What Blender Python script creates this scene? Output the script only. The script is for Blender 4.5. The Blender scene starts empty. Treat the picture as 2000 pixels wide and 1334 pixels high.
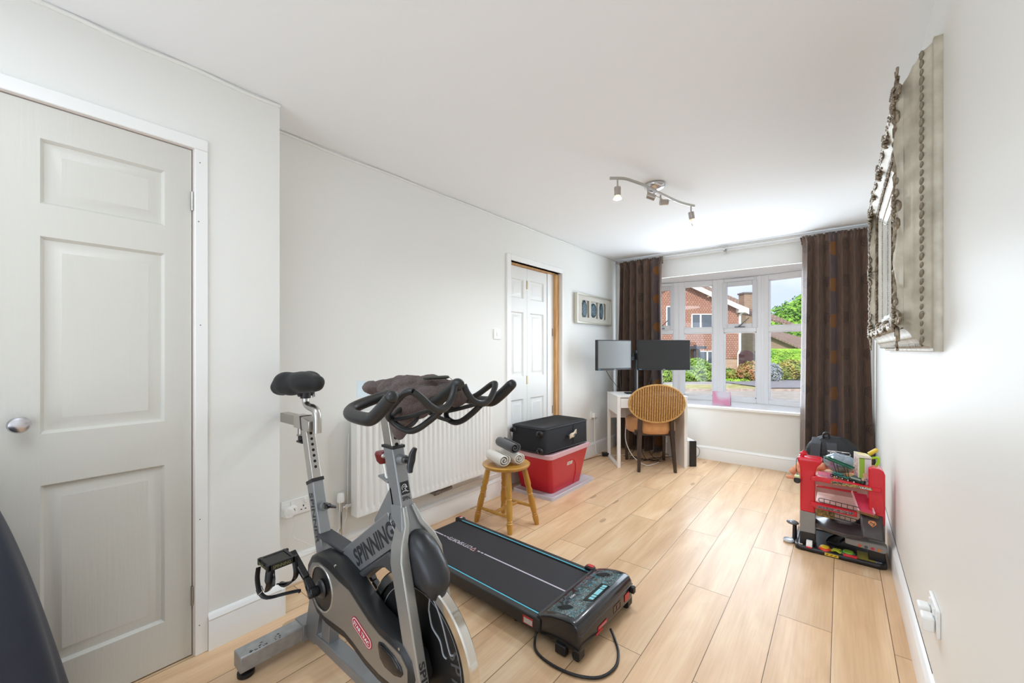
import bpy, bmesh, math, random
from mathutils import Vector, Matrix, noise as mnoise
random.seed(7)
S = bpy.context.scene
COL = S.collection
PI = math.pi
sin, cos = math.sin, math.cos

# ---------------------------------------------------------------- camera
FPX, CXP, CYP, CAMH = 791.0, 1000.0, 683.0, 1.24
YAW = math.atan2(642.0, 791.0)                      # camera turned left of the room's long axis
FW = Vector((-sin(YAW), cos(YAW), 0)); RT = Vector((cos(YAW), sin(YAW), 0)); CAM = Vector((0, 0, CAMH))
cd = bpy.data.cameras.new('camera'); cam = bpy.data.objects.new('camera', cd); COL.objects.link(cam)
cam.location = CAM; cam.rotation_euler = (PI/2, 0, YAW)
cd.sensor_width = 36; cd.lens = FPX/2000*36; cd.shift_y = (CYP-667)/2000; cd.clip_start = .02; cd.clip_end = 400
S.camera = cam
def ray(px, py): return FW + RT*((px-CXP)/FPX) - Vector((0, 0, (py-CYP)/FPX))
# measured points of the photograph on real planes (z, y, x or depth known)
def Zp(px, py, z=0.): d = ray(px, py); return CAM + d*((z-CAMH)/d.z)
def Yp(px, py, y): d = ray(px, py); return CAM + d*(y/d.y)
def Xp(px, py, x): d = ray(px, py); return CAM + d*(x/d.x)
def fr(r, t, z=0.): return RT*r + FW*t + Vector((0, 0, z))

# ---------------------------------------------------------------- light
EXPO = 0.52
S.view_settings.view_transform = 'Standard'; S.view_settings.look = 'None'
S.view_settings.exposure = EXPO; S.view_settings.gamma = 1.0; S.view_settings.use_curve_mapping = False
S.cycles.max_bounces = 10; S.cycles.diffuse_bounces = 6; S.cycles.glossy_bounces = 4; S.cycles.transparent_max_bounces = 12
S.cycles.sample_clamp_indirect = 6; S.cycles.caustics_reflective = False; S.cycles.caustics_refractive = False
W = bpy.data.worlds.new('sky'); S.world = W; W.use_nodes = True
wn = W.node_tree; wn.nodes.clear()
def N(t, k, **kw):
    n = t.nodes.new(k)
    for a, b in kw.items(): setattr(n, a, b)
    return n
o_ = N(wn, 'ShaderNodeOutputWorld'); bg = N(wn, 'ShaderNodeBackground'); tc = N(wn, 'ShaderNodeTexCoord')
nz = N(wn, 'ShaderNodeTexNoise'); nz.inputs['Scale'].default_value = 3.0; nz.inputs['Detail'].default_value = 5
mp = N(wn, 'ShaderNodeMapping'); mp.inputs['Scale'].default_value = (1, 1, 2.5)
cr = N(wn, 'ShaderNodeValToRGB'); cr.color_ramp.elements[0].position = .38; cr.color_ramp.elements[1].position = .68
cr.color_ramp.elements[0].color = (.58, .68, .93, 1); cr.color_ramp.elements[1].color = (.90, .93, 1, 1)
wn.links.new(tc.outputs['Generated'], mp.inputs['Vector']); wn.links.new(mp.outputs['Vector'], nz.inputs['Vector'])
wn.links.new(nz.outputs['Fac'], cr.inputs['Fac']); wn.links.new(cr.outputs['Color'], bg.inputs['Color'])
bg.inputs['Strength'].default_value = .94; wn.links.new(bg.outputs[0], o_.inputs[0])
def light(name, kind, loc, energy, col=(1, 1, 1), **kw):
    l = bpy.data.lights.new(name, kind); l.energy = energy; l.color = col
    for a, b in kw.items(): setattr(l, a, b)
    o = bpy.data.objects.new(name, l); COL.objects.link(o); o.location = loc; return o
sun = light('sun', 'SUN', (0, 0, 20), 2.45, (1, .96, .88), angle=.02)
sun.rotation_euler = (math.radians(50), 0, math.radians(12))
# daylight entering by the bay window (soft sky light); then unseen fill lamps added behind the camera
a1 = light('bay_daylight', 'AREA', (-.95, 5.0, 1.36), 41, (.77, .89, 1), shape='RECTANGLE', size=2.1, size_y=1.4)
a1.rotation_euler = (math.radians(-91), 0, 0)
a2 = light('rear_fill', 'AREA', (-.95, -1.86, 1.2), 20, (.80, .90, 1), shape='RECTANGLE', size=1.9, size_y=2.0)  # added fill lamp shining in through the made-up rear opening
a2.rotation_euler = (math.radians(116), 0, 0)
a3 = light('overhead_fill_behind', 'AREA', (-.9, -.3, 2.33), 10, (.80, .90, 1), shape='DISK', size=1.0)  # added soft fill under the ceiling, no fixture there

# ---------------------------------------------------------------- materials
def lin(c):
    if isinstance(c, str): c = tuple(int(c[i:i+2], 16)/255 for i in (0, 2, 4))
    return tuple(x/12.92 if x <= .04045 else ((x+.055)/1.055)**2.4 for x in c[:3]) + (1,)
_M = {}
def M(name, col, rough=.5, metal=0., col2=None, nscale=20., ndet=3., stretch=(1, 1, 1), bump=0., bscale=None, bdist=.002, spec=.5, coat=0., trans=0., sheen=0., emit=None, lo=.35, hi=.65, ior=None, alpha=1):
    if name in _M: return _M[name]
    m = bpy.data.materials.new(name); m.use_nodes = True; t = m.node_tree; b = t.nodes['Principled BSDF']
    b.inputs['Base Color'].default_value = lin(col); b.inputs['Roughness'].default_value = rough; b.inputs['Metallic'].default_value = metal
    b.inputs['Specular IOR Level'].default_value = spec; b.inputs['Coat Weight'].default_value = coat
    b.inputs['Transmission Weight'].default_value = trans; b.inputs['Sheen Weight'].default_value = sheen
    if ior: b.inputs['IOR'].default_value = ior
    if alpha < 1: b.inputs['Alpha'].default_value = alpha
    if emit: b.inputs['Emission Color'].default_value = lin(emit[0]); b.inputs['Emission Strength'].default_value = emit[1]
    c = N(t, 'ShaderNodeTexCoord'); mp = N(t, 'ShaderNodeMapping'); mp.inputs['Scale'].default_value = stretch
    t.links.new(c.outputs['Object'], mp.inputs['Vector'])
    if col2 is not None:
        n = N(t, 'ShaderNodeTexNoise'); n.inputs['Scale'].default_value = nscale; n.inputs['Detail'].default_value = ndet
        r = N(t, 'ShaderNodeValToRGB'); r.color_ramp.elements[0].color = lin(col); r.color_ramp.elements[1].color = lin(col2)
        r.color_ramp.elements[0].position = lo; r.color_ramp.elements[1].position = hi
        t.links.new(mp.outputs['Vector'], n.inputs['Vector']); t.links.new(n.outputs['Fac'], r.inputs['Fac']); t.links.new(r.outputs['Color'], b.inputs['Base Color'])
    if bump:
        n2 = N(t, 'ShaderNodeTexNoise'); n2.inputs['Scale'].default_value = bscale or nscale; n2.inputs['Detail'].default_value = 4
        bp = N(t, 'ShaderNodeBump'); bp.inputs['Strength'].default_value = bump; bp.inputs['Distance'].default_value = bdist
        t.links.new(mp.outputs['Vector'], n2.inputs['Vector']); t.links.new(n2.outputs['Fac'], bp.inputs['Height']); t.links.new(bp.outputs['Normal'], b.inputs['Normal'])
    _M[name] = m; return m
def glass(name, tint=(1, 1, 1), refl=.06):
    m = bpy.data.materials.new(name); m.use_nodes = True; t = m.node_tree; t.nodes.clear()
    o = N(t, 'ShaderNodeOutputMaterial'); x = N(t, 'ShaderNodeMixShader'); a = N(t, 'ShaderNodeBsdfTransparent'); g = N(t, 'ShaderNodeBsdfGlossy')
    a.inputs[0].default_value = tint + (1,); g.inputs['Roughness'].default_value = .02
    f = N(t, 'ShaderNodeFresnel'); ge = N(t, 'ShaderNodeNewGeometry'); mr = N(t, 'ShaderNodeMapRange')   # same reflectance from both faces
    mr.inputs['To Min'].default_value = 1.45; mr.inputs['To Max'].default_value = 1/1.45; t.links.new(ge.outputs['Backfacing'], mr.inputs[0]); t.links.new(mr.outputs[0], f.inputs[0])
    t.links.new(f.outputs[0], x.inputs[0]); t.links.new(a.outputs[0], x.inputs[1]); t.links.new(g.outputs[0], x.inputs[2]); t.links.new(x.outputs[0], o.inputs[0])
    return m

wall_m = M('wall_paint', 'ECECE8', .45, bump=.15, bscale=9, bdist=.004, spec=.3)
ceil_m = M('ceiling_paint', 'F3F4F5', .8, bump=.1, bscale=5, bdist=.003)
trim_m = M('white_gloss_paint', 'F2F2F0', .28, spec=.5)
upvc = M('white_upvc', 'F2F4F6', .25)
door_m = M('door_paint', 'D3D1C9', .38, bump=.5, bscale=14, stretch=(1, 6, .5), bdist=.0012)
door_w = M('white_door_paint', 'EDEDEA', .35)
pine = M('raw_pine', 'C48F55', .6, col2='DDB27C', nscale=8, stretch=(6, 6, .6))
steel = M('brushed_steel', 'BDBAB5', .3, 1.)
chrome = M('chrome', 'E4E4E4', .12, 1.)
silver = M('silver_paint', '8D8F91', .38, .5, spec=.6)
silver_l = M('light_silver_plate', 'A3A29E', .33, .6)
blackp = M('black_plastic', '1B1B1D', .42)
blackg = M('black_gloss_plastic', '17171A', .22)
rubber = M('black_rubber', '1A1A1B', .5, bump=.2, bscale=300, bdist=.0005)
dgrey = M('dark_grey_plastic', '3A3A3E', .5)
white_p = M('white_plastic', 'F0F0EE', .35)
print_dark = M('dark_print', '2C2D30', .5)
print_white = M('white_print', 'E9E6EC', .5)

# ---------------------------------------------------------------- mesh building
ORG = {}
class MB:
    def __init__(s, T=None): s.v = []; s.f = []; s.mi = []; s.T = T; s.uv = None
    def add(s, vs, fs, m=0):
        b = len(s.v)
        s.v += [(s.T @ Vector(v)) if s.T else Vector(v) for v in vs]
        for f in fs: s.f.append(tuple(b+i for i in f)); s.mi.append(m)
        return s
    def box(s, x0, x1, y0, y1, z0, z1, m=0):
        return s.add([(x, y, z) for x in (x0, x1) for y in (y0, y1) for z in (z0, z1)], [(0, 1, 3, 2), (4, 6, 7, 5), (0, 4, 5, 1), (2, 3, 7, 6), (0, 2, 6, 4), (1, 5, 7, 3)], m)
    def hexa(s, a, b, m=0):      # a, b: two quads (4 points each), joined
        return s.add(list(a)+list(b), [(0, 1, 2, 3), (7, 6, 5, 4), (0, 4, 5, 1), (1, 5, 6, 2), (2, 6, 7, 3), (3, 7, 4, 0)], m)
    def obox(s, c, ax, ay, az, m=0):  # centre and three half-extent vectors
        c = Vector(c); ax, ay, az = Vector(ax), Vector(ay), Vector(az)
        return s.add([c+ax*i+ay*j+az*k for i in (-1, 1) for j in (-1, 1) for k in (-1, 1)], [(0, 1, 3, 2), (4, 6, 7, 5), (0, 4, 5, 1), (2, 3, 7, 6), (0, 2, 6, 4), (1, 5, 7, 3)], m)
    def beam(s, p0, p1, w, h, up=(0, 0, 1), m=0, w1=None, h1=None):
        p0, p1 = Vector(p0), Vector(p1); d = (p1-p0).normalized(); a = d.cross(Vector(up)).normalized(); b = a.cross(d)
        w1 = w1 or w; h1 = h1 or h
        q = lambda p, w, h: [p+a*(w/2*i)+b*(h/2*j) for i, j in ((-1, -1), (1, -1), (1, 1), (-1, 1))]
        return s.hexa(q(p0, w, h), q(p1, w1, h1), m)
    def loft(s, rings, m=0, close=True, caps=True):
        n = len(rings[0]); vs = [p for r in rings for p in r]; fs = []
        for i in range(len(rings)-1):
            for j in range(n if close else n-1):
                k = (j+1) % n; fs.append((i*n+j, i*n+k, (i+1)*n+k, (i+1)*n+j))
        if caps and close: fs.append(tuple(range(n))[::-1]); fs.append(tuple((len(rings)-1)*n+j for j in range(n)))
        return s.add(vs, fs, m)
    def cyl(s, p0, p1, r0, r1=None, n=20, m=0, caps=True):
        p0, p1 = Vector(p0), Vector(p1); r1 = r0 if r1 is None else r1
        a, b = basis(p1-p0)
        return s.loft([[p+a*(r*cos(2*PI*i/n))+b*(r*sin(2*PI*i/n)) for i in range(n)] for p, r in ((p0, r0), (p1, r1))], m, True, caps)
    def lathe(s, prof, o, ax=(0, 0, 1), n=28, m=0, caps=True):  # prof: (radius, height)
        o = Vector(o); ax = Vector(ax).normalized(); a, b = basis(ax)
        return s.loft([[o+ax*h+a*(r*cos(2*PI*i/n))+b*(r*sin(2*PI*i/n)) for i in range(n)] for r, h in prof], m, True, caps)
    def tube(s, pts, r, n=10, sm=0, closed=False, m=0, flat=None):
        pts = [Vector(p) for p in pts]; rr = list(r) if isinstance(r, (list, tuple)) else [r]*len(pts)
        if sm: pts, rr = crom(pts, rr, sm, closed)
        K = len(pts); rings = []; a = None
        for i in range(K):
            if closed: d = pts[(i+1) % K]-pts[i-1]
            else: d = pts[min(i+1, K-1)]-pts[max(i-1, 0)]
            d = d.normalized() if d.length > 1e-9 else Vector((0, 0, 1))
            if a is None: a, b = basis(d)
            else:
                a = (a-d*a.dot(d)).normalized(); b = d.cross(a)
            fx, fy = flat or (1, 1)
            rings.append([pts[i]+a*(rr[i]*fx*cos(2*PI*j/n))+b*(rr[i]*fy*sin(2*PI*j/n)) for j in range(n)])
        if closed: rings.append(rings[0]); return s.loft(rings, m, True, False)
        return s.loft(rings, m, True, True)
    def prism(s, poly, w0, w1, P, m=0):   # P(u,v,w)->point
        n = len(poly)
        return s.add([P(u, v, w0) for u, v in poly]+[P(u, v, w1) for u, v in poly], [tuple(range(n))[::-1], tuple(range(n, 2*n))]+[(i, (i+1) % n, n+(i+1) % n, n+i) for i in range(n)], m)
    def pillow(s, poly, layers, P, m=0, c=None):  # layers: (inset scale, w)
        cx = sum(p[0] for p in poly)/len(poly); cy = sum(p[1] for p in poly)/len(poly)
        if c: cx, cy = c
        return s.loft([[P(cx+(u-cx)*k, cy+(v-cy)*k, w) for u, v in poly] for k, w in layers], m)
    def ell(s, c, r, n=20, k=12, m=0, f=None, R=None):
        c = Vector(c); rings = []
        for i in range(k+1):
            ph = PI*i/k; q = max(sin(ph), .02)
            ring = []
            for j in range(n):
                th = 2*PI*j/n; p = Vector((q*cos(th), q*sin(th), -cos(ph)))
                if f: p = f(p)
                p = Vector((p.x*r[0], p.y*r[1], p.z*r[2]))
                if R: p = R @ p
                ring.append(c+p)
            rings.append(ring)
        return s.loft(rings, m)
    def grid(s, f, nu, nv, m=0, cu=False):
        vs = [f(i/nu, j/nv) for i in range(nu if cu else nu+1) for j in range(nv+1)]; w = nv+1; fs = []
        for i in range(nu):
            i2 = (i+1) % nu if cu else i+1
            for j in range(nv): fs.append((i*w+j, i2*w+j, i2*w+j+1, i*w+j+1))
        return s.add(vs, fs, m)
def basis(d):
    d = Vector(d).normalized(); u = Vector((0, 0, 1)) if abs(d.z) < .9 else Vector((1, 0, 0))
    a = d.cross(u).normalized(); return a, d.cross(a).normalized()
def crom(p, r, k, closed=False):
    n = len(p); out = []; ro = []
    for i in range(n if closed else n-1):
        g = (lambda j: p[j % n]) if closed else (lambda j: p[max(0, min(n-1, j))])
        p0, p1, p2, p3 = g(i-1), g(i), g(i+1), g(i+2)
        for j in range(k):
            t = j/k; out.append(.5*((2*p1)+(p2-p0)*t+(2*p0-5*p1+4*p2-p3)*t*t+(3*p1-p0-3*p2+p3)*t**3))
            ro.append(r[i]+(r[(i+1) % n]-r[i])*t)
    if not closed: out.append(p[-1]); ro.append(r[-1])
    return out, ro
def tag(o, label=None, cat=None, group=None, kind=None):
    if label: o['label'] = label
    if cat: o['category'] = cat
    if group: o['group'] = group
    if kind: o['kind'] = kind
    return o
def thing(name, loc, label, cat, group=None):
    o = bpy.data.objects.new(name, None); o.empty_display_size = .1; COL.objects.link(o); o.location = loc; ORG[o.name] = Vector(loc)
    return tag(o, label, cat, group)
def org(o):
    while o.parent: o = o.parent
    return ORG.get(o.name, Vector((0, 0, 0)))
def build(name, mb, mats, parent=None, loc=None, bevel=0, seg=2, sub=0, solid=0, remesh=0, smooth_it=0, ang=35, flat=False, uv=None, norm=True, disp=None, soff=0):
    me = bpy.data.meshes.new(name); off = org(parent) if parent else Vector(loc or (0, 0, 0))
    me.from_pydata([tuple(v-off) for v in mb.v], [], mb.f)
    for i, x in enumerate(mb.mi): me.polygons[i].material_index = x
    for mm in (mats if isinstance(mats, (list, tuple)) else [mats]): me.materials.append(mm)
    if uv:
        l = me.uv_layers.new(name='UVMap')
        for p in me.polygons:
            for li, vi in zip(p.loop_indices, p.vertices): l.data[li].uv = uv(mb.v[vi], vi)
    if norm:
        bm = bmesh.new(); bm.from_mesh(me); bmesh.ops.recalc_face_normals(bm, faces=bm.faces); bm.to_mesh(me); bm.free()
    me.update()
    if not flat:
        me.polygons.foreach_set('use_smooth', [True]*len(me.polygons)); me.set_sharp_from_angle(angle=math.radians(ang))
    o = bpy.data.objects.new(name, me); COL.objects.link(o)
    if parent: o.parent = parent
    else: o.location = off; ORG[o.name] = off
    if solid: q = o.modifiers.new('s', 'SOLIDIFY'); q.thickness = solid; q.offset = soff
    if remesh:
        q = o.modifiers.new('r', 'REMESH'); q.mode = 'VOXEL'; q.voxel_size = remesh; q.use_smooth_shade = True
    if smooth_it: q = o.modifiers.new('m', 'SMOOTH'); q.iterations = smooth_it; q.factor = .5
    if disp:
        tx = bpy.data.textures.new('d', 'CLOUDS'); tx.noise_scale = disp[1]
        q = o.modifiers.new('d', 'DISPLACE'); q.texture = tx; q.strength = disp[0]; q.mid_level = .5
    if bevel: q = o.modifiers.new('b', 'BEVEL'); q.width = bevel; q.segments = seg; q.limit_method = 'ANGLE'; q.angle_limit = math.radians(40); q.harden_normals = False
    if sub: q = o.modifiers.new('u', 'SUBSURF'); q.levels = q.render_levels = sub
    return o
def struct(name, mb, mats, **kw): return tag(build(name, mb, mats, **kw), kind='structure')
def text(name, body, c, right, up, h, mat, parent, width=None, ext=.0006, bold=0., shear=0., label=None):
    cu = bpy.data.curves.new('t', 'FONT'); cu.body = body; cu.size = 1; cu.align_x = 'CENTER'; cu.align_y = 'CENTER'; cu.offset = bold; cu.shear = shear; cu.resolution_u = 3
    ob = bpy.data.objects.new('t', cu); COL.objects.link(ob); bpy.context.view_layer.update()
    me = bpy.data.meshes.new_from_object(ob.evaluated_get(bpy.context.evaluated_depsgraph_get())); bpy.data.objects.remove(ob)
    xs = [v.co.x for v in me.vertices]; ys = [v.co.y for v in me.vertices]
    if not xs: return
    cx, cy = (min(xs)+max(xs))/2, (min(ys)+max(ys))/2; sy = h/(max(ys)-min(ys)); sx = (width/(max(xs)-min(xs))) if width else sy
    r, u = Vector(right).normalized(), Vector(up).normalized(); nrm = r.cross(u); off = org(parent); c = Vector(c)
    bm = bmesh.new(); bm.from_mesh(me)
    for v in bm.verts: v.co = c+r*((v.co.x-cx)*sx)+u*((v.co.y-cy)*sy)+nrm*ext-off
    bm.to_mesh(me); bm.free(); me.name = name; me.materials.clear(); me.materials.append(mat)
    o = bpy.data.objects.new(name, me); COL.objects.link(o); o.parent = parent
    if label: o['label'] = label
    return o
def copy_tree(o, parent=None, label=None):
    c = o.copy(); COL.objects.link(c)
    if parent: c.parent = parent
    for ch in list(o.children): copy_tree(ch, c)
    if label: c['label'] = label
    return c
# ================================================================ ROOM SHELL
XL, XN, XR, YW, ZC, YB = -2.27, -2.035, .24, 4.965, 2.385, -1.6
YS = .785                                                # where the near wall steps back
def Pw(x): return lambda u, v, w: Vector((x+w, u, v))     # a wall plane at x: u along y, v up, w out

# floor: laid planks, one face each, grooves drawn from the plank's own UV
fm = bpy.data.materials.new('oak_laminate'); fm.use_nodes = True; t = fm.node_tree; b = t.nodes['Principled BSDF']
uvn = N(t, 'ShaderNodeUVMap'); uvn.uv_map = 'UVMap'; at = N(t, 'ShaderNodeAttribute'); at.attribute_name = 'plank'
sep = N(t, 'ShaderNodeSeparateXYZ'); t.links.new(uvn.outputs[0], sep.inputs[0])
def mth(t, op, a, b=None, c=None):
    n = N(t, 'ShaderNodeMath', operation=op)
    for i, x in enumerate((a, b, c)):
        if x is None: continue
        if isinstance(x, (int, float)): n.inputs[i].default_value = x
        else: t.links.new(x, n.inputs[i])
    return n.outputs[0]
geo = N(t, 'ShaderNodeNewGeometry')
cmb = N(t, 'ShaderNodeVectorMath', operation='ADD'); t.links.new(geo.outputs['Position'], cmb.inputs[0]); 
mulv = N(t, 'ShaderNodeVectorMath', operation='SCALE'); t.links.new(at.outputs['Color'], mulv.inputs[0]); mulv.inputs['Scale'].default_value = 37.; t.links.new(mulv.outputs[0], cmb.inputs[1])
m1 = N(t, 'ShaderNodeMapping'); m1.inputs['Scale'].default_value = (6, 1.0, 1); t.links.new(cmb.outputs[0], m1.inputs['Vector'])
n1 = N(t, 'ShaderNodeTexNoise'); n1.inputs['Scale'].default_value = 1.4; n1.inputs['Detail'].default_value = 6; n1.inputs['Distortion'].default_value = .9; t.links.new(m1.outputs[0], n1.inputs['Vector'])
m2 = N(t, 'ShaderNodeMapping'); m2.inputs['Scale'].default_value = (120, 4, 1); t.links.new(cmb.outputs[0], m2.inputs['Vector'])
n2 = N(t, 'ShaderNodeTexNoise'); n2.inputs['Scale'].default_value = 1.; n2.inputs['Detail'].default_value = 3; t.links.new(m2.outputs[0], n2.inputs['Vector'])
m3 = N(t, 'ShaderNodeMapping'); m3.inputs['Scale'].default_value = (4.2, 1.5, 1); t.links.new(cmb.outputs[0], m3.inputs['Vector'])
n3 = N(t, 'ShaderNodeTexVoronoi'); n3.inputs['Scale'].default_value = 1.; t.links.new(m3.outputs[0], n3.inputs['Vector'])
r1 = N(t, 'ShaderNodeValToRGB'); e = r1.color_ramp.elements
e[0].position = .25; e[0].color = lin('CFA67C'); e[1].position = .72; e[1].color = lin('EBCDA6'); x = e.new(.5); x.color = lin('E0BA90')
t.links.new(n1.outputs['Fac'], r1.inputs['Fac'])
mx = N(t, 'ShaderNodeMix', data_type='RGBA', blend_type='MULTIPLY'); mx.inputs[0].default_value = .22; t.links.new(r1.outputs[0], mx.inputs[6])
r2 = N(t, 'ShaderNodeValToRGB'); r2.color_ramp.elements[0].position = .3; r2.color_ramp.elements[0].color = (.62, .56, .5, 1); r2.color_ramp.elements[1].position = .6; r2.color_ramp.elements[1].color = (1, 1, 1, 1)
t.links.new(n2.outputs['Fac'], r2.inputs['Fac']); t.links.new(r2.outputs[0], mx.inputs[7])
mk = N(t, 'ShaderNodeMix', data_type='RGBA', blend_type='MIX'); mk.inputs[7].default_value = lin('8E6A48'); t.links.new(mx.outputs[2], mk.inputs[6])
kn = mth(t, 'MULTIPLY', mth(t, 'LESS_THAN', n3.outputs['Distance'], .085), .55); t.links.new(kn, mk.inputs[0])
hv = N(t, 'ShaderNodeHueSaturation'); sp = N(t, 'ShaderNodeSeparateColor'); t.links.new(at.outputs['Color'], sp.inputs[0])
t.links.new(mth(t, 'ADD', .90, mth(t, 'MULTIPLY', sp.outputs[0], .16)), hv.inputs['Value']); hv.inputs['Saturation'].default_value = .95; t.links.new(mk.outputs[2], hv.inputs['Color'])
# groove mask: u across 0..0.2, v along 0..len (z holds nothing), distance to the plank edge
dU = mth(t, 'MINIMUM', sep.outputs[0], mth(t, 'SUBTRACT', .2, sep.outputs[0])); dV = mth(t, 'MINIMUM', sep.outputs[1], mth(t, 'SUBTRACT', 1.33, sep.outputs[1]))
gr = mth(t, 'LESS_THAN', mth(t, 'MINIMUM', dU, dV), .0014)
mg = N(t, 'ShaderNodeMix', data_type='RGBA'); t.links.new(gr, mg.inputs[0]); t.links.new(hv.outputs[0], mg.inputs[6]); mg.inputs[7].default_value = lin('6E5238')
t.links.new(mg.outputs[2], b.inputs['Base Color']); b.inputs['Roughness'].default_value = .34; b.inputs['Specular IOR Level'].default_value = .36
bev = mth(t, 'MINIMUM', mth(t, 'DIVIDE', mth(t, 'MINIMUM', dU, dV), .003), 1.)
hgt = mth(t, 'ADD', mth(t, 'MULTIPLY', n2.outputs['Fac'], .12), bev); bp = N(t, 'ShaderNodeBump'); bp.inputs['Strength'].default_value = .35; bp.inputs['Distance'].default_value = .0012
t.links.new(hgt, bp.inputs['Height']); t.links.new(bp.outputs[0], b.inputs['Normal'])
mb = MB(); uvs = {}; pl = []
i = -2
while -.03-.2*i > -2.5:
    xa = -.03-.2*(i+1); base = 2.26 if i % 2 == 0 else 2.935
    if i == -2: xa = .17
    y0 = base-1.33*4; j = 0
    while y0 < 5.1:
        k = len(mb.v); mb.add([(xa, y0, 0), (xa+.2, y0, 0), (xa+.2, y0+1.33, 0), (xa, y0+1.33, 0)], [(0, 1, 2, 3)])
        for q, u in zip(range(k, k+4), ((0, 0), (.2, 0), (.2, 1.33), (0, 1.33))): uvs[q] = u
        pl.append((random.random(), random.random(), random.random())); y0 += 1.33
    i += 1
# cut to the room
def clampv(v): return Vector((max(-2.45, min(XR+.01, v.x)), max(YB, min(YW+.01, v.y)), v.z))
for q, v in enumerate(mb.v):
    c = clampv(v); u = uvs[q]; uvs[q] = (u[0]+c.x-v.x, u[1]+c.y-v.y); mb.v[q] = c
keep = [q for q, f in enumerate(mb.f) if abs(mb.v[f[0]].x-mb.v[f[1]].x) > .001 and abs(mb.v[f[0]].y-mb.v[f[3]].y) > .001]
mb.f = [mb.f[q] for q in keep]; mb.mi = [0]*len(mb.f); pl = [pl[q] for q in keep]
fl = struct('floor', mb, fm, uv=lambda v, vi: uvs[vi], norm=False, flat=True)
ca = fl.data.color_attributes.new('plank', 'FLOAT_COLOR', 'CORNER')
for p, c in zip(fl.data.polygons, pl):
    for li in p.loop_indices: ca.data[li].color = c+(1,)
q = MB().box(-2.6, .4, YB-.15, YW+.1, -.12, -.002); struct('floor_base', q, M('screed', '8A8580', .9))
struct('ceiling', MB().box(-2.6, .4, YB-.1, YW+.15, ZC, ZC+.1), ceil_m)

# far part of the left wall with the bifold opening
Y1, Y2, ZD = 2.775, 3.617, 2.035
w = MB(); w.box(XL-.1, XL, YS-.1, Y1, 0, ZC); w.box(XL-.1, XL, Y2, YW, 0, ZC); w.box(XL-.1, XL, Y1, Y2, ZD, ZC)
struct('wall_left', w, wall_m)
# near part with the cupboard door opening
YA, YH, ZH = -.082, .459, 2.05
w = MB(); w.box(XN-.12, XN, YH+.017, YS, 0, ZC); w.box(XN-.12, XN, YB, YA-.019, 0, ZC); w.box(XN-.12, XN, YA-.019, YH+.017, ZH+.019, ZC); w.box(XL-.1, XN-.12, YS-.1, YS, 0, ZC)
struct('wall_near_left', w, wall_m)
struct('wall_right', MB().box(XR, XR+.1, YB, YW+.1, 0, ZC), wall_m)
# rear wall with an opening added to let fill light in (behind the camera)
w = MB(); w.box(-2.3, -1.95, YB-.12, YB, 0, ZC); w.box(.05, .4, YB-.12, YB, 0, ZC); w.box(-1.95, .05, YB-.12, YB, 2.1, ZC)
struct('wall_rear', w, wall_m)
w = MB()
for x in (-1.93, -.98, -.05): w.box(x, x+.07 if x < -.5 else x+.09, YB-.09, YB-.03, 0.0, 2.1)
for z in (0.0, 2.03): w.box(-1.95, .05, YB-.09, YB-.03, z, z+.07)
pf = struct('window_6', w, upvc)  # unseen frame, made up to go with the rear fill light
build('pane', MB().box(-1.9, 0, YB-.062, YB-.058, .05, 2.05), glass('added_window_glass'), pf)
struct('sun_blocker', MB().box(-2.6, .6, YB-3.2, YB-.12, 2.25, 2.3), M('sun_blocker_pale', 'D8D8D4', .9))  # unseen slab added to keep the sun out of the rear opening
# window wall: below the sill, lintel, side pieces and the bay shell
BV = [(-2.07, 5.30), (-1.63, 5.44), (-1.18, 5.535), (-.705, 5.535), (-.255, 5.44), (.17, 5.30)]
w = MB(); w.box(-2.07, .17, YW, YW+.12, -.1, .578); w.box(-2.07, .17, YW, YW+.12, 2.11, ZC+.05); w.box(XL-.1, -2.07, YW, 5.35, -.1, ZC+.05); w.box(.17, XR+.1, YW, 5.35, -.1, ZC+.05)
struct('wall_window', w, wall_m)
poly = [(-2.07, YW)]+BV+[(.17, YW)]
w = MB(); w.prism([(-2.07, YW+.12)]+[(x, y+.07) for x, y in BV]+[(.17, YW+.12)], 2.11, 2.2, lambda u, v, z: Vector((u, v, z)))
struct('ceiling_bay', w, M('bay_white', 'F2F2F2', .6))
w = MB(); w.prism([(-2.10, 4.925)]+[(x, y+.02) for x, y in BV]+[(.2, 4.925)], .578, .606, lambda u, v, z: Vector((u, v, z)))
struct('trim_1', w, trim_m, bevel=.006, seg=3)            # window board
w = MB(); w.prism([(-2.12, YW+.12)]+[(x, y+.07) for x, y in BV]+[(.22, YW+.12)], -.4, .577, lambda u, v, z: Vector((u, v, z)))
struct('wall_bay', w, M('outer_brick', 'B98A6E', .8))
# batten the curtain pole is fixed to, and plaster bead along the left ceiling line
struct('trim_2', MB().box(XL+.02, XR, YW-.03, YW, 2.325, ZC), trim_m, bevel=.004)
w = MB()
for y0, y1, x in ((YS, YW, XL),): w.tube([(x+.002, y, ZC-.012+.003*sin(y*9)) for y in [y0+(y1-y0)*k/40 for k in range(41)]], .008, n=6)
w.tube([(XN+.002, y, ZC-.012+.004*sin(y*17)) for y in [YB+(YS-YB)*k/30 for k in range(31)]], .009, n=6)
struct('trim_3', w, wall_m)

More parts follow.
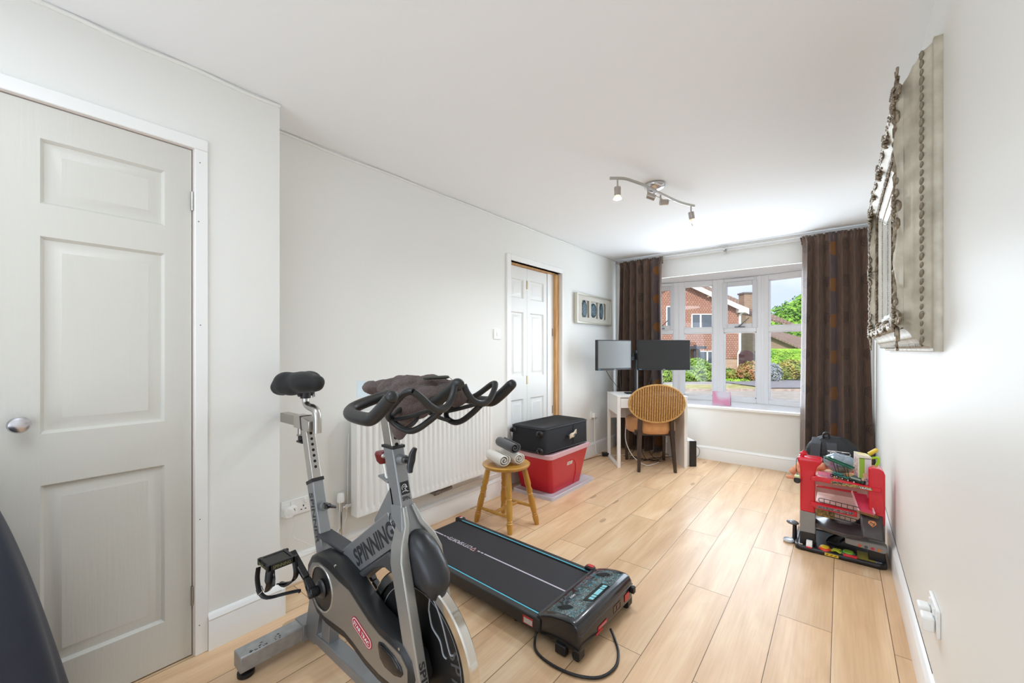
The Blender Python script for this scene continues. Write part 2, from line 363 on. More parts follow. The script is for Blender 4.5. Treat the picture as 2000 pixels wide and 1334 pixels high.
# ---------------------------------------------------------------- skirting boards
SK = [(0, 0), (.019, 0), (.019, .112), (.0165, .118), (.0165, .122), (.019, .126), (.013, .138), (.006, .146), (0, .148)]
def skirt(name, a, b, nrm):     # along floor from a to b, thickness towards nrm
    a, b, nrm = Vector(a), Vector(b), Vector(nrm); mb = MB()
    mb.loft([[p+nrm*u+Vector((0, 0, v)) for u, v in SK] for p in (a, b)]); return struct(name, mb, trim_m)
skirt('baseboard_left', (XL, YS, 0), (XL, Y1-.065, 0), (1, 0, 0)); skirt('baseboard_left_far', (XL, Y2+.02, 0), (XL, YW, 0), (1, 0, 0))
skirt('baseboard_window', (XL, YW, 0), (XR, YW, 0), (0, -1, 0)); skirt('baseboard_right', (XR, YB, 0), (XR, YW, 0), (-1, 0, 0))
mb = MB(); mb.loft([[Vector((XN+u, y, v)) for u, v in SK] for y in (YH+.048, YS+.0)]); mb.loft([[Vector((x, YS+u, v)) for u, v in SK] for x in (XL, XN+.0)])
mb.box(XN, XN+.019, YS, YS+.019, 0, .126)
struct('baseboard_near_left', mb, trim_m)
struct('trim_4', MB().box(XR-.0012, XR+.002, 1.95, YW, .1485, .1535), M('dark_gap', '4A3A30', .9))

# ---------------------------------------------------------------- moulded doors
def leaf(mb, x, y0, y1, z0, z1, panels, th=.035, m=0, prof=((0, 0), (.009, -.012), (.016, -.013), (.048, -.002))):
    # leaf face at x looking to +x, with raised-and-fielded panels cut into it: panels (ya,yb,za,zb)
    ys = sorted({y0, y1} | {p[0] for p in panels} | {p[1] for p in panels}); zs = sorted({z0, z1} | {p[2] for p in panels} | {p[3] for p in panels})
    for i in range(len(ys)-1):
        for j in range(len(zs)-1):
            cy, cz = (ys[i]+ys[i+1])/2, (zs[j]+zs[j+1])/2
            if any(p[0] < cy < p[1] and p[2] < cz < p[3] for p in panels): continue
            mb.add([(x, ys[i], zs[j]), (x, ys[i+1], zs[j]), (x, ys[i+1], zs[j+1]), (x, ys[i], zs[j+1])], [(0, 1, 2, 3)], m)
    for ya, yb, za, zb in panels:
        mb.loft([[Vector((x+d, yy, zz)) for yy, zz in ((ya+k, za+k), (yb-k, za+k), (yb-k, zb-k), (ya+k, zb-k))] for k, d in prof], m, True, False)
        k, d = prof[-1]; mb.add([(x+d, ya+k, za+k), (x+d, yb-k, za+k), (x+d, yb-k, zb-k), (x+d, ya+k, zb-k)], [(0, 1, 2, 3)], m)
    for f in ([(x, y0, z0), (x, y0, z1), (x-th, y0, z1), (x-th, y0, z0)], [(x, y1, z0), (x, y1, z1), (x-th, y1, z1), (x-th, y1, z0)],
              [(x, y0, z0), (x, y1, z0), (x-th, y1, z0), (x-th, y0, z0)], [(x, y0, z1), (x, y1, z1), (x-th, y1, z1), (x-th, y0, z1)], [(x-th, y0, z0), (x-th, y1, z0), (x-th, y1, z1), (x-th, y0, z1)]):
        mb.add(f, [(0, 1, 2, 3)], m)
# cupboard door near the camera
mb = MB(); PY = (.056, .372); leaf(mb, XN-.007, YA+.003, YH-.003, .006, ZH-.003, [(PY[0], PY[1], 1.722, 1.936), (PY[0], PY[1], .962, 1.614), (PY[0], PY[1], .182, .792)])
d1 = struct('door_1', mb, door_m)
k = MB(); k.lathe([(.020, 0), (.020, .004), (.009, .008), (.009, .026), (.017, .034), (.0245, .040), (.026, .046), (.022, .054), (.012, .058), (.002, .059)], (XN-.007, .012, 1.004), (1, 0, 0), 28)
build('door_knob', k, M('satin_nickel', 'CFCDD2', .25, 1.), d1)['label'] = 'round satin nickel door knob'
for z in (1.84, .245):
    h = MB(); h.cyl((XN-.002, YH-.002, z-.038), (XN-.002, YH-.002, z+.038), .0052, n=12)
    for q in (-.02, 0, .02): h.cyl((XN-.002, YH-.002, z+q-.0008), (XN-.002, YH-.002, z+q+.0008), .0056, n=12)
    build('hinge', h, steel, d1)
# its frame
q = MB(); q.box(XN-.115, XN+.001, YA-.0195, YA, 0, ZH+.0195); q.box(XN-.115, XN+.001, YH, YH+.0175, 0, ZH+.0195); q.box(XN-.115, XN+.001, YA, YH, ZH, ZH+.0195); q.box(XN-.11, XN-.048, YA, YA+.02, 0, ZH); q.box(XN-.11, XN-.048, YH-.012, YH, 0, ZH); q.box(XN-.11, XN-.048, YA+.02, YH-.012, ZH-.015, ZH)
fr_ = struct('trim_5', q, M('pinkish_primed_frame', 'DDD2CB', .5))
q = MB(); q.box(XN, XN+.012, YH+.003, YH+.048, 0, ZH+.003); q.box(XN, XN+.012, YA-.06, YH+.048, ZH+.003, ZH+.05); q.box(XN, XN+.012, YA-.06, YA-.004, 0, ZH+.003)
struct('trim_6', q, trim_m, bevel=.003)
q = MB()
for yy, zz in ((YH+.02, 2.0), (YH+.016, 1.76), (YH+.022, 1.34), (YH+.02, .55), (YH+.018, .12)): q.cyl((XN+.0115, yy, zz), (XN+.0126, yy, zz), .0022, n=8)
struct('trim_7', q, M('nail_hole', '55504A', .9))
# dark cupboard behind, closing the opening
struct('wall_cupboard', MB().box(XN-.6, XN-.58, YA-.3, YH+.2, 0, ZH+.1), wall_m)
# bifold door in its recess
XB = -2.335
bf = MB(); leaf(bf, XB, Y1+.0, 3.103, .012, 2.015, [(2.856, 3.05, 1.722, 1.90), (2.856, 3.05, .985, 1.592), (2.856, 3.05, .2, .775)], th=.03)
d2 = struct('door_2', bf, door_w)
l2 = MB(); leaf(l2, XB, 3.106, 3.44, .012, 2.015, [(3.156, 3.385, 1.722, 1.905), (3.156, 3.385, .985, 1.592), (3.156, 3.385, .2, .775)], th=.03); build('second_leaf', l2, door_w, d2)
for z in (1.86, .95, .25): build('hinge', MB().box(XB-.002, XB+.004, 3.097, 3.112, z-.04, z+.04), M('brass_hinge', 'A9956B', .4, .9), d2)
q = MB(); q.box(XB-.045, XB+.004, 3.452, 3.555, 0, 2.02); struct('trim_8', q, trim_m)
q = MB(); q.box(XB-.06, XL-.028, 3.556, Y2, 0, 2.02); q.box(XB-.05, XL-.045, Y1, Y2, 2.019, ZD); struct('trim_9', q, pine)
for z in (1.42, .62): struct('trim_10', MB().box(XB-.01, XB+.006, 3.53, 3.545, z-.04, z+.04), steel)
q = MB(); q.box(XL-.1, XL+.014, Y1-.062, Y1-.004, 0, ZD+.05); q.box(XL-.1, XL+.014, Y2-.002, Y2+.018, 0, ZD+.05); q.box(XL-.1, XL+.014, Y1-.004, Y2, ZD, ZD+.05); struct('trim_11', q, trim_m, bevel=.004)
struct('wall_closet', MB().box(XL-.5, XL-.48, Y1-.2, Y2+.2, 0, 2.2), wall_m)
q = MB(); q.box(XL-.5, XL-.1, Y1-.22, Y1-.2, 0, 2.2); q.box(XL-.5, XL-.1, Y2+.2, Y2+.22, 0, 2.2); q.box(XL-.5, XL-.1, Y1-.22, Y2+.22, 2.2, 2.22); struct('wall_closet_sides', q, wall_m)
q = MB(); q.box(XN-.6, XN-.12, YA-.32, YA-.3, 0, 2.2); q.box(XN-.6, XN-.12, YH+.2, YH+.22, 0, 2.2); q.box(XN-.6, XN-.12, YA-.32, YH+.22, 2.14, 2.2); struct('wall_cupboard_sides', q, wall_m)

# ---------------------------------------------------------------- bow window
ZT0, ZT1, ZB, ZTOP = 1.452, 1.512, .606, 2.108
wg = glass('window_glass')
for i in range(5):
    a, c = Vector(BV[i]+(0,)), Vector(BV[i+1]+(0,)); L = (c-a).length; d = (c-a)/L; n = Vector((d.y, -d.x, 0))   # n points into the room
    P = lambda u, v, w_, a=a, d=d, n=n: a+d*u+n*w_+Vector((0, 0, v))
    g = MB(); e = .045
    def bar(u0, u1, v0, v1, w0=-.03, w1=.03, mm=g): mm.hexa([P(u0, v0, w0), P(u1, v0, w0), P(u1, v1, w0), P(u0, v1, w0)], [P(u0, v0, w1), P(u1, v0, w1), P(u1, v1, w1), P(u0, v1, w1)])
    m_ = .065
    bar(.012, m_, ZB, ZTOP); bar(L-m_, L-.012, ZB, ZTOP); bar(m_, L-m_, ZB, ZB+.055); bar(m_, L-m_, ZTOP-.06, ZTOP); bar(m_, L-m_, ZT0-.002, ZT1+.002)
    wd = struct('window_%d' % (i+1), g, upvc, bevel=.006, seg=2)
    bd = MB()
    for (u0, u1, v0, v1) in ((m_, L-m_, ZB+.055, ZT0), (m_, L-m_, ZT1, ZTOP-.06)):
        for (x0, x1, y0, y1) in ((u0, u0+.012, v0, v1), (u1-.012, u1, v0, v1), (u0, u1, v0, v0+.012), (u0, u1, v1-.012, v1)): bar(x0, x1, y0, y1, -.012, .018, bd)
    build('glazing_bead', bd, upvc, wd)
    gm = MB(); bar(m_, L-m_, ZB+.05, ZT0, -.003, .001, gm); build('pane', gm, wg, wd, flat=True)
    gm = MB(); bar(m_, L-m_, ZT1, ZTOP-.055, -.003, .001, gm); build('pane', gm, wg, wd, flat=True)
    if i in (0, 2, 4):      # top-hung opening sash with stay and trickle vent
        sm = MB(); u0, u1, v0, v1 = m_-.012, L-m_+.012, ZT1-.012, ZTOP-.048
        for (x0, x1, y0, y1) in ((u0, u0+.052, v0, v1), (u1-.052, u1, v0, v1), (u0+.052, u1-.052, v0, v0+.052), (u0+.052, u1-.052, v1-.052, v1)): bar(x0, x1, y0, y1, .01, .045, sm)
        sh = build('opening_sash', sm, M('sash_upvc', 'E2E4E7', .28), wd, bevel=.005)
        st = MB(); mu = L/2; st.cyl(P(mu, v0+.02, .045), P(mu, v0+.02, .06), .012, n=12); st.tube([P(mu, v0+.02, .058), P(mu+.03, v0+.05, .058), P(mu+.1, v0+.12, .05)], .005, n=8); st.tube([P(mu-.05, v0+.012, .055), P(mu+.06, v0+.012, .055)], .006, n=8)
        build('window_stay', st, M('stay_metal', '6F7278', .35, .9), sh)
        tv = MB(); bar(m_+.02, L-m_-.02, ZTOP-.04, ZTOP-.012, .03, .045, tv); build('trickle_vent', tv, upvc, wd, bevel=.004)
    if i < 4:               # mullion post at the joint
        p = Vector(BV[i+1]+(0,)); mm = MB()
        mm.prism([(p.x+r*cos(q), p.y+r*sin(q)) for r, q in ((.036, -.5*PI-.75), (.036, -.5*PI+.75), (.05, .5*PI-.6), (.05, .5*PI+.6))], ZB, ZTOP, lambda u, v, z: Vector((u, v, z)))
        build('mullion', mm, upvc, wd, bevel=.004)
# ================================================================ OUTSIDE (street falls gently away from the window)
def gz(t): return -.30-.0155*t                     # ground height at depth t along the view axis
def strip(name, t0, t1, mat, r0=-26, r1=32, lift=0.):
    mb = MB(); n = 24
    mb.grid(lambda u, v: fr(r0+(r1-r0)*u, t0+(t1-t0)*v, gz(t0+(t1-t0)*v)+lift), n, 3); return struct(name, mb, mat, flat=True)
strip('front_garden', 4.9, 8.6, M('paving', '9C958C', .9, col2='B3ABA0', nscale=3), lift=-.02)
strip('road', 8.6, 17.7, M('asphalt', 'A39C92', .85, col2='B4ADA3', nscale=2.2))
mb = MB()
for k in range(30): mb.obox(fr(-20+1.5*k, 17.8, gz(17.8)+.03), RT*.745, FW*.07, (0, 0, .07))
struct('kerb', mb, M('kerb_stone', 'A8968A', .9, col2='C2B3A5', nscale=6), bevel=.01)
strip('grass_verge', 17.87, 20.7, M('dry_grass', '9CA05C', .95, col2='C9BE8E', nscale=2.5, bump=.6, bscale=60, bdist=.03), lift=.09)
strip('pavement', 20.7, 22.8, M('pavement_grey', '9F9998', .9, col2='B0AAA9', nscale=2), lift=.1)
strip('lawn', 22.8, 60, M('lawn_green', '6F9445', .95, col2='93AE5A', nscale=3), lift=.08, r0=-60, r1=60)
dw = MB(); dw.grid(lambda u, v: fr(11.4+9*u, 17.9+(6.6)*v, gz(17.9+6.6*v)+.13), 4, 6); struct('driveway', dw, M('driveway_tarmac', '87858B', .9, col2='97949A', nscale=4), flat=True)

# house across the street: its own frame, u along RT, w away from us; facade at depth TF
TF = 26.5; GH = gz(TF)
def hU(px, t=TF): return (px-CXP)*t/FPX
def hZ(py, t=TF): return CAMH-(py-CYP)*t/FPX
def HP(u, w, z): return fr(u, TF+w, z)
def tiles(name, c1, c2, c3, sw, sh, mort):
    m = bpy.data.materials.new(name); m.use_nodes = True; t = m.node_tree; b = t.nodes['Principled BSDF']; b.inputs['Roughness'].default_value = .85
    uvn = N(t, 'ShaderNodeUVMap'); br = N(t, 'ShaderNodeTexBrick'); br.inputs['Scale'].default_value = 1
    br.inputs['Color1'].default_value = lin(c1); br.inputs['Color2'].default_value = lin(c2); br.inputs['Mortar'].default_value = lin(c3)
    br.inputs['Brick Width'].default_value = sw; br.inputs['Row Height'].default_value = sh; br.inputs['Mortar Size'].default_value = mort; br.inputs['Mortar Smooth'].default_value = .3
    t.links.new(uvn.outputs[0], br.inputs['Vector']); t.links.new(br.outputs[0], b.inputs['Base Color'])
    bp = N(t, 'ShaderNodeBump'); bp.inputs['Strength'].default_value = .5; bp.inputs['Distance'].default_value = .02; t.links.new(br.outputs['Fac'], bp.inputs['Height']); bp.invert = True; t.links.new(bp.outputs[0], b.inputs['Normal']); return m
tile_m = tiles('hung_tiles', 'B98570', 'C79681', '84604F', .17, .13, .022)
brick_m = tiles('buff_brick', 'C9A489', 'BB8F74', 'D5C4B4', .23, .075, .012)
brown_m = tiles('brown_brick', 'A68A72', '96785F', 'B3A08F', .23, .075, .012)
roof_m = tiles('roof_tiles', '8E7464', 'A3897A', '5F4C43', .33, .28, .03)
uvh = lambda v, vi: ((v-FW*0).dot(RT), v.z)
uvs_ = lambda v, vi: (v.dot(FW), v.z)
house = thing('tile_hung_house', HP(hU(1300), 0, GH), 'red tile-hung two-storey house with brick chimney across the street', 'house')
uL, uR = hU(1180), hU(1441); zT = hZ(700.0)       # tile hanging starts above the ground floor
zE = hZ(603); uA = hU(1322); zA = hZ(548)         # gable slope from apex to eaves
mb = MB(); mb.prism([(uL, zT), (uR, zT), (uR, zE), (uA, zA), (uL, zA-(uA-uL)*.55)], -.06, .12, lambda u, v, w: HP(u, w, v)); build('tile_hanging', mb, tile_m, house, uv=uvh, flat=True)
mb = MB(); mb.prism([(uL, GH-.3), (uR, GH-.3), (uR, zT), (uL, zT)], .0, .2, lambda u, v, w: HP(u, w, v)); build('brick_wall', mb, brick_m, house, uv=uvh, flat=True)
mb = MB(); mb.prism([(.2, GH-.3), (7., GH-.3), (7., zE), (.2, zE)], uR-.2, uR, lambda u, v, w: HP(w, u, v)); build('side_wall', mb, tile_m, house, uv=uvs_, flat=True)
mb = MB()
sl = (zE-zA)/(uR-uA); P_ = lambda u, w, dz=0: HP(u, w, zA+(u-uA)*sl+dz)
mb.hexa([P_(uA, -.35, .02), P_(uR+.45, -.35, .02), P_(uR+.45, -.35, .15), P_(uA, -.35, .15)], [P_(uA, 7.2, .02), P_(uR+.45, 7.2, .02), P_(uR+.45, 7.2, .15), P_(uA, 7.2, .15)])
q = lambda u, w, dz: HP(u, w, zA-(uA-u)*.55+dz); mb.hexa([q(uL-1, -.35, .02), q(uA, -.35, .02), q(uA, -.35, .15), q(uL-1, -.35, .15)], [q(uL-1, 7.2, .02), q(uA, 7.2, .02), q(uA, 7.2, .15), q(uL-1, 7.2, .15)])
build('roof', mb, roof_m, house, uv=lambda v, vi: (v.dot(FW), v.dot(RT)), flat=True)
mb = MB(); mb.hexa([P_(uA, -.42, -.16), P_(uR+.5, -.42, -.16), P_(uR+.5, -.42, .16), P_(uA, -.42, .16)], [P_(uA, -.36, -.16), P_(uR+.5, -.36, -.16), P_(uR+.5, -.36, .16), P_(uA, -.36, .16)])
mb.prism([(uR-.15, zE-.28), (uR+.5, zE-.28), (uR+.5, zE-.02), (uR-.15, zE+.25)], -.4, -.02, lambda u, v, w: HP(u, w, v))
mb.hexa([HP(uR+.38, -.36, zE-.32), HP(uR+.5, -.36, zE-.32), HP(uR+.5, -.36, zE-.1), HP(uR+.38, -.36, zE-.1)], [HP(uR+.38, 7, zE-.32), HP(uR+.5, 7, zE-.32), HP(uR+.5, 7, zE-.1), HP(uR+.38, 7, zE-.1)])
build('bargeboard', mb, M('house_white', 'F4F2EE', .5), house, flat=True)
# taller main roof behind the gable
mb = MB(); t2 = 32.5; a, c = fr(hU(1350, t2), t2, hZ(545, t2)), fr(hU(1478, t2), t2, hZ(613, t2)); up = Vector((0, 0, -2.2))
mb.hexa([a, c, c+up*.5-FW*3.0+RT*1.2, a+up-FW*3.0-RT*1], [a-Vector((0, 0, .15)), c-Vector((0, 0, .15)), c+up*.5-FW*3.0+RT*1.2-Vector((0, 0, .15)), a+up-FW*3.0-RT*1-Vector((0, 0, .15))])
build('main_roof', mb, roof_m, house, uv=lambda v, vi: (v.dot(RT), v.z*2), flat=True)
ch = MB(); tc_ = 28.9; u0, u1 = hU(1448, tc_), hU(1465, tc_); ch.obox(fr((u0+u1)/2, tc_, hZ(590, tc_)), RT*(u1-u0)/2, FW*.35, (0, 0, (hZ(575, tc_)-hZ(606, tc_))/2))
cm = build('chimney', ch, brown_m, house, uv=uvh, flat=True)
c2 = MB(); c2.obox(fr((u0+u1)/2, tc_, hZ(573.5, tc_)), RT*((u1-u0)/2+.06), FW*.42, (0, 0, .05)); build('chimney_cap', c2, M('cap_grey', '77706C', .9), cm, flat=True)
def hwin(px0, px1, py0, py1, mulls, name='window'):
    u0, u1, z0, z1 = hU(px0), hU(px1), hZ(py1), hZ(py0); f = MB(); e = .07
    for x0, x1, y0, y1 in [(u0, u1, z0, z0+e), (u0, u1, z1-e, z1), (u0, u0+e, z0, z1), (u1-e, u1, z0, z1)]+[(hU(m)-e*.7, hU(m)+e*.7, z0, z1) for m in mulls]:
        f.hexa([HP(x0, -.12, y0), HP(x1, -.12, y0), HP(x1, -.12, y1), HP(x0, -.12, y1)], [HP(x0, -.02, y0), HP(x1, -.02, y0), HP(x1, -.02, y1), HP(x0, -.02, y1)])
    w_ = build(name, f, M('house_white', 'F4F2EE', .5), house, flat=True)
    g = MB().hexa([HP(u0, -.075, z0), HP(u1, -.075, z0), HP(u1, -.075, z1), HP(u0, -.075, z1)], [HP(u0, -.065, z0), HP(u1, -.065, z0), HP(u1, -.065, z1), HP(u0, -.065, z1)])
    build('pane', g, M('house_glass', '4E5A66', .05, spec=1.), w_, flat=True)
hwin(1349, 1392, 613, 642, [1367]); hwin(1363, 1402, 685, 712, [1380]); hwin(1300, 1318, 598, 640, [])
dp = MB(); dp.tube([HP(hU(1449), -.1, hZ(603)), HP(hU(1449), -.12, hZ(610)), HP(hU(1443), -.12, hZ(615)), HP(hU(1443), -.12, hZ(684)), HP(hU(1440), -.14, hZ(690)), HP(hU(1440), -.14, GH)], .075, n=8)
build('drainpipe', dp, M('house_white', 'F4F2EE', .5), house)
pc = MB(); pc.obox(HP(hU(1330), -.7, hZ(679)), RT*1.0, FW*.7, (0, 0, .09)); pc.tube([HP(hU(1350), -.4, hZ(676)), HP(hU(1356), -.4, hZ(678)), HP(hU(1359), -.4, hZ(686)), HP(hU(1360), -.4, hZ(700))], .1, n=8)
pc.obox(HP(hU(1340), -1.2, (hZ(679)+GH)/2), RT*.06, FW*.06, (0, 0, (hZ(679)-GH)/2)); build('porch_canopy', pc, M('porch_grey', '4B4C52', .6), house)
# neighbouring brown brick block and garage beyond
nb = thing('brown_brick_extension', fr(hU(1466, 34.2), 34.2, gz(34.2)), 'brown brick side building behind the white drainpipe', 'building')
m_ = MB(); u0, u1 = hU(1457, 34.2), hU(1482, 34.2); m_.hexa([fr(u0, 34.2, gz(34.2)-.3), fr(u1, 34.2, gz(34.2)-.3), fr(u1, 34.2, hZ(616, 34.2)), fr(u0, 34.2, hZ(606, 34.2))], [fr(u0, 36, gz(34.2)-.3), fr(u1, 36, gz(34.2)-.3), fr(u1, 36, hZ(616, 34.2)), fr(u0, 36, hZ(606, 34.2))]); build('wall', m_, brown_m, nb, uv=uvh, flat=True)
m_ = MB(); m_.hexa([fr(u0-.2, 33.9, hZ(605, 34.2)), fr(u1+.3, 33.9, hZ(616, 34.2)), fr(u1+.3, 33.9, hZ(613, 34.2)), fr(u0-.2, 33.9, hZ(602, 34.2))], [fr(u0-.2, 36.2, hZ(605, 34.2)), fr(u1+.3, 36.2, hZ(616, 34.2)), fr(u1+.3, 36.2, hZ(613, 34.2)), fr(u0-.2, 36.2, hZ(602, 34.2))]); build('roof', m_, M('house_white', 'F4F2EE', .5), nb, flat=True)
tg = 37.
bg_ = thing('brick_bungalow', fr(hU(1530, tg), tg, gz(tg)), 'low brown brick gable building with tiled roof behind the hedge', 'building')
m_ = MB(); m_.prism([(hU(1470, tg), gz(tg)-.5), (hU(1640, tg), gz(tg)-.5), (hU(1640, tg), hZ(690, tg)), (hU(1566, tg), hZ(684, tg)), (hU(1500, tg), hZ(655, tg)), (hU(1470, tg), hZ(668, tg))], 0, 6, lambda u, v, w: fr(u, tg+w, v)); build('wall', m_, brown_m, bg_, uv=uvh, flat=True)
m_ = MB(); A_, B_, C_, D_ = (1495, 653), (1580, 689), (1590, 668), (1500, 644)
m_.hexa([fr(hU(A_[0], tg-.4), tg-.4, hZ(A_[1], tg-.4)), fr(hU(B_[0], tg-.4), tg-.4, hZ(B_[1], tg-.4)), fr(hU(B_[0], tg-.4), tg-.4, hZ(B_[1], tg-.4)+.15), fr(hU(A_[0], tg-.4), tg-.4, hZ(A_[1], tg-.4)+.15)],
        [fr(hU(D_[0], tg+7), tg+7, hZ(D_[1], tg+7)), fr(hU(C_[0], tg+7), tg+7, hZ(C_[1], tg+7)), fr(hU(C_[0], tg+7), tg+7, hZ(C_[1], tg+7)+.15), fr(hU(D_[0], tg+7), tg+7, hZ(D_[1], tg+7)+.15)]); build('roof', m_, roof_m, bg_, uv=lambda v, vi: (v.dot(FW), v.dot(RT)), flat=True)
gt = MB(); tg2 = 26.2; n = 14
pts = [(hU(1444, tg2), gz(tg2))]+[(hU(1444+29*k/n, tg2), hZ(692-8*sin(PI*k/n), tg2)) for k in range(n+1)]+[(hU(1473, tg2), gz(tg2))]
gt.prism(pts, 0, .08, lambda u, v, w: fr(u, tg2+w, v)); o = build('garden_gate', gt, M('maroon_timber', '4A2B2E', .7), loc=fr(hU(1458, tg2), tg2, gz(tg2)), flat=True); tag(o, 'dark maroon arched timber gate beside the tile-hung house', 'gate')

# planting: leaves as many small quads over rounded masses
def leafmat(name, a, b, c=None, sc=1.5):
    m = M(name, a, .7, col2=b, nscale=sc, lo=.35, hi=.65, ndet=6); return m
def foliage(name, blobs, n, size, mat, label, cat, group=None, trunk=None, rnd=1):
    rr = random.Random(rnd); mb = MB()
    tot = sum(b[1][0]*b[1][2] for b in blobs)
    for c, r in blobs:
        k = int(n*r[0]*r[2]/tot)
        for _ in range(k):
            z = rr.uniform(-.9, 1); a = rr.uniform(0, 2*PI); q = math.sqrt(max(0, 1-z*z)); s = rr.uniform(.78, 1.04)+.10*sin(a*5+z*6)
            d = Vector((q*cos(a), q*sin(a), z)); p = Vector(c)+Vector((d.x*r[0]*s, d.y*r[1]*s, d.z*r[2]*s))
            nn = (d+Vector((rr.uniform(-.8, .8), rr.uniform(-.8, .8), rr.uniform(-.5, .9)))).normalized(); u, v = basis(nn); w = size*rr.uniform(.6, 1.3); an = rr.uniform(0, PI)
            u, v = u*cos(an)+v*sin(an), v*cos(an)-u*sin(an)
            mb.add([p-u*w, p-v*w*.55+nn*w*.2, p+u*w, p+v*w*.55+nn*w*.2], [(0, 1, 2, 3)])
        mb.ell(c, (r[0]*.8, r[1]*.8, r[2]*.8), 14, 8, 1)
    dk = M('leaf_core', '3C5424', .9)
    base = Vector(blobs[0][0]); base.z = gz(base.dot(FW))+.1
    if trunk:
        t_ = thing(name, base, label, cat, group); build('foliage', mb, [mat, dk], t_, flat=True, norm=False)
        tm = MB(); tm.tube(trunk[0], trunk[1], n=10, sm=3); build('trunk', tm, M('bark', '5B4A3C', .9), t_)
        return t_
    o = build(name, mb, [mat, dk], loc=base, flat=True, norm=False); return tag(o, label, cat, group)
def BL(px, py, t, rx, rz, ry=None):     # a mass: centre, half width and half height in pixels of the photo at depth t
    s = t/FPX; return (fr((px-CXP)*s, t, CAMH-(py-CYP)*s), (rx*s, (ry or rx)*s, rz*s))
g1 = leafmat('leaves_fresh', '6E9A3A', 'A9C860'); g2 = leafmat('leaves_bright', '7CB832', 'B4DC4E'); g3 = leafmat('leaves_tree', '4E8A2A', '9CCB44', sc=.9); g4 = leafmat('leaves_red', '8E9A50', 'C98F66', sc=2.5); g5 = leafmat('leaves_silver', '8A979A', 'C3CBD0', sc=3); g6 = leafmat('leaves_mixed', '6E9440', 'C4B45E', sc=2)
foliage('round_shrub', [BL(1362, 722, 23.4, 25, 22), BL(1348, 735, 23.3, 22, 14), BL(1372, 733, 23.3, 16, 15)], 5200, .07, g1, 'large rounded green shrub behind the right monitor edge', 'shrub', rnd=2)
foliage('low_shrub', [BL(1424, 732, 23.9, 14, 12)], 1500, .065, g6, 'small yellowish green shrub at foot of the pale brick wall', 'shrub', rnd=3)
foliage('red_tipped_shrub', [BL(1468, 726, 23.6, 24, 18), BL(1452, 730, 23.7, 14, 13), BL(1480, 718, 23.7, 16, 14)], 4200, .065, g4, 'green shrub with reddish tips in front of the maroon gate', 'shrub', rnd=4)
foliage('ground_cover', [BL(1435, 745, 23.2, 30, 5), BL(1410, 746, 23.2, 18, 4)], 1800, .05, g2, 'low bright green ground cover along the pavement edge', 'plant', rnd=5)
foliage('silver_shrub', [BL(1512, 731, 22.9, 13, 20), BL(1508, 722, 23.4, 10, 13)], 2400, .05, g5, 'silvery grey leaved shrub beside the driveway', 'shrub', rnd=6)
foliage('mixed_shrub', [BL(1545, 722, 24.0, 24, 19), BL(1565, 728, 23.9, 18, 14), BL(1528, 728, 23.9, 12, 14)], 4200, .065, g6, 'sprawling yellow green shrub at the edge of the driveway', 'shrub', rnd=7)
foliage('left_shrub', [BL(1300, 730, 22.7, 18, 20), BL(1288, 742, 22.4, 16, 14)], 2400, .065, g1, 'green shrub seen below the right monitor beside the curtain', 'shrub', rnd=8)
# clipped hedge
mb = MB(); rr = random.Random(9); th_ = 26.6
for _ in range(9000):
    f_ = rr.random(); px = rr.uniform(1494, 1640)
    if f_ < .75: p = fr(hU(px, th_), th_-rr.uniform(0, .12), rr.uniform(gz(th_), hZ(683.5, th_)))
    else: p = fr(hU(px, th_), th_+rr.uniform(0, 1.2), hZ(683.5, th_)+rr.uniform(-.03, .05))
    nn = (-FW+Vector((rr.uniform(-.9, .9), rr.uniform(-.9, .9), rr.uniform(-.3, 1)))).normalized(); u, v = basis(nn); w = .075*rr.uniform(.6, 1.3)
    mb.add([p-u*w, p-v*w*.6, p+u*w, p+v*w*.6], [(0, 1, 2, 3)])
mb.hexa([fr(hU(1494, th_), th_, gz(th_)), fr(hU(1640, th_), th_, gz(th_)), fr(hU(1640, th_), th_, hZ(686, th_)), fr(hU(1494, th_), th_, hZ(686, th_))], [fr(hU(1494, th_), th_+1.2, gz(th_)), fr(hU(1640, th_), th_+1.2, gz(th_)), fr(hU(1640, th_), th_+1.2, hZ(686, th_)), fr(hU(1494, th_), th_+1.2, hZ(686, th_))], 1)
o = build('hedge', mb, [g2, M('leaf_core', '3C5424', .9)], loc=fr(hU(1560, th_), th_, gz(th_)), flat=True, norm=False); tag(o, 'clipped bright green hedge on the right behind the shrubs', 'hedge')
tt = 50.; foliage('leafy_tree', [BL(1572, 628, tt, 60, 42), BL(1535, 640, tt, 30, 30), BL(1590, 600, tt, 36, 32), BL(1560, 660, tt, 55, 26)], 12000, .22, g3, 'tall bright green tree seen in the right hand window pane', 'tree', trunk=([fr(hU(1575, tt), tt, gz(tt)-.2), fr(hU(1574, tt), tt, gz(tt)+2.5), fr(hU(1572, tt), tt, hZ(640, tt))], [.35, .28, .15]), rnd=10)
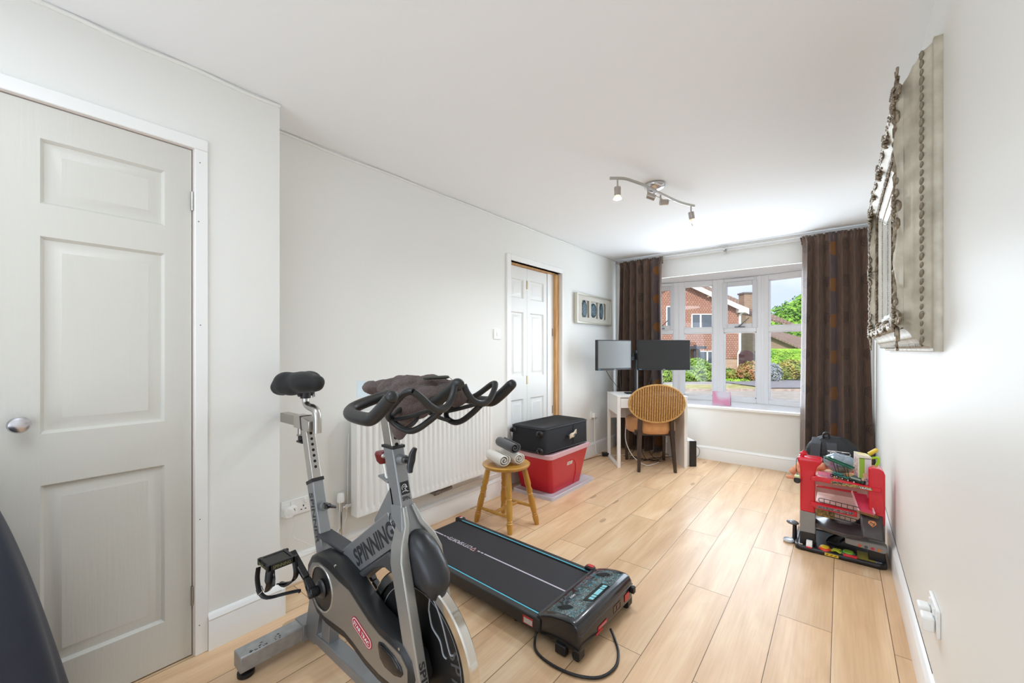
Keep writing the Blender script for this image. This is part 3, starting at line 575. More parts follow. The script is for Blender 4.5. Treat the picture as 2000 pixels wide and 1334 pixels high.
# ================================================================ FIXTURES ON THE WALLS AND CEILING
# radiator
rad = thing('radiator', (XL, 1.82, 0), 'white panel radiator with vertical flutes on the left wall', 'radiator')
Xf, ya, yb, za, zb = -2.158, 1.246, 2.41, .272, .868
prof = []; nf = 27; pw = (yb-ya-.05)/nf
mb = MB()
def flute(y):                                       # pressed steel face: raised ribs with narrow channels
    q = ((y-ya-.025)/pw) % 1.
    if y < ya+.025 or y > yb-.025: return 0
    return -.010*max(0, min(1, (abs(q-.5)-.22)/.12)) if True else 0
nn = nf*12; zz = [(za, 1.0), (za+.03, 1.0), (za+.045, 0), (zb-.045, 0), (zb-.03, 1.0), (zb, 1.0)]
ysam = [ya+(yb-ya)*k/nn for k in range(nn+1)]
vs = []; 
for y in ysam:
    for z, fl_ in zz: vs.append((Xf+(flute(y) if not fl_ else 0), y, z))
mb.add(vs, [(i*6+j, (i+1)*6+j, (i+1)*6+j+1, i*6+j+1) for i in range(nn) for j in range(5)])
build('front_panel', mb, M('radiator_white', 'F1F0EC', .32), rad, ang=50)
mb = MB(); mb.box(Xf-.062, Xf-.012, ya+.004, yb-.004, za+.006, zb-.006); mb.box(Xf-.066, Xf-.0005, ya-.001, ya+.006, za, zb); mb.box(Xf-.066, Xf-.0005, yb-.006, yb+.001, za, zb); build('casing', mb, M('radiator_white', 'F1F0EC', .32), rad, bevel=.002)
mb = MB(); mb.box(Xf-.064, Xf-.001, ya, yb, zb-.003, zb+.004)
for k in range(40): mb.box(Xf-.055, Xf-.01, ya+.03+k*.028, ya+.04+k*.028, zb+.004, zb+.006)
build('top_grille', mb, M('radiator_white', 'F1F0EC', .32), rad)
for y in (1.5, 2.2): build('wall_bracket', MB().box(XL+.001, Xf-.06, y, y+.03, .35, .8), steel, rad)
# thermostatic valve on the near lower corner, pipe into the floor; lockshield valve at the far end
def valve(y, head, name):
    v = MB(); x = XL+.045; v.cyl((x+.0, y, .05), (x, y, .33), .0075, n=10); v.cyl((x, y, .315), (x, y, .365), .0135, n=12); v.cyl((x, y-.0, .33), (x, y+(.07 if y < 2 else -.05), .335), .011, n=12); v.cyl((x, y+.02, .333), (x, y+.035, .334), .016, n=6)
    p = build(name, v, chrome, rad)
    if head: h = MB(); h.lathe([(.015, 0), (.020, .004), (.021, .02), (.019, .045), (.016, .053), (.005, .055)], (x, y, .365), n=24); build('valve_head', h, white_p, p)
valve(1.185, True, 'thermostatic_valve'); valve(2.40, False, 'lockshield_valve')
o = build('pipe_stub', MB().tube([(XL+.0, 1.10, .165), (XL+.05, 1.10, .17), (XL+.06, 1.09, .15), (XL+.055, 1.075, .13)], .011, n=10, sm=3), M('grey_cable_end', '4A4846', .6), loc=(XL, 1.1, .165)); tag(o, 'dark bent pipe end sticking out of the skirting left of the radiator', 'pipe')
o = build('pipe_fitting', MB().tube([(XL, 1.86, .235), (XL+.05, 1.86, .235), (XL+.06, 1.9, .232), (XL+.06, 2.02, .235)], .012, n=10, sm=3).cyl((XL+.06, 1.86, .233), (XL+.06, 1.9, .233), .018, n=10), M('old_chrome', '8E8A86', .35, .9), loc=(XL, 1.9, .235)); tag(o, 'old pipe fitting under the radiator just above skirting', 'pipe')
o = build('copper_pipe', MB().tube([(XL+.03, 1.95, .2), (XL+.03, 2.55, .2)], .0075, n=8), M('painted_pipe', 'E6E2DC', .4), loc=(XL, 2.2, .2)); tag(o, 'thin painted pipe running low under the radiator', 'pipe')

# switch and sockets
def plate(name, y, z, w, h, label, cat):
    t_ = thing(name, (XL, y, z), label, cat); mb = MB().box(XL, XL+.009, y-w/2, y+w/2, z-h/2, z+h/2); build('faceplate', mb, white_p, t_, bevel=.0025); return t_
sw = plate('light_switch', 2.59, 1.372, .086, .086, 'white square light switch left of the bifold door', 'switch')
build('rocker', MB().box(XL+.009, XL+.013, 2.58, 2.60, 1.355, 1.389), white_p, sw, bevel=.0015)
ds = plate('double_socket', .955, .400, .148, .086, 'white double wall socket beside the near wall corner', 'socket')
for k, y in enumerate((.92, .99)):
    build('rocker', MB().box(XL+.009, XL+.014, y-.006+.012, y+.006+.012, .412, .434), white_p, ds, bevel=.001)
mb = MB()
for dy, dz, a, b in ((0, .004, .003, .005), (-.011, -.014, .004, .0025), (.011, -.014, .004, .0025)): mb.box(XL+.0088, XL+.0095, .992+dy-a, .992+dy+a, .392+dz-b, .392+dz+b)
build('pin_holes', mb, M('socket_holes', '2A2A2A', .8), ds)
pg = thing('plug_adapter', (XL+.01, .915, .39), 'round white plug-in sensor with small display in the left socket', 'plug')
mb = MB().lathe([(.028, 0), (.030, .004), (.030, .03), (.026, .038), (.008, .040)], (XL+.0095, .905, .388), (1, 0, 0), 28); mb.box(XL+.0095, XL+.045, .91, .945, .375, .415); build('body', mb, white_p, pg, bevel=.003)
build('display', MB().box(XL+.0448, XL+.0456, .92, .934, .393, .406), M('lcd_green', '9AA08A', .4), pg)
o = build('thin_cable', MB().tube([(XL+.03, .93, .375), (XL+.02, .94, .31), (XL+.02, .935, .25), (XL+.03, .98, .21), (XL+.03, 1.04, .165), (XL+.03, 1.10, .15), (XL+.035, 1.17, .2), (XL+.04, 1.22, .27), (XL+.03, 1.235, .5), (XL+.03, 1.24, .75)], .0018, n=6, sm=5), white_p, loc=(XL, 1, .2)); tag(o, 'thin white wire hanging from the plug to the radiator', 'cable')
rs = thing('double_socket', (XR, 1.87, .388), 'white double wall socket low on the right wall', 'socket')
build('faceplate', MB().box(XR-.010, XR, 1.80, 1.945, .345, .431), white_p, rs, bevel=.003)
for y in (1.835, 1.905): build('rocker', MB().box(XR-.014, XR-.010, y-.006, y+.006, .403, .423), white_p, rs)
for y in (1.835, 1.905):
    o = tag(build('plug', MB().box(XR-.042, XR-.011, y-.024, y+.024, .352, .398), white_p, loc=(XR-.02, y, .37), bevel=.006), 'white plug in the %s half of the right wall socket' % ('nearer' if y < 1.87 else 'farther'), 'plug')
# socket with plug behind the desk
s2 = thing('wall_socket', (XL, 4.30, .47), 'white wall socket with plug behind the desk leg', 'socket')
build('faceplate', MB().box(XL, XL+.009, 4.25, 4.40, .43, .516), white_p, s2, bevel=.002); 
o = build('plug', MB().box(XL+.0095, XL+.045, 4.265, 4.315, .445, .50), white_p, loc=(XL, 4.29, .47), bevel=.005); tag(o, 'white plug with hanging white cable left of the desk', 'plug')

# framed picture with three oval medallions
pf_ = thing('framed_picture', (XL, 4.29, 1.70), 'champagne box frame holding three dark blue oval medallions', 'picture')
y0, y1, z0, z1 = 3.872, 4.725, 1.535, 1.868; fmx = M('champagne_frame', 'D9D6C6', .3, .5)
mb = MB(); e = .018; x1 = XL+.045
for a, b, c, d in ((y0, y0+e, z0, z1), (y1-e, y1, z0, z1), (y0+e, y1-e, z0, z0+e), (y0+e, y1-e, z1-e, z1)): mb.box(XL+.002, x1, a, b, c, d)
build('frame', mb, fmx, pf_, bevel=.002)
mt = MB(); mx_ = XL+.030; cys = [3.872+.853*k for k in (.245, .5, .735)]; wv = .085
ys_ = [y0+e, cys[0]-wv, cys[0]+wv, cys[1]-wv, cys[1]+wv, cys[2]-wv, cys[2]+wv, y1-e]
for a, b in ((0, 1), (2, 3), (4, 5), (6, 7)): mt.box(mx_-.006, mx_, ys_[a], ys_[b], z0+e, z1-e)
for a in (1, 3, 5): mt.box(mx_-.006, mx_, ys_[a], ys_[a+1], z0+e, z0+.07); mt.box(mx_-.006, mx_, ys_[a], ys_[a+1], z1-.07, z1-e)
build('mount_board', mt, M('cream_mount', 'E9E4D8', .8), pf_)
build('backing', MB().box(XL+.004, XL+.008, y0+e, y1-e, z0+e, z1-e), M('cream_backing', 'EDE9E0', .8), pf_)
for k, (cy, w, h) in enumerate(zip(cys, (.060, .078, .052), (.100, .082, .098))):
    m_ = MB(); m_.lathe([(1, 0), (1, .006), (.9, .009), (.02, .010)], (0, 0, 0), (1, 0, 0), 32)
    m_.v = [Vector((XL+.010+v.x*.9, cy+v.y*w, 1.70+v.z*h)) for v in m_.v]
    c_ = MB(); c_.lathe([(1, 0), (1, .003), (.7, .006), (.02, .007)], (0, 0, 0), (1, 0, 0), 28); c_.v = [Vector((XL+.0185+v.x*.5, cy+v.y*w*.72, 1.70+v.z*h*.75)) for v in c_.v]
    p_ = build('medallion', m_, M('medallion_dark', '1F3A45', .4, col2='4B6C78', nscale=60), pf_)
    build('relief', c_, M('medallion_pale', '8FA9B4', .45, col2='244452', nscale=90, lo=.42, hi=.58), p_)
build('glass', MB().box(XL+.036, XL+.037, y0+e, y1-e, z0+e, z1-e), glass('picture_glass'), pf_, flat=True)

# ceiling spotlight bar: S-curved rail, ceiling plate, four heads
sl_ = thing('ceiling_spotlight', (-.985, 2.82, ZC), 'curved brushed steel ceiling spotlight rail with four heads', 'ceiling light')
bp_ = [(-1.122, 2.352), (-1.055, 2.41), (-1.02, 2.50), (-.992, 2.60), (-.972, 2.72), (-.955, 2.82), (-.935, 2.93), (-.915, 3.03), (-.885, 3.12), (-.846, 3.205)]
mb = MB(); mb.tube([(x, y, 2.312) for x, y in bp_], .009, n=10, sm=5, flat=(.45, 1.1)); build('rail', mb, steel, sl_)
cx_, cy_ = -1.0, 2.80
mb = MB().lathe([(.068, 0), (.071, -.008), (.069, -.018), (.056, -.032), (.03, -.042), (.012, -.046), (.010, -.066), (.002, -.068)], (cx_, cy_, ZC), n=36); build('ceiling_plate', mb, M('satin_plate', 'CFCDD0', .22, 1.), sl_)
build('fixing_screw', MB().cyl((cx_+.05, cy_+.02, ZC-.009), (cx_+.066, cy_+.026, ZC-.009), .005, n=8), chrome, sl_)
bulb = M('lit_bulb', 'FFF2DA', .4, emit=('FFF0D6', 9)); bulbside = M('bulb_glass', 'F3D9B4', .3, emit=('FFD9A8', 1.2))
def head(p, d, lit, hook=True):
    x, y = p; d = Vector(d).normalized(); top = Vector((x, y, 2.306)); j = Vector((x, y, 2.256)); a, b = basis(d)
    h = MB(); h.cyl(j-d*.004, j+d*.05, .020, .020, n=24); h.cyl(j+d*.006, j+d*.008, .0215, n=24)
    ho = build('spot_head', h, M('satin_head', 'B9B2AC', .38, .9), sl_)
    s_ = MB(); s_.cyl(top, j, .0055, n=10); s_.ell(j, (.009, .009, .009), 10, 8); build('stem', s_, steel, ho)
    if lit:
        l = MB(); l.lathe([(.017, 0), (.018, .008), (.022, .016), (.0255, .022), (.0255, .025)], j+d*.045, d, 24, caps=False); build('bulb_body', l, bulbside, ho)
        l = MB(); l.lathe([(.0253, 0), (.020, .003), (.002, .004)], j+d*.0695, d, 24); build('bulb_face', l, bulb, ho)
    if hook:
        k_ = MB(); k_.tube([j+d*.04+a*.022, j+d*.055+a*.030, j+d*.085+a*.028, j+d*.10+a*.012], .0022, n=6, sm=4); build('clip_wire', k_, steel, ho)
head((-1.088, 2.392), (0, 0, -1), True, False); head((-.985, 2.632), (.75, .45, -.38), False); head((-.965, 2.815), (.8, .55, -.02), False); head((-.862, 3.17), (.12, .1, -1), True)
for q, p in enumerate(((-1.105, 2.372), (-.862, 3.17))):
    l = light('spot_bulb', 'SPOT', (p[0], p[1], 2.15), 28, (.86, .93, 1), shadow_soft_size=.10, spot_size=math.radians(165), spot_blend=.9)

# ================================================================ ORNATE MIRROR ON THE RIGHT WALL
mir = thing('ornate_mirror', (XR, 2.62, 1.70), 'large ornate antique silver framed mirror on the right wall', 'mirror')
my0, my1, mz0, mz1 = 1.765, 3.50, 1.234, 2.192
fs = M('aged_silver_leaf', 'D2CBBA', .42, .2, col2='A69E8C', nscale=14, ndet=6, bump=.5, bscale=60, bdist=.002, lo=.3, hi=.75)
fd = M('dark_bronze_leaf', '6F604E', .42, .5, col2='A69A86', nscale=40, bump=.6, bscale=90, bdist=.003)
fbright = M('bright_silver_slip', 'DAD7CE', .3, .6)
def mside(k, s, t, h):      # k side 0..3 (near, top, far, bottom); s 0..1 along it; t inset from the edge; h height off the wall
    y0, y1, z0, z1 = my0+t, my1-t, mz0+t, mz1-t
    if k == 0: y, z = y0, z0+(z1-z0)*s
    elif k == 1: y, z = y0+(y1-y0)*s, z1
    elif k == 2: y, z = y1, z1+(z0-z1)*s
    else: y, z = y1+(y0-y1)*s, z0
    return Vector((XR-h, y, z))
def msweep(mb, prof, n=(40, 64), wav=None, m=0):
    rings = []
    for k in range(4):
        nk = n[k % 2]
        for i in range(nk):
            s = i/nk; rings.append([mside(k, s, t+(wav(k, s, j)[0] if wav else 0), h+(wav(k, s, j)[1] if wav else 0)) for j, (t, h) in enumerate(prof)])
    rings.append(rings[0]); mb.loft(rings, m, False, False)
mb = MB(); msweep(mb, [(0, .0), (0, .019), (.003, .021), (.010, .021), (.013, .026), (.016, .031), (.020, .040), (.028, .048), (.040, .054), (.043, .058), (.046, .062), (.056, .066), (.066, .071), (.076, .080)], wav=None); build('outer_moulding', mb, fs, mir, ang=60)
def wv(k, s, j):            # the outer crest swells and dips along the rail
    L = .94 if k % 2 == 0 else 1.73; x = s*L; edge = min(x, L-x)
    a = .006*sin(x*2*PI/.235) + (.006 if edge < .16 else 0)
    return (a*(1 if j in (1, 2, 3) else .3), .004*sin(x*2*PI/.235+1) if j in (1, 2, 3, 4) else 0)
mb = MB(); msweep(mb, [(.076, .080), (.080, .092), (.086, .098), (.094, .100), (.104, .096), (.118, .082), (.124, .074)], wav=wv, n=(80, 130)); build('crest_moulding', mb, fs, mir, ang=60)
mb = MB(); msweep(mb, [(.122, .076), (.128, .070), (.150, .062), (.156, .056)]); build('inner_cove', mb, fd, mir, ang=60)
mb = MB(); msweep(mb, [(.156, .056), (.160, .060), (.165, .058), (.168, .050), (.178, .048), (.184, .042), (.198, .036), (.205, .030)]); build('silver_slip', mb, fbright, mir, ang=60)
# carved leaf runs: rows of small acanthus lobes on the cove, the pencil-edge and along the crest
def lobes(name, t, h, pitch, size, mat, tilt=.6, mats=None, skip=None):
    mb = MB(); rr = random.Random(int(t*1000))
    for k in range(4):
        L = (mz1-mz0 if k % 2 == 0 else my1-my0)-2*t; n = int(L/pitch)
        for i in range(n):
            s = (i+.5)/n
            if skip and skip(k, s, L): continue
            c = mside(k, s, t, h); d = (mside(k, min(1, s+.02), t, h)-mside(k, max(0, s-.02), t, h)).normalized(); inn = Vector((-1, 0, 0)); wn_ = d.cross(inn)
            z = rr.uniform(.8, 1.2); R = Matrix((d*cos(tilt)+wn_*sin(tilt), wn_*cos(tilt)-d*sin(tilt), inn)).transposed()
            mb.ell(c, (size[0]*z, size[1]*z, size[2]*z), 8, 6, R=R)
    return build(name, mb, mat, mir)
lobes('leaf_run', .139, .068, .020, (.014, .007, .006), fd); lobes('bead_run', .181, .046, .011, (.004, .004, .003), fbright)
lobes('edge_leaf_run', .022, .044, .026, (.013, .005, .005), M('leaf_run_grey', '8C8372', .45, .3), .5)
CB = []          # corner and centre cartouches: scrolls, shells and berries on the crest
def scroll(c, e1, e2, r, turns, w, sgn=1):
    pts = []; rad = []
    for i in range(26):
        q = i/25; a = sgn*q*turns*2*PI; rr_ = r*(1-q)**.8+.002; pts.append(Vector(c)+e1*(rr_*cos(a))+e2*(rr_*sin(a))+Vector((-1, 0, 0))*(.006*q)); rad.append(w*(1-.5*q))
    mb.tube(pts, rad, n=7)
def cart(k, s, t, size, h=.092, m=1):
    global mb
    mb = MB()
    c = mside(k, s, t, h); d = (mside(k, min(1, s+.02), t, h)-mside(k, max(0, s-.02), t, h)).normalized(); inn = Vector((-1, 0, 0)); w_ = inn.cross(d)
    mb.ell(c, (size*.42, size*.3, .016), 12, 8, R=Matrix((d, w_, inn)).transposed())
    for a in range(7): q = PI*a/6; mb.tube([c+d*(cos(q)*size*.1)+w_*(sin(q)*size*.1)+inn*.012, c+d*(cos(q)*size*.55)+w_*(sin(q)*size*.45)+inn*.010, c+d*(cos(q)*size*.72)+w_*(sin(q)*size*.6)-inn*.004], [.003, .0065, .002], n=6, sm=3)
    for g in (-1, 1): scroll(c+d*g*size*.72, d*g, w_, size*.30, 1.3, size*.085, g); scroll(c+d*g*size*1.25+w_*.005, d*g, w_, size*.20, 1.2, size*.06, -g)
    for a in range(5): mb.ell(c+w_*(-size*.25)+d*(size*.2*(a-2))+inn*.012, (.006, .006, .006), 8, 6)
    build('carved_cartouche', mb, fd, mir, ang=60)
for k in range(4): cart(k, .5, .094, .07 if k % 2 == 0 else .075)
for k in range(4): cart(k, .985, .105, .075); cart(k, .015, .105, .075)
for k in (1, 3): cart(k, .26, .094, .05); cart(k, .74, .094, .05)
# twisted ribbon between the cartouches
mb = MB()
for k in range(4):
    L = (mz1-mz0 if k % 2 == 0 else my1-my0)-.2; n = int(L/.008)
    rings = []
    for i in range(n+1):
        s = i/n; c = mside(k, s, .100, .0985+.002*sin(i*1.3)); rings.append(c)
    mb.tube(rings, [.0062+.0016*sin(i*1.9) for i in range(n+1)], n=7)
build('twisted_ribbon', mb, fd, mir)
build('mirror_glass', MB().box(XR-.032, XR-.026, my0+.19, my1-.19, mz0+.19, mz1-.19), M('mirror_silvering', 'F2F2F2', .01, 1.), mir, flat=True)
build('back_board', MB().box(XR-.02, XR-.001, my0+.004, my1-.004, mz0+.004, mz1-.004), M('mirror_backing', '4A3B2E', .8), mir)

# ================================================================ CURTAINS
def curtain_mat():
    m = bpy.data.materials.new('brown_curtain_cloth'); m.use_nodes = True; t = m.node_tree; b = t.nodes['Principled BSDF']
    uvn = N(t, 'ShaderNodeUVMap'); sp = N(t, 'ShaderNodeSeparateXYZ'); t.links.new(uvn.outputs[0], sp.inputs[0]); U, V = sp.outputs[0], sp.outputs[1]
    nzz = N(t, 'ShaderNodeTexNoise'); nzz.inputs['Scale'].default_value = 1; nzz.inputs['Detail'].default_value = 3
    mp = N(t, 'ShaderNodeMapping'); mp.inputs['Scale'].default_value = (260, 9, 1); t.links.new(uvn.outputs[0], mp.inputs['Vector']); t.links.new(mp.outputs[0], nzz.inputs['Vector'])
    r = N(t, 'ShaderNodeValToRGB'); r.color_ramp.elements[0].position = .3; r.color_ramp.elements[0].color = lin('4A3A33'); r.color_ramp.elements[1].position = .75; r.color_ramp.elements[1].color = lin('7C614F')
    t.links.new(nzz.outputs['Fac'], r.inputs['Fac'])
    def discs(pu, pv, u0, v0, rad):
        du = mth(t, 'SUBTRACT', mth(t, 'FRACT', mth(t, 'ADD', mth(t, 'DIVIDE', mth(t, 'SUBTRACT', U, u0), pu), .5)), .5); dv = mth(t, 'SUBTRACT', mth(t, 'FRACT', mth(t, 'ADD', mth(t, 'DIVIDE', mth(t, 'SUBTRACT', V, v0), pv), .5)), .5)
        x = mth(t, 'MULTIPLY', du, pu); y = mth(t, 'MULTIPLY', dv, pv); return mth(t, 'SQRT', mth(t, 'ADD', mth(t, 'MULTIPLY', x, x), mth(t, 'MULTIPLY', y, y)))
    n5 = N(t, 'ShaderNodeTexNoise'); n5.inputs['Scale'].default_value = 130; t.links.new(uvn.outputs[0], n5.inputs['Vector'])
    d = discs(1.4, .34, .52, .13, .036)
    orange = mth(t, 'MULTIPLY', mth(t, 'LESS_THAN', d, .064), mth(t, 'GREATER_THAN', n5.outputs['Fac'], .36))
    mxx = N(t, 'ShaderNodeMix', data_type='RGBA'); t.links.new(orange, mxx.inputs[0]); t.links.new(r.outputs[0], mxx.inputs[6]); mxx.inputs[7].default_value = lin('8A5A2A')
    band = mth(t, 'LESS_THAN', mth(t, 'ABSOLUTE', mth(t, 'SUBTRACT', mth(t, 'FRACT', mth(t, 'ADD', mth(t, 'DIVIDE', mth(t, 'SUBTRACT', U, .52), 1.4), .5)), .5)), .055)
    mb_ = N(t, 'ShaderNodeMix', data_type='RGBA'); t.links.new(mth(t, 'MULTIPLY', band, .3), mb_.inputs[0]); t.links.new(r.outputs[0], mb_.inputs[6]); mb_.inputs[7].default_value = lin('565869'); t.links.new(mb_.outputs[2], mxx.inputs[6])
    d2_ = discs(.30, .34, .10, .16, .05); wv_ = mth(t, 'SINE', mth(t, 'MULTIPLY', mth(t, 'ADD', d2_, mth(t, 'MULTIPLY', n5.outputs['Fac'], .03)), 420))
    dark = mth(t, 'MULTIPLY', mth(t, 'LESS_THAN', d2_, .055), mth(t, 'GREATER_THAN', wv_, .1))
    mx2 = N(t, 'ShaderNodeMix', data_type='RGBA'); t.links.new(mth(t, 'MULTIPLY', dark, .75), mx2.inputs[0]); t.links.new(mxx.outputs[2], mx2.inputs[6]); mx2.inputs[7].default_value = lin('2A1C17')
    t.links.new(mx2.outputs[2], b.inputs['Base Color']); b.inputs['Roughness'].default_value = .5; b.inputs['Sheen Weight'].default_value = .25; b.inputs['Specular IOR Level'].default_value = .35
    bp = N(t, 'ShaderNodeBump'); bp.inputs['Strength'].default_value = .4; bp.inputs['Distance'].default_value = .001; t.links.new(nzz.outputs['Fac'], bp.inputs['Height']); t.links.new(bp.outputs[0], b.inputs['Normal']); return m
cmat = curtain_mat()
def curtain(x0, x1, b0, b1, folds, label, seed, u0, zbot=.02, phase=0.):
    rr = random.Random(seed); t_ = thing('curtain', ((x0+x1)/2, 4.84, 0), label, 'curtain', None)
    ph = [rr.uniform(-.5, .5) for _ in range(40)]; am = [rr.uniform(.75, 1.25) for _ in range(40)]; ztop = 2.345
    nu, nv = 260, 60; clothw = (x1-x0)*2.1
    def f(u, v):
        z = ztop-(ztop-zbot)*v; k = min(1, v/.05); q = u*folds; i = int(q) % 40; fr_ = q-int(q)
        A = (am[i]*(1-fr_)+am[(i+1) % 40]*fr_); P0 = (ph[i]*(1-fr_)+ph[(i+1) % 40]*fr_)
        wx0 = x0+(b0-x0)*v**1.2; wx1 = x1+(b1-x1)*v**1.2
        a = 2*PI*q+P0*(.6+1.2*v)+phase
        depth = (.012*(1-k)+(.040+.030*v)*k)*A
        pin = .009*sin(2*PI*u*folds*3)*(1-k)
        y = 4.845+depth*sin(a)+pin+.006*sin(7*v+u*9)
        x = wx0+(wx1-wx0)*u+.016*sin(2*a)*k*.6
        if v < .035: x += (u-.5)*.02*(1-v/.035)
        return Vector((x, y, z))
    us = {}
    mb = MB().grid(f, nu, nv)
    for i in range(nu+1):
        for j in range(nv+1): us[i*(nv+1)+j] = (u0+clothw*i/nu, (ztop-zbot)*(1-j/nv))
    build('cloth', mb, cmat, t_, uv=lambda v, vi: us[vi], norm=False, solid=.003, ang=80)
    n = int((x1-x0)/.045)
    for i in range(n+1):
        x = x0+(x1-x0)*i/n; hk = MB(); hk.tube([(x, 4.865, 2.325), (x+.004, 4.875, 2.345), (x+.002, 4.868, 2.357), (x-.002, 4.858, 2.35)], .0016, n=5, sm=2); build('hook', hk, steel, t_)
    hd = MB(); hd.grid(lambda u, v: Vector((x0+(x1-x0)*u, 4.868+.003*sin(u*40), 2.335-.07*v)), 40, 2); build('heading_tape', hd, cmat, t_, uv=lambda v, vi: (u0, 0.), solid=.002)
    return t_
curtain(-2.165, -1.64, -2.20, -1.60, 6, 'brown patterned curtain left of the window behind the desk', 3, -.45)
curtain(-.30, .175, -.325, .225, 5.5, 'brown curtain with orange discs hanging right of the window', 5, .0, phase=.8)
pole = thing('curtain_pole', (-1, 4.87, 2.345), 'thin brushed metal curtain pole across the window wall', 'curtain pole')
build('rod', MB().cyl((-2.225, 4.872, 2.352), (.215, 4.872, 2.352), .0055, n=12).cyl((-2.225, 4.852, 2.340), (.215, 4.852, 2.340), .0035, n=10), steel, pole)
for x in (-2.222, .212): build('end_cap', MB().cyl((x-.006, 4.868, 2.346), (x+.006, 4.868, 2.346), .016, n=16), steel, pole)
for x in (-2.19, -.985, .19): build('bracket', MB().box(x-.012, x+.012, 4.858, 4.936, 2.322, 2.334).box(x-.012, x+.012, 4.926, 4.936, 2.30, 2.36), steel, pole)
# ================================================================ SPIN BIKE (rear stabiliser at the left, flywheel nearest the camera)
BY = .80
bike = thing('exercise_bike', (-1.3, BY, 0), 'silver and black indoor spin bike with brown towel on its bars', 'exercise bike')
B = lambda x, z, w=0.: Vector((x, BY+w, z))
def boxtube(mb, pts, wx, wy, m=0):   # rectangular tube through side-view points: wx thickness in the side plane, wy across
    rings = []
    for i, (x, z) in enumerate(pts):
        a = pts[max(0, i-1)]; c = pts[min(len(pts)-1, i+1)]; d = Vector((c[0]-a[0], 0, c[1]-a[1])).normalized(); n = Vector((d.z, 0, -d.x))
        rings.append([B(x, z)+n*(wx/2*p)+Vector((0, wy/2*q, 0)) for p, q in ((-1, -1), (1, -1), (1, 1), (-1, 1))])
    return mb.loft(rings, m)
# frame
f = MB()
boxtube(f, [(-1.585, .28), (-1.655, .50), (-1.716, .690)], .056, .046)          # seat tube sleeve
fr1 = build('seat_tube', f, silver, bike, bevel=.004)
f = MB(); f.prism([(-1.145, .905), (-1.190, .915), (-1.095, .610), (-1.048, .650)][:0] or [(-1.188, .922), (-1.132, .922), (-1.068, .690), (-1.055, .645), (-1.115, .575), (-1.128, .700)], -.0225, .0225, lambda u, v, w: B(u, v, w)); hd = build('head_tube', f, silver, bike, bevel=.004)
f = MB(); boxtube(f, [(-1.45, .425), (-1.125, .665)], .105, .05); f.prism([(-1.24, .66), (-1.14, .80), (-1.10, .66), (-1.2, .55)], -.0225, .0225, lambda u, v, w: B(u, v, w)); dt = build('down_tube', f, silver, bike, bevel=.004)
f = MB(); f.prism([(-1.36, .425), (-1.14, .585), (-1.10, .56), (-1.10, .515), (-1.16, .525), (-1.22, .50), (-1.29, .445), (-1.345, .40)], -.035, .035, lambda u, v, w: B(u, v, w)); build('brake_housing', f, M('brake_housing_grey', '3E3F42', .5), bike, bevel=.008)  # dark grey plastic piece under the down tube
# fork: plates flaring from the head tube to either side of the flywheel
def blade(sg):
    f = MB(); rings = []
    for x, z, y0, y1, wx in ((-1.098, .735, .010, .0235, .05), (-1.072, .685, .018, .036, .056), (-1.050, .640, .040, .066, .058), (-1.034, .600, .046, .079, .058), (-.967, .36, .046, .079, .056), (-.887, .075, .046, .079, .054)):
        rings.append([B(x+a*wx/2, z+a*.008, sg*b) for a, b in ((-1, y0), (1, y0), (1, y1), (-1, y1))])
    f.loft(rings); return f
build('fork_blade', blade(-1), M('light_silver_plate', 'A3A29E', .33, .6), bike, bevel=.004); build('fork_blade', blade(1), M('light_silver_plate', 'A3A29E', .33, .6), bike, bevel=.004)
f = MB(); f.hexa([B(-1.13, .70, -.03), B(-1.04, .66, -.05), B(-1.04, .66, .05), B(-1.13, .70, .03)], [B(-1.15, .745, -.02), B(-1.085, .745, -.022), B(-1.085, .745, .022), B(-1.15, .745, .02)]); build('fork_crown', f, silver, bike, bevel=.004)
# lower rail, struts, stabilisers
f = MB(); f.box(-1.73, -.80, BY-.028, BY+.028, .045, .085); f.hexa([B(-1.62, .05, -.022), B(-1.56, .05, -.022), B(-1.56, .05, .022), B(-1.62, .05, .022)], [B(-1.60, .30, -.022), B(-1.54, .30, -.022), B(-1.54, .30, .022), B(-1.60, .30, .022)])
f.hexa([B(-1.75, .04, -.03), B(-1.66, .04, -.03), B(-1.66, .04, .03), B(-1.75, .04, .03)], [B(-1.70, .24, -.028), B(-1.58, .34, -.028), B(-1.58, .34, .028), B(-1.70, .24, .028)])
build('lower_frame', f, silver, bike, bevel=.004)
build('rating_label', MB().box(-1.68, -1.57, BY-.022, BY+.022, .0852, .0858), M('foil_label', 'CFD2D6', .3, .5, col2='9FA4AA', nscale=120), bike)
for x, nm in ((-1.762, 'rear_stabiliser'), (-.80, 'front_stabiliser')):
    f = MB(); f.box(x-.035, x+.035, BY-.27, BY+.27, .034, .096); st_ = build(nm, f, M('scuffed_silver', '9B9C9D', .45, .5, col2='A9ABAC', nscale=30), bike, bevel=.005)
    f = MB(); f.box(x-.04, x+.04, BY-.045, BY+.045, .030, .100); build('collar', f, silver, st_, bevel=.003)
    for y in (BY-.24, BY+.24): build('levelling_foot', MB().lathe([(.026, 0), (.029, .004), (.029, .016), (.018, .022), (.007, .024), (.007, .036)], (x, y, 0), n=24), rubber, st_)
f = MB(); rr = random.Random(4)
for _ in range(26):
    y = BY-.27+.03+rr.random()*.12; x = -1.762+.033-rr.random()**2*.03; f.box(x-.002-rr.random()*.004, x, y, y+.002+rr.random()*.006, .0961, .0964)
tag(build('paint_chips', f, M('chip_dark', '3A3A3A', .8), bike), kind='stuff')
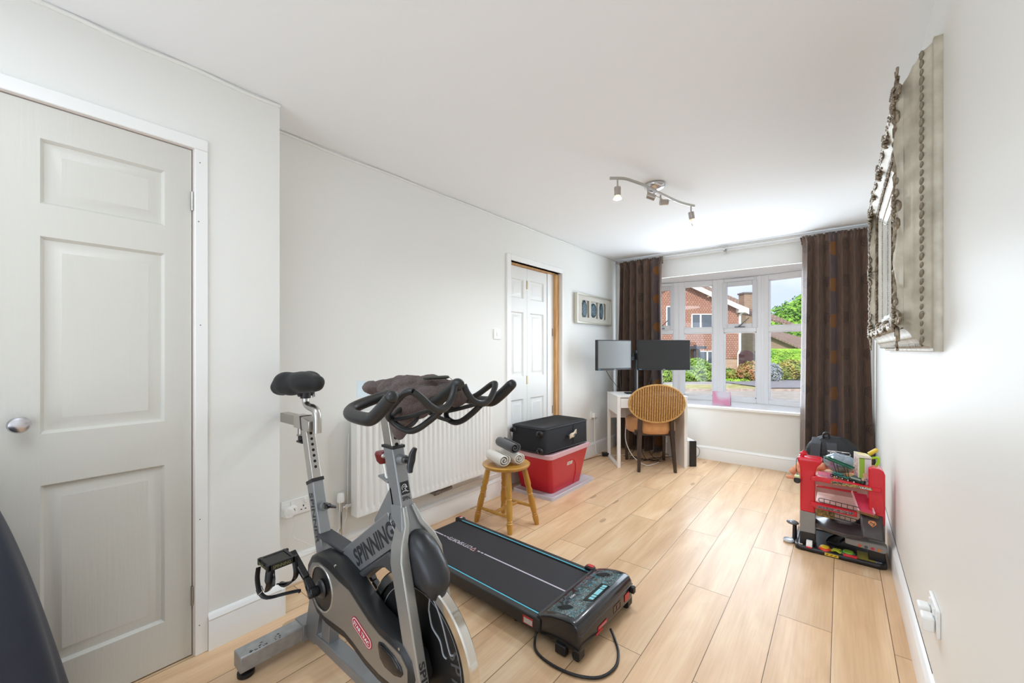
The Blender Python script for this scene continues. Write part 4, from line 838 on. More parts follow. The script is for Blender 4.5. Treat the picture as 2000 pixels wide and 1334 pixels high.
# seat post assembly
pin = steel
f = MB(); boxtube(f, [(-1.66, .52), (-1.782, .900)], .046, .038); pst = build('seat_post', f, steel, bike, bevel=.003)
for k in range(8):
    x = -1.782+.0285+.036*.95*0; s_ = k*.0235+.055; d = Vector((-.122, 0, .38)).normalized(); c = Vector((-1.716, BY, .690))+d*(s_)+Vector((d.z, 0, -d.x))*.0238
    n_ = Vector((d.z, 0, -d.x)); build('adjustment_hole', MB().cyl(c-n_*.002, c+n_*.0006, .0062, n=14), M('hole_black', '0A0A0A', .9), pst)
f = MB(); boxtube(f, [(-1.712, .684), (-1.718, .697)], .06, .05); build('sleeve_rim', f, blackp, fr1, bevel=.001)
f = MB(); f.box(-2.02, -1.765, BY-.0195, BY+.0195, .905, .948); sld = build('seat_slider', f, M('polished_steel', 'AAA69E', .2, 1.), bike, bevel=.003)
f = MB(); f.hexa([B(-1.87, .898, -.023), B(-1.80, .898, -.023), B(-1.80, .954, -.023), B(-1.87, .954, -.023)], [B(-1.87, .898, .023), B(-1.80, .898, .023), B(-1.80, .954, .023), B(-1.87, .954, .023)])
f.hexa([B(-1.80, .898, -.0235), B(-1.725, .895, -.0235), B(-1.722, .94, -.0235), B(-1.80, .954, -.0235)], [B(-1.80, .898, .0235), B(-1.725, .895, .0235), B(-1.722, .94, .0235), B(-1.80, .954, .0235)])
build('slider_clamp', f, steel, sld, bevel=.003)
f = MB(); f.hexa([B(-1.797, .897, -.0242), B(-1.787, .897, -.0242), B(-1.797, .955, -.0242), B(-1.807, .955, -.0242)], [B(-1.797, .897, .0242), B(-1.787, .897, .0242), B(-1.797, .955, .0242), B(-1.807, .955, .0242)]); build('clamp_gasket', f, blackp, sld)
f = MB(); f.tube([B(-1.696, .893), B(-1.696, .93), B(-1.697, .965), B(-1.708, .985), B(-1.735, .993), B(-1.77, .996), B(-1.795, 1.006), B(-1.803, 1.025), B(-1.803, 1.055)], [.0165]*5+[.0145]*4, n=16, sm=5); build('s_bend_post', f, steel, bike)
f = MB(); f.cyl(B(-1.85, .905), B(-1.85, .868), .013, n=14); f.cyl(B(-1.85, .868), B(-1.85, .862), .017, n=6); k_ = build('slider_pin', f, steel, sld)
f = MB(); f.cyl(B(-1.85, .862), B(-1.85, .838), .011, n=12); f.box(-1.878, -1.822, BY-.009, BY+.009, .829, .838); build('pull_knob', f, blackp, k_, bevel=.004)
def wing(name, p, d, n, L, par, rod=.03, mat=None):   # spring pin: boss, threaded neck, wing knob
    p, d, n = Vector(p), Vector(d).normalized(), Vector(n).normalized(); f = MB(); f.cyl(p, p+d*rod, .017, .0155, n=20); a = build(name, f, silver, par)
    f = MB(); f.cyl(p+d*rod, p+d*(rod+.012), .010, n=12)
    for k in range(3): f.cyl(p+d*(rod+.001+k*.004), p+d*(rod+.003+k*.004), .0115, n=12)
    build('threaded_neck', f, steel, a)
    q = p+d*(rod+.012); f = MB(); f.cyl(q, q+d*.018, .012, .010, n=14); c = q+d*.022; f.tube([c-n*L/2+d*.006, c-n*L*.25-d*.001, c, c+n*L*.25-d*.001, c+n*L/2+d*.006], [.007, .011, .012, .011, .007], n=12, sm=4, flat=(1, .6)); build('wing_knob', f, blackg, a)
wing('seat_height_pin', (-1.640, BY-.0, .600), (.93, 0, .28), (.2, -.75, .45), .062, fr1, .018)
# saddle with gel cover
f = MB(); 
for c, r in (((-1.875, BY-.048, 1.102), (.062, .052, .043)), ((-1.875, BY+.048, 1.102), (.062, .052, .043)), ((-1.84, BY, 1.100), (.075, .055, .040)), ((-1.765, BY, 1.100), (.075, .040, .036)), ((-1.705, BY, 1.105), (.052, .030, .031)), ((-1.80, BY-.03, 1.098), (.07, .04, .038)), ((-1.90, BY-.055, 1.078), (.042, .050, .040)), ((-1.80, BY-.012, 1.100), (.115, .066, .047)), ((-1.85, BY-.04, 1.088), (.08, .05, .048)), ((-1.90, BY, 1.098), (.045, .08, .042))): f.ell(c, r, 20, 12)
for c, r in (((-1.87, BY-.052, 1.082), (.058, .05, .038)), ((-1.87, BY+.052, 1.082), (.058, .05, .038)), ((-1.74, BY, 1.088), (.08, .032, .028))): f.ell(c, r, 20, 12)
sd = build('saddle', f, M('black_lycra', '131314', .75, sheen=.1), bike, remesh=.006, smooth_it=22)
f = MB(); f.cyl(B(-1.803, 1.03), B(-1.803, 1.062), .021, n=18); f.cyl(B(-1.803, 1.05, -.03), B(-1.803, 1.05, .03), .012, n=14); f.ell(B(-1.83, 1.05), (.03, .026, .014), 14, 8); build('saddle_clamp', f, blackp, sd)
f = MB()
for s in (-1, 1): f.tube([B(-1.87, 1.058, s*.03), B(-1.80, 1.056, s*.022), B(-1.72, 1.072, s*.012)], .0035, n=8, sm=3)
build('saddle_rails', f, steel, sd)
f = MB(); f.tube([B(-1.700, 1.083, -.01), B(-1.697, 1.062, -.012), B(-1.694, 1.045, -.012)], .0018, n=6); f.tube([B(-1.700, 1.083, -.01), B(-1.701, 1.06, -.014), B(-1.701, 1.042, -.016)], .0018, n=6); f.ell(B(-1.70, 1.072, -.01), (.004, .004, .006), 8, 6); build('drawstring', f, blackp, sd)
# handlebar post
f = MB(); boxtube(f, [(-1.13, .80), (-1.205, 1.075)], .046, .036); hp = build('handlebar_post', f, steel, bike, bevel=.003)
hd_ = Vector((-.075, 0, .275)).normalized(); hn = Vector((hd_.z, 0, -hd_.x))
for k in range(6):
    c = Vector((-1.160, BY, .915))+hd_*(.006+k*.0225)+hn*.0232; build('adjustment_hole', MB().cyl(c-hn*.002, c+hn*.0006, .0062, n=14), M('hole_black', '0A0A0A', .9), hp)
f = MB(); f.box(-1.192, -1.128, BY-.0245, BY+.0245, .915, .924); build('sleeve_rim', f, blackp, hd, bevel=.001)
wing('handlebar_height_pin', (-1.125, BY, .880), (.97, -.0, .12), (0, .25, 1), .078, hd, .030)
f = MB(); f.ell(B(-1.185, .885, .0), (.009, .03, .011), 12, 8); build('frame_bolt', f, steel, hd)
# resistance rod with red knob behind the head tube
f = MB(); f.cyl(B(-1.215, .855), B(-1.13, .60), .0055, n=10); rs_ = build('resistance_rod', f, chrome, bike)
f = MB(); f.lathe([(.012, -.022), (.020, -.012), (.026, .012), (.022, .020), (.006, .022)], B(-1.222, .872), (-.08, 0, 1), n=24); build('brake_knob', f, M('dark_red_plastic', '6B1A1C', .4), rs_)
f = MB(); f.obox(B(-1.2, .803), (.028, 0, -.006), (0, .014, 0), (.0, 0, .003)); build('rod_guide', f, silver, rs_, bevel=.001)
# flywheel
fx, fz, fR = -1.02, .300, .247
f = MB(); f.lathe([(fR-.030, -.017), (fR-.004, -.017), (fR, -.013), (fR, .013), (fR-.004, .017), (fR-.030, .017), (fR-.034, .012), (fR-.034, -.012), (fR-.030, -.017)], B(fx, fz), (0, 1, 0), n=96, caps=False); fw = build('flywheel', f, M('polished_rim', 'D9D7D2', .12, 1.), bike)
f = MB(); f.lathe([(.02, -.008), (fR-.033, -.008), (fR-.033, .008), (.02, .008)], B(fx, fz), (0, 1, 0), n=72); fdk = build('flywheel_disc', f, M('flywheel_black', '141414', .45), fw)
f = MB(); f.lathe([(fR-.052, -.0095), (fR-.050, -.0095)], B(fx, fz), (0, 1, 0), n=72, caps=False); build('pinstripe', f, M('grey_print', '8F9195', .4), fdk)
f = MB()
for th0 in (0.,): 
    f.tube([B(fx+.055, fz+.155, -.009), B(fx+.062, fz+.195, -.009), B(fx+.085, fz+.185, -.009), B(fx+.115, fz+.14, -.009), B(fx+.135, fz+.095, -.009), B(fx+.150, fz+.065, -.009), B(fx+.165, fz+.07, -.009)], .0028, n=6, sm=6); f.tube([B(fx+.055, fz+.155, -.009), B(fx+.07, fz+.11, -.009), B(fx+.105, fz+.085, -.009), B(fx+.12, fz+.05, -.009), B(fx+.135, fz+.045, -.009)], .0028, n=6, sm=6)
build('rider_emblem', f, M('grey_print', '8F9195', .4), fdk)
for k, chh in enumerate('SPINNER'):
    a = math.radians(22-k*11.5); d = Vector((cos(a), 0, sin(a))); tn = Vector((sin(a), 0, -cos(a)))
    text('lettering', chh, B(fx, fz, -.0085)+d*.178, tn, d, .042, M('faint_print', '4A4B4E', .4), fdk, bold=.015)
f = MB(); f.cyl(B(fx, fz, -.085), B(fx, fz, .085), .012, n=18); f.cyl(B(fx, fz, -.05), B(fx, fz, .05), .03, n=24); build('flywheel_axle', f, steel, fw)
# rounded black cover over the front of the flywheel
cvr = [(x-.008, z) for x, z in [(-1.080, .640), (-1.052, .668), (-1.020, .678), (-.985, .668), (-.95, .640), (-.915, .600), (-.893, .560), (-.892, .535), (-.905, .515), (-.912, .498), (-.930, .508), (-.970, .512), (-1.030, .506), (-1.062, .512), (-1.085, .55)]]
f = MB(); f.pillow(cvr, [(.3, -.046), (.55, -.044), (.75, -.038), (.9, -.026), (.98, -.012), (1.0, 0), (.98, .012), (.9, .026), (.75, .038), (.55, .044), (.3, .046)], lambda u, v, w: B(u, v, w)); build('flywheel_cover', f, M('satin_black_shell', '26272B', .36), bike, ang=60, bevel=0)
# chain guard
go = [(-1.612, .36), (-1.606, .415), (-1.580, .450), (-1.53, .475), (-1.47, .483), (-1.41, .481), (-1.35, .466), (-1.28, .448), (-1.22, .418), (-1.16, .394), (-1.10, .380), (-1.04, .376), (-.985, .372), (-.945, .345), (-.928, .30), (-.94, .255), (-.975, .222), (-1.03, .208), (-1.11, .206), (-1.19, .217), (-1.26, .237), (-1.32, .248), (-1.39, .244), (-1.46, .242), (-1.53, .256), (-1.585, .300)]
gp = [(-1.585, .36), (-1.58, .40), (-1.552, .435), (-1.50, .451), (-1.44, .448), (-1.36, .433), (-1.29, .426), (-1.228, .398), (-1.17, .373), (-1.11, .357), (-1.05, .352), (-1.0, .345), (-.968, .32), (-.965, .285), (-.99, .252), (-1.04, .238), (-1.11, .236), (-1.19, .246), (-1.26, .266), (-1.32, .277), (-1.39, .274), (-1.46, .270), (-1.52, .280), (-1.565, .315)]
gc = (-1.30, .35)
f = MB(); f.pillow(go, [(.93, -.018), (1.0, -.026), (1.0, -.062), (.985, -.076), (.955, -.084)], lambda u, v, w: B(u, v, w), c=gc); cg = build('chain_guard', f, M('guard_black', '1E1F21', .42), bike, ang=60)
# silver side plate, with round opening round the crank
hc = (-1.480, .363); hr = .080
ring_o = gp; n_ = 48
def ray_poly(c, a, poly):
    d = (cos(a), sin(a)); best = None
    for i in range(len(poly)):
        p, q = poly[i], poly[(i+1) % len(poly)]; ex, ey = q[0]-p[0], q[1]-p[1]; den = d[0]*ey-d[1]*ex
        if abs(den) < 1e-9: continue
        tt_ = ((p[0]-c[0])*ey-(p[1]-c[1])*ex)/den; uu = ((p[0]-c[0])*d[1]-(p[1]-c[1])*d[0])/den
        if tt_ > 0 and -1e-6 <= uu <= 1+1e-6: best = tt_ if best is None else max(best, tt_)
    return (c[0]+d[0]*best, c[1]+d[1]*best)
angs = sorted(set([2*PI*i/n_ for i in range(n_)]+[math.atan2(p[1]-hc[1], p[0]-hc[0]) % (2*PI) for p in gp]))
f = MB(); outer = [ray_poly(hc, a, gp) for a in angs]; inner = [(hc[0]+min(hr, .92*math.hypot(o[0]-hc[0], o[1]-hc[1]))*cos(a), hc[1]+min(hr, .92*math.hypot(o[0]-hc[0], o[1]-hc[1]))*sin(a)) for a, o in zip(angs, outer)]
f.loft([[B(u, v, -.0845) for u, v in inner], [B(u, v, -.0865) for u, v in inner], [B(u, v, -.0865) for u, v in outer], [B(u, v, -.083) for u, v in outer]], caps=False)
sp_ = build('side_plate', f, M('guard_silver', '96928B', .34, .6), cg, ang=60)
f = MB(); f.tube([B(u, v, -.0865) for u, v in inner], .0035, n=8, closed=True); build('opening_rim', f, M('rim_silver', 'C3C2BE', .25, .8), cg)
f = MB(); f.lathe([(.078, -.0848), (.074, -.0846), (.02, -.0846)], Vector((hc[0], BY, hc[1])), (0, 1, 0), n=40); build('opening_well', f, M('well_black', '0E0E0F', .35), cg)
f = MB(); f.lathe([(.034, -.088), (.030, -.094), (.012, -.097)], Vector((hc[0], BY, hc[1])), (0, 1, 0), n=30)
build('chainring_hub', f, M('hub_grey', '3B3A3C', .3, .3), cg)
ovl = [(-1.112+.0, .325), (-1.107, .338), (-1.085, .343), (-1.03, .332), (-.995, .316), (-.985, .298), (-.995, .285), (-1.025, .275), (-1.075, .277), (-1.102, .293)]
f = MB(); f.pillow(ovl, [(1, -.086), (1, -.089), (.93, -.091)], lambda u, v, w: B(u, v, w)); f.pillow(ovl, [(.8, -.0905), (.76, -.093), (.7, -.0935)], lambda u, v, w: B(u, v, w)); build('vent_pad', f, blackg, cg, ang=50)
for u, v in ((-1.383, .478), (-1.006, .362)): build('screw', MB().cyl(B(u, v, -.082), B(u, v, -.0875), .0042, n=12), chrome, cg)
ldir = Vector((.925, 0, -.36)).normalized(); lup = Vector((.36, 0, .925)).normalized(); lc = B(-1.207, .322, -.0868)
def badge(name, c, w, h, d, u, mat, par, off): 
    f = MB(); pts = []
    for s, sx in ((1, 1), (-1, -1)):
        for k in range(9): a = -PI/2+PI*k/8; pts.append((sx*(w/2-h/2)+sx*h/2*cos(a), s*h/2*sin(a)))
    f.prism(pts, 0, off, lambda a, b, cc: Vector(c)+d*a+u*b+d.cross(u)*cc); return build(name, f, mat, par)
red = M('badge_red', 'A8303A', .4)
bd_ = badge('badge_plate', lc, .125, .040, ldir, lup, red, cg, .0010); badge('badge_border', lc, .117, .033, ldir, lup, print_white, bd_, .0014); badge('badge_field', lc, .112, .028, ldir, lup, red, bd_, .0017)
text('lettering', 'STAR TRAC', lc+ldir.cross(lup)*.0018, ldir, lup, .014, print_white, bd_, width=.098, bold=.02)
# sweat tray in front of the seat tube
f = MB(); f.hexa([B(-1.638, .484, -.028), B(-1.45, .476, -.028), B(-1.45, .476, .03), B(-1.638, .484, .03)], [B(-1.638, .500, -.03), B(-1.43, .492, -.03), B(-1.43, .492, .032), B(-1.638, .500, .032)]); build('top_pad', f, dgrey, bike, bevel=.004)
# cranks and pedals
crd = Vector((-.70, 0, .50)).normalized()
def crank(name, w, d, lab=None):
    c = B(hc[0], hc[1], 0); s = 1 if w > 0 else -1; a = c+Vector((0, w, 0)); e = a+d*.170+Vector((0, s*.012, 0)); f = MB(); f.beam(a-d*.015, a+d*.06, .02, .036, (0, 1, 0), w1=.016, h1=.024); f.beam(a+d*.06, e+d*.012, .016, .024, (0, 1, 0), w1=.016, h1=.028); f.cyl(a-Vector((0, s*.02, 0)), a+Vector((0, s*.014, 0)), .018, n=16)
    cr_ = build(name, f, blackg, bike, bevel=.004); return cr_, e
cr1, pe = crank('crank_arm', -.118, crd); cr2, pe2 = crank('crank_arm', .10, -crd)
def pedal(e, s):
    pd = build('pedal', MB().box(e.x-.034, e.x+.034, e.y+min(s*.02, s*.09), e.y+max(s*.02, s*.09), e.z-.010, e.z+.010).cyl(e, e+Vector((0, s*.105, 0)), .008, n=10).box(e.x-.045, e.x-.033, e.y+min(0, s*.105), e.y+max(0, s*.105), e.z-.012, e.z+.012).box(e.x+.033, e.x+.045, e.y+min(0, s*.105), e.y+max(0, s*.105), e.z-.012, e.z+.012).box(e.x-.045, e.x+.045, e.y+s*.095-.005, e.y+s*.095+.005, e.z-.013, e.z+.013).box(e.x-.045, e.x+.045, e.y+s*.014-.005, e.y+s*.014+.005, e.z-.013, e.z+.013), blackp, bike, bevel=.002)
    return pd
pd1 = pedal(pe, -1); pd2 = pedal(pe2, 1)
# toe cage hanging under the near pedal, with strap
e = pe; f = MB(); y0, y1 = e.y-.10, e.y-.01
f.tube([(e.x+.042, y0+.01, e.z-.01), (e.x+.05, y0+.0, e.z-.05), (e.x+.02, y0+.005, e.z-.088), (e.x-.01, y0+.03, e.z-.094)], [.006, .0065, .006, .005], n=8, sm=4, flat=(1.6, .6))
f.tube([(e.x+.042, y1, e.z-.01), (e.x+.055, y1, e.z-.05), (e.x+.03, y1-.005, e.z-.085), (e.x-.01, y0+.05, e.z-.094)], [.006, .0065, .006, .005], n=8, sm=4, flat=(1.6, .6))
f.tube([(e.x-.01, y0+.03, e.z-.094), (e.x-.05, y0+.04, e.z-.088), (e.x-.075, y0+.05, e.z-.06), (e.x-.07, y0+.05, e.z-.02), (e.x-.043, y0+.05, e.z)], [.008, .012, .010, .007, .006], n=8, sm=4, flat=(1.5, .5))
f.tube([(e.x-.01, y0+.06, e.z-.094), (e.x+.02, y1-.02, e.z-.095), (e.x+.045, y1-.005, e.z-.075)], [.007, .011, .007], n=8, sm=4, flat=(1.5, .5))
tcg = build('toe_cage', f, blackg, pd1)
f = MB(); f.tube([(e.x-.03, y0-.006, e.z-.015), (e.x-.035, y0-.008, e.z-.06), (e.x-.02, y0-.004, e.z-.105), (e.x+.01, y0+.01, e.z-.118), (e.x+.05, y0+.05, e.z-.108), (e.x+.085, y0+.085, e.z-.10), (e.x+.088, y0+.088, e.z-.106)], .007, n=8, sm=4, flat=(1.2, .25)); build('strap', f, blackp, tcg)
f = MB(); f.tube([(e.x-.036, y0-.012, e.z-.098), (e.x-.018, y0-.012, e.z-.110), (e.x-.012, y0+.004, e.z-.098), (e.x-.03, y0+.004, e.z-.088)], .0018, n=6, closed=True); build('buckle', f, chrome, tcg)
text('lettering', 'SPINNING', (e.x+.0, e.y-.1052+.0, e.z), (1, 0, 0), (0, 0, 1), .012, M('pedal_print', '8C8B5C', .5), pd1, width=.06)
text('lettering', 'SPINNING', (e.x+.0455, e.y-.055, e.z), (0, 1, 0), (0, 0, 1), .012, M('pedal_print', '8C8B5C', .5), pd1, width=.06)
# lettering on the tubes
ddir = (B(-1.125, .665)-B(-1.45, .425)).normalized(); dup = Vector((-ddir.z, 0, ddir.x))
text('lettering', 'SPINNING', B(-1.240, .5745, -.0251), ddir, dup, .062, print_dark, dt, width=.285, bold=.03)
sdir = Vector((.131, 0, -.41)).normalized()
text('lettering', 'SPINNER', B(-1.671, .552, -.0231), sdir, Vector((-sdir.z, 0, sdir.x)), .030, print_dark, fr1, width=.20, bold=.02)
text('lettering', 'PRO', B(-1.628, .425, -.0231), sdir, Vector((-sdir.z, 0, sdir.x)), .022, M('faint_purple', '8A88A0', .5), fr1, width=.04)
# sticker on the head tube front face
hn2 = Vector((.964, 0, .266)); hup = Vector((-.266, 0, .964)); hc2 = Vector((-1.0945, BY, .783))
f = MB(); f.obox(hc2, (0, .0185, 0), hup*.034, hn2*.0006); stk = build('sticker', f, print_white, hd)
f = MB(); f.obox(hc2+hup*.010+hn2*.0006, (0, .016, 0), hup*.020, hn2*.0004); bs = build('sticker_field', f, M('sticker_black', '151516', .4), stk)
text('lettering', 'SPIN.', hc2-hup*.022+hn2*.0008, (0, 1, 0), hup, .013, print_dark, stk, width=.030, bold=.03)
c = hc2+hup*.010+hn2*.0013; Yv = Vector((0, 1, 0)); f = MB()
f.tube([c+Yv*-.010+hup*-.004, c+Yv*-.011+hup*.004, c+Yv*-.004+hup*.011, c+Yv*.004+hup*.010, c+Yv*.006+hup*.002, c+Yv*-.001+hup*-.002, c+Yv*.004+hup*-.008], .0009, n=5, sm=4); f.tube([c+Yv*-.006+hup*.002, c+Yv*.0+hup*.006, c+Yv*.009+hup*.0], .0009, n=5, sm=4); f.tube([c+Yv*-.012+hup*-.012, c+Yv*-.004+hup*-.009, c+Yv*.011+hup*-.013], .0009, n=5, sm=4); build('rider_emblem', f, print_white, stk)
c = B(-1.128, .688, -.0253); X_ = Vector((1, 0, 0)); Z_ = Vector((0, 0, 1)); f = MB()
f.tube([c+X_*-.014-Z_*.006, c+X_*-.016+Z_*.012, c+X_*.002+Z_*.024, c+X_*.012+Z_*.016, c+X_*.006, c-X_*.004-Z_*.008, c+X_*.008-Z_*.02], .0014, n=5, sm=4); f.tube([c+X_*-.018-Z_*.022, c-Z_*.018, c+X_*.016-Z_*.028], .0014, n=5, sm=4); build('rider_emblem', f, print_dark, dt)
fdir = Vector((.08, 0, -.285)).normalized(); ffn = Vector((.963, 0, .27))
text('lettering', 'SPINNER', Vector((-.9115, BY-.0625, .262))+ffn*.0015, fdir, (0, 1, 0), .021, print_dark, bike.children[4] if False else bike, width=.17, bold=.03)
# handlebars
hb = MB()
R_ = .0165
for s in (-1, 1):
    y = lambda w: BY+s*w
    hb.tube([(-1.12, y(.02), 1.098), (-1.10, y(.09), 1.093), (-1.08, y(.17), 1.080), (-1.060, y(.208), 1.070), (-1.02, y(.226), 1.064), (-.945, y(.230), 1.062), (-.915, y(.229), 1.068), (-.875, y(.228), 1.095), (-.838, y(.228), 1.125)], [.0155, .016, .0165, .017, .0175, .0175, .0175, .0175, .0165], n=18, sm=6)
    hb.ell((-.835, y(.228), 1.127), (.0155, .0165, .0155), 16, 10)
hbo = build('handlebar', hb, M('handlebar_rubber', '1F2021', .38, bump=.15, bscale=400, bdist=.0003), bike)
ar = MB(); r0 = .0092
for s in (-1, 1):
    y = lambda w: BY+s*w
    # grip wave from the outer peak through the valley to the centre
    ar.tube([(-.845, y(.158), 1.133), (-.835, y(.142), 1.118), (-.828, y(.115), 1.092), (-.828, y(.085), 1.080), (-.832, y(.052), 1.088), (-.838, y(.030), 1.112), (-.842, y(.018), 1.138)], [r0, r0, .0095, .0105, .0095, r0, r0], n=12, sm=6)
    # outer loop going back, down and forward again
    ar.tube([(-.845, y(.158), 1.133), (-.87, y(.166), 1.128), (-.93, y(.16), 1.09), (-.99, y(.135), 1.060), (-1.015, y(.112), 1.040), (-1.0, y(.094), 1.018), (-.96, y(.088), 1.008), (-.92, y(.086), 1.018), (-.87, y(.082), 1.048), (-.835, y(.078), 1.074)], r0, n=12, sm=6)
    ar.tube([(-1.015, y(.100), 1.035), (-.95, y(.092), 1.050), (-.88, y(.10), 1.070), (-.835, y(.105), 1.082)], .0065, n=10, sm=4)
    ar.tube([(-1.01, y(.112), 1.045), (-1.03, y(.06), 1.062), (-1.05, y(.0), 1.075)], .0075, n=10, sm=4)
    ar.tube([(-.975, y(.088), 1.010), (-.985, y(.04), 1.03), (-1.03, y(.0), 1.06)], .0065, n=10, sm=4)
build('aero_loops', ar, M('handlebar_rubber', '1F2021', .38), hbo)
sb = MB(); sb.tube([(-1.20, BY, 1.075), (-1.14, BY, 1.090), (-1.02, BY, 1.085), (-.95, BY, 1.083), (-.885, BY, 1.118), (-.85, BY, 1.140), (-.835, BY, 1.138)], [.02, .02, .017, .016, .0175, .019, .012], n=16, sm=5); sb.ell((-1.2, BY, 1.08), (.035, .026, .022), 16, 10); build('centre_stem', sb, M('handlebar_rubber', '1F2021', .38), hbo)

# brown towel draped over the bars
tw = MB()
def te(px, py, t, rx, ry, rz):
    s = t/FPX; tw.ell(fr((px-CXP)*s, t, CAMH-(py-CYP)*s), (rx, ry, rz), 16, 10)
for a in ((735, 757, 1.40, .045, .05, .022), (770, 757, 1.36, .05, .06, .030), (805, 752, 1.34, .05, .07, .028), (845, 748, 1.34, .045, .06, .026), (875, 765, 1.30, .05, .05, .030), (893, 780, 1.30, .026, .035, .028),
          (725, 752, 1.42, .03, .03, .014), (840, 775, 1.27, .06, .05, .035), (800, 780, 1.27, .055, .05, .040), (765, 777, 1.30, .04, .045, .032), (790, 805, 1.25, .045, .04, .038), (783, 830, 1.26, .036, .03, .034), (815, 800, 1.25, .04, .04, .030), (843, 737, 1.42, .022, .025, .012), (790, 738, 1.44, .05, .03, .010), (780, 845, 1.265, .022, .02, .022), (800, 744, 1.40, .06, .06, .018), (840, 742, 1.39, .045, .05, .018), (820, 765, 1.32, .07, .06, .03), (765, 748, 1.42, .05, .05, .016), (870, 752, 1.37, .035, .045, .018)): te(*a)
o = build('towel', tw, M('brown_terry', '4C3732', .95, col2='6B504A', nscale=260, bump=1., bscale=380, bdist=.012, sheen=.25), loc=(-.95, BY, 1.1), remesh=.005, smooth_it=10, disp=(.012, .03)); tag(o, 'brown terry towel bundled over the spin bike handlebars', 'towel')
rm = MB(); t_ = 1.27; s = t_/FPX; a, b_ = fr((826-CXP)*s, t_, CAMH-(739-CYP)*s), fr((875-CXP)*s, t_+.02, CAMH-(737-CYP)*s)
rm.tube([a, a+(b_-a)*.15, a+(b_-a)*.85, b_], [.004, .0085, .010, .006], n=14, sm=3, flat=(1.6, .55)); o = build('remote', rm, M('remote_grey', '34352F', .45), loc=a); tag(o, 'dark grey slim handset lying on the brown towel', 'handset')
o = build('antenna_wire', MB().tube([b_, b_+RT*.02-Vector((0, 0, .018)), b_+RT*.028-Vector((0, 0, .03))], .0008, n=5), blackp, loc=b_); tag(o, 'thin wire hanging from the dark handset on the towel', 'wire')
ph = MB(); t_ = 1.46; s = t_/FPX; c0 = fr((708-CXP)*s, t_, CAMH-(760-CYP)*s); ph.obox(c0, RT*.020, FW*.003, (0, 0, .030)); o = build('clear_sleeve', ph, glass('clear_plastic', (.86, .93, .97)), loc=c0, flat=True); tag(o, 'clear plastic sleeve poking out left of the brown towel', 'plastic sleeve')
# ================================================================ WALKING TREADMILL
tr_ = thing('walking_treadmill', (-1.4, 1.66, 0), 'black walking treadmill with blue side stripes lying on the oak floor', 'treadmill')
TA = math.radians(-1.6); tT = Matrix.Translation((-1.4, 1.662, 0)) @ Matrix.Rotation(TA, 4, 'Z')
q = lambda: MB(tT)      # local: x from -.62 (far end) to .61 (motor hood), y -.25...25
tb = M('treadmill_black', '29292B', .42); deck = M('belt_black', '2B2A2E', .75, bump=.4, bscale=500, bdist=.0004)
f = q(); f.box(-.60, .42, -.205, .205, .055, .094); build('running_belt', f, deck, tr_, bevel=.004)
for s in (-1, 1):
    f = q(); y0, y1 = (s*.212, s*.250) if s > 0 else (-.250, -.212); f.box(-.61, .42, y0, y1, .040, .098); rl = build('side_rail', f, tb, tr_, bevel=.006)
    ys = s*.2165; f = q(); f.box(-.595, .42, ys-.0032, ys+.0032, .0975, .0988); build('blue_stripe', f, M('cyan_stripe', '58C3DC', .35), rl)
    f = q(); f.box(-.632, -.575, min(s*.205, s*.253), max(s*.205, s*.253), .038, .106); ec = build('end_cap', f, blackp, tr_, bevel=.008)
    f = q(); f.box(-.620, -.595, min(s*.222, s*.246), max(s*.222, s*.246), .1055, .1070); build('red_decal', f, M('red_decal', 'C23438', .4), ec); f = q(); f.box(-.604, -.59, min(s*.222, s*.24), max(s*.222, s*.24), .1068, .1074); build('white_decal', f, print_white, ec)
for x in (-.5, .25):
    for s in (-1, 1): f = q(); f.lathe([(.016, 0), (.018, .004), (.014, .045)], (x, s*.19, 0), n=16); build('foot', f, rubber, tr_)
f = q(); f.cyl((-.605, -.205, .068), (-.605, .205, .068), .022, n=20); build('rear_roller', f, blackp, tr_)
# centre line, dashes and wording on the belt
wl = M('belt_white_print', 'CFC6D2', .6); bt = [o for o in tr_.children if o.name.startswith('running_belt')][0]
for a, b_ in ((-.598, -.508), (-.500, -.482), (-.474, -.456), (-.205, -.187), (-.179, -.161), (-.153, .418)):
    f = q(); f.box(a, b_, -.0042, .0042, .0938, .0947); build('belt_line', f, wl, bt)
def tl(x, y, z): return tT @ Vector((x, y, z))
td = (tl(1, 0, 0)-tl(0, 0, 0)); tv_ = (tl(0, 1, 0)-tl(0, 0, 0))
text('lettering', 'CITYSPORTS', tl(-.354, .0, .0945), -td, -tv_, .030, wl, bt, width=.195, shear=.2, bold=.015)
f = q(); c = (-.236, 0)
for a, b_ in (((-.252, -.016), (-.222, -.016)), ((-.222, -.016), (-.237, .016)), ((-.237, .016), (-.252, -.016))): f.beam((a[0], a[1], .0946), (b_[0], b_[1], .0946), .004, .0008)
build('triangle_emblem', f, M('emblem_pink', 'D9A7A6', .5), bt)
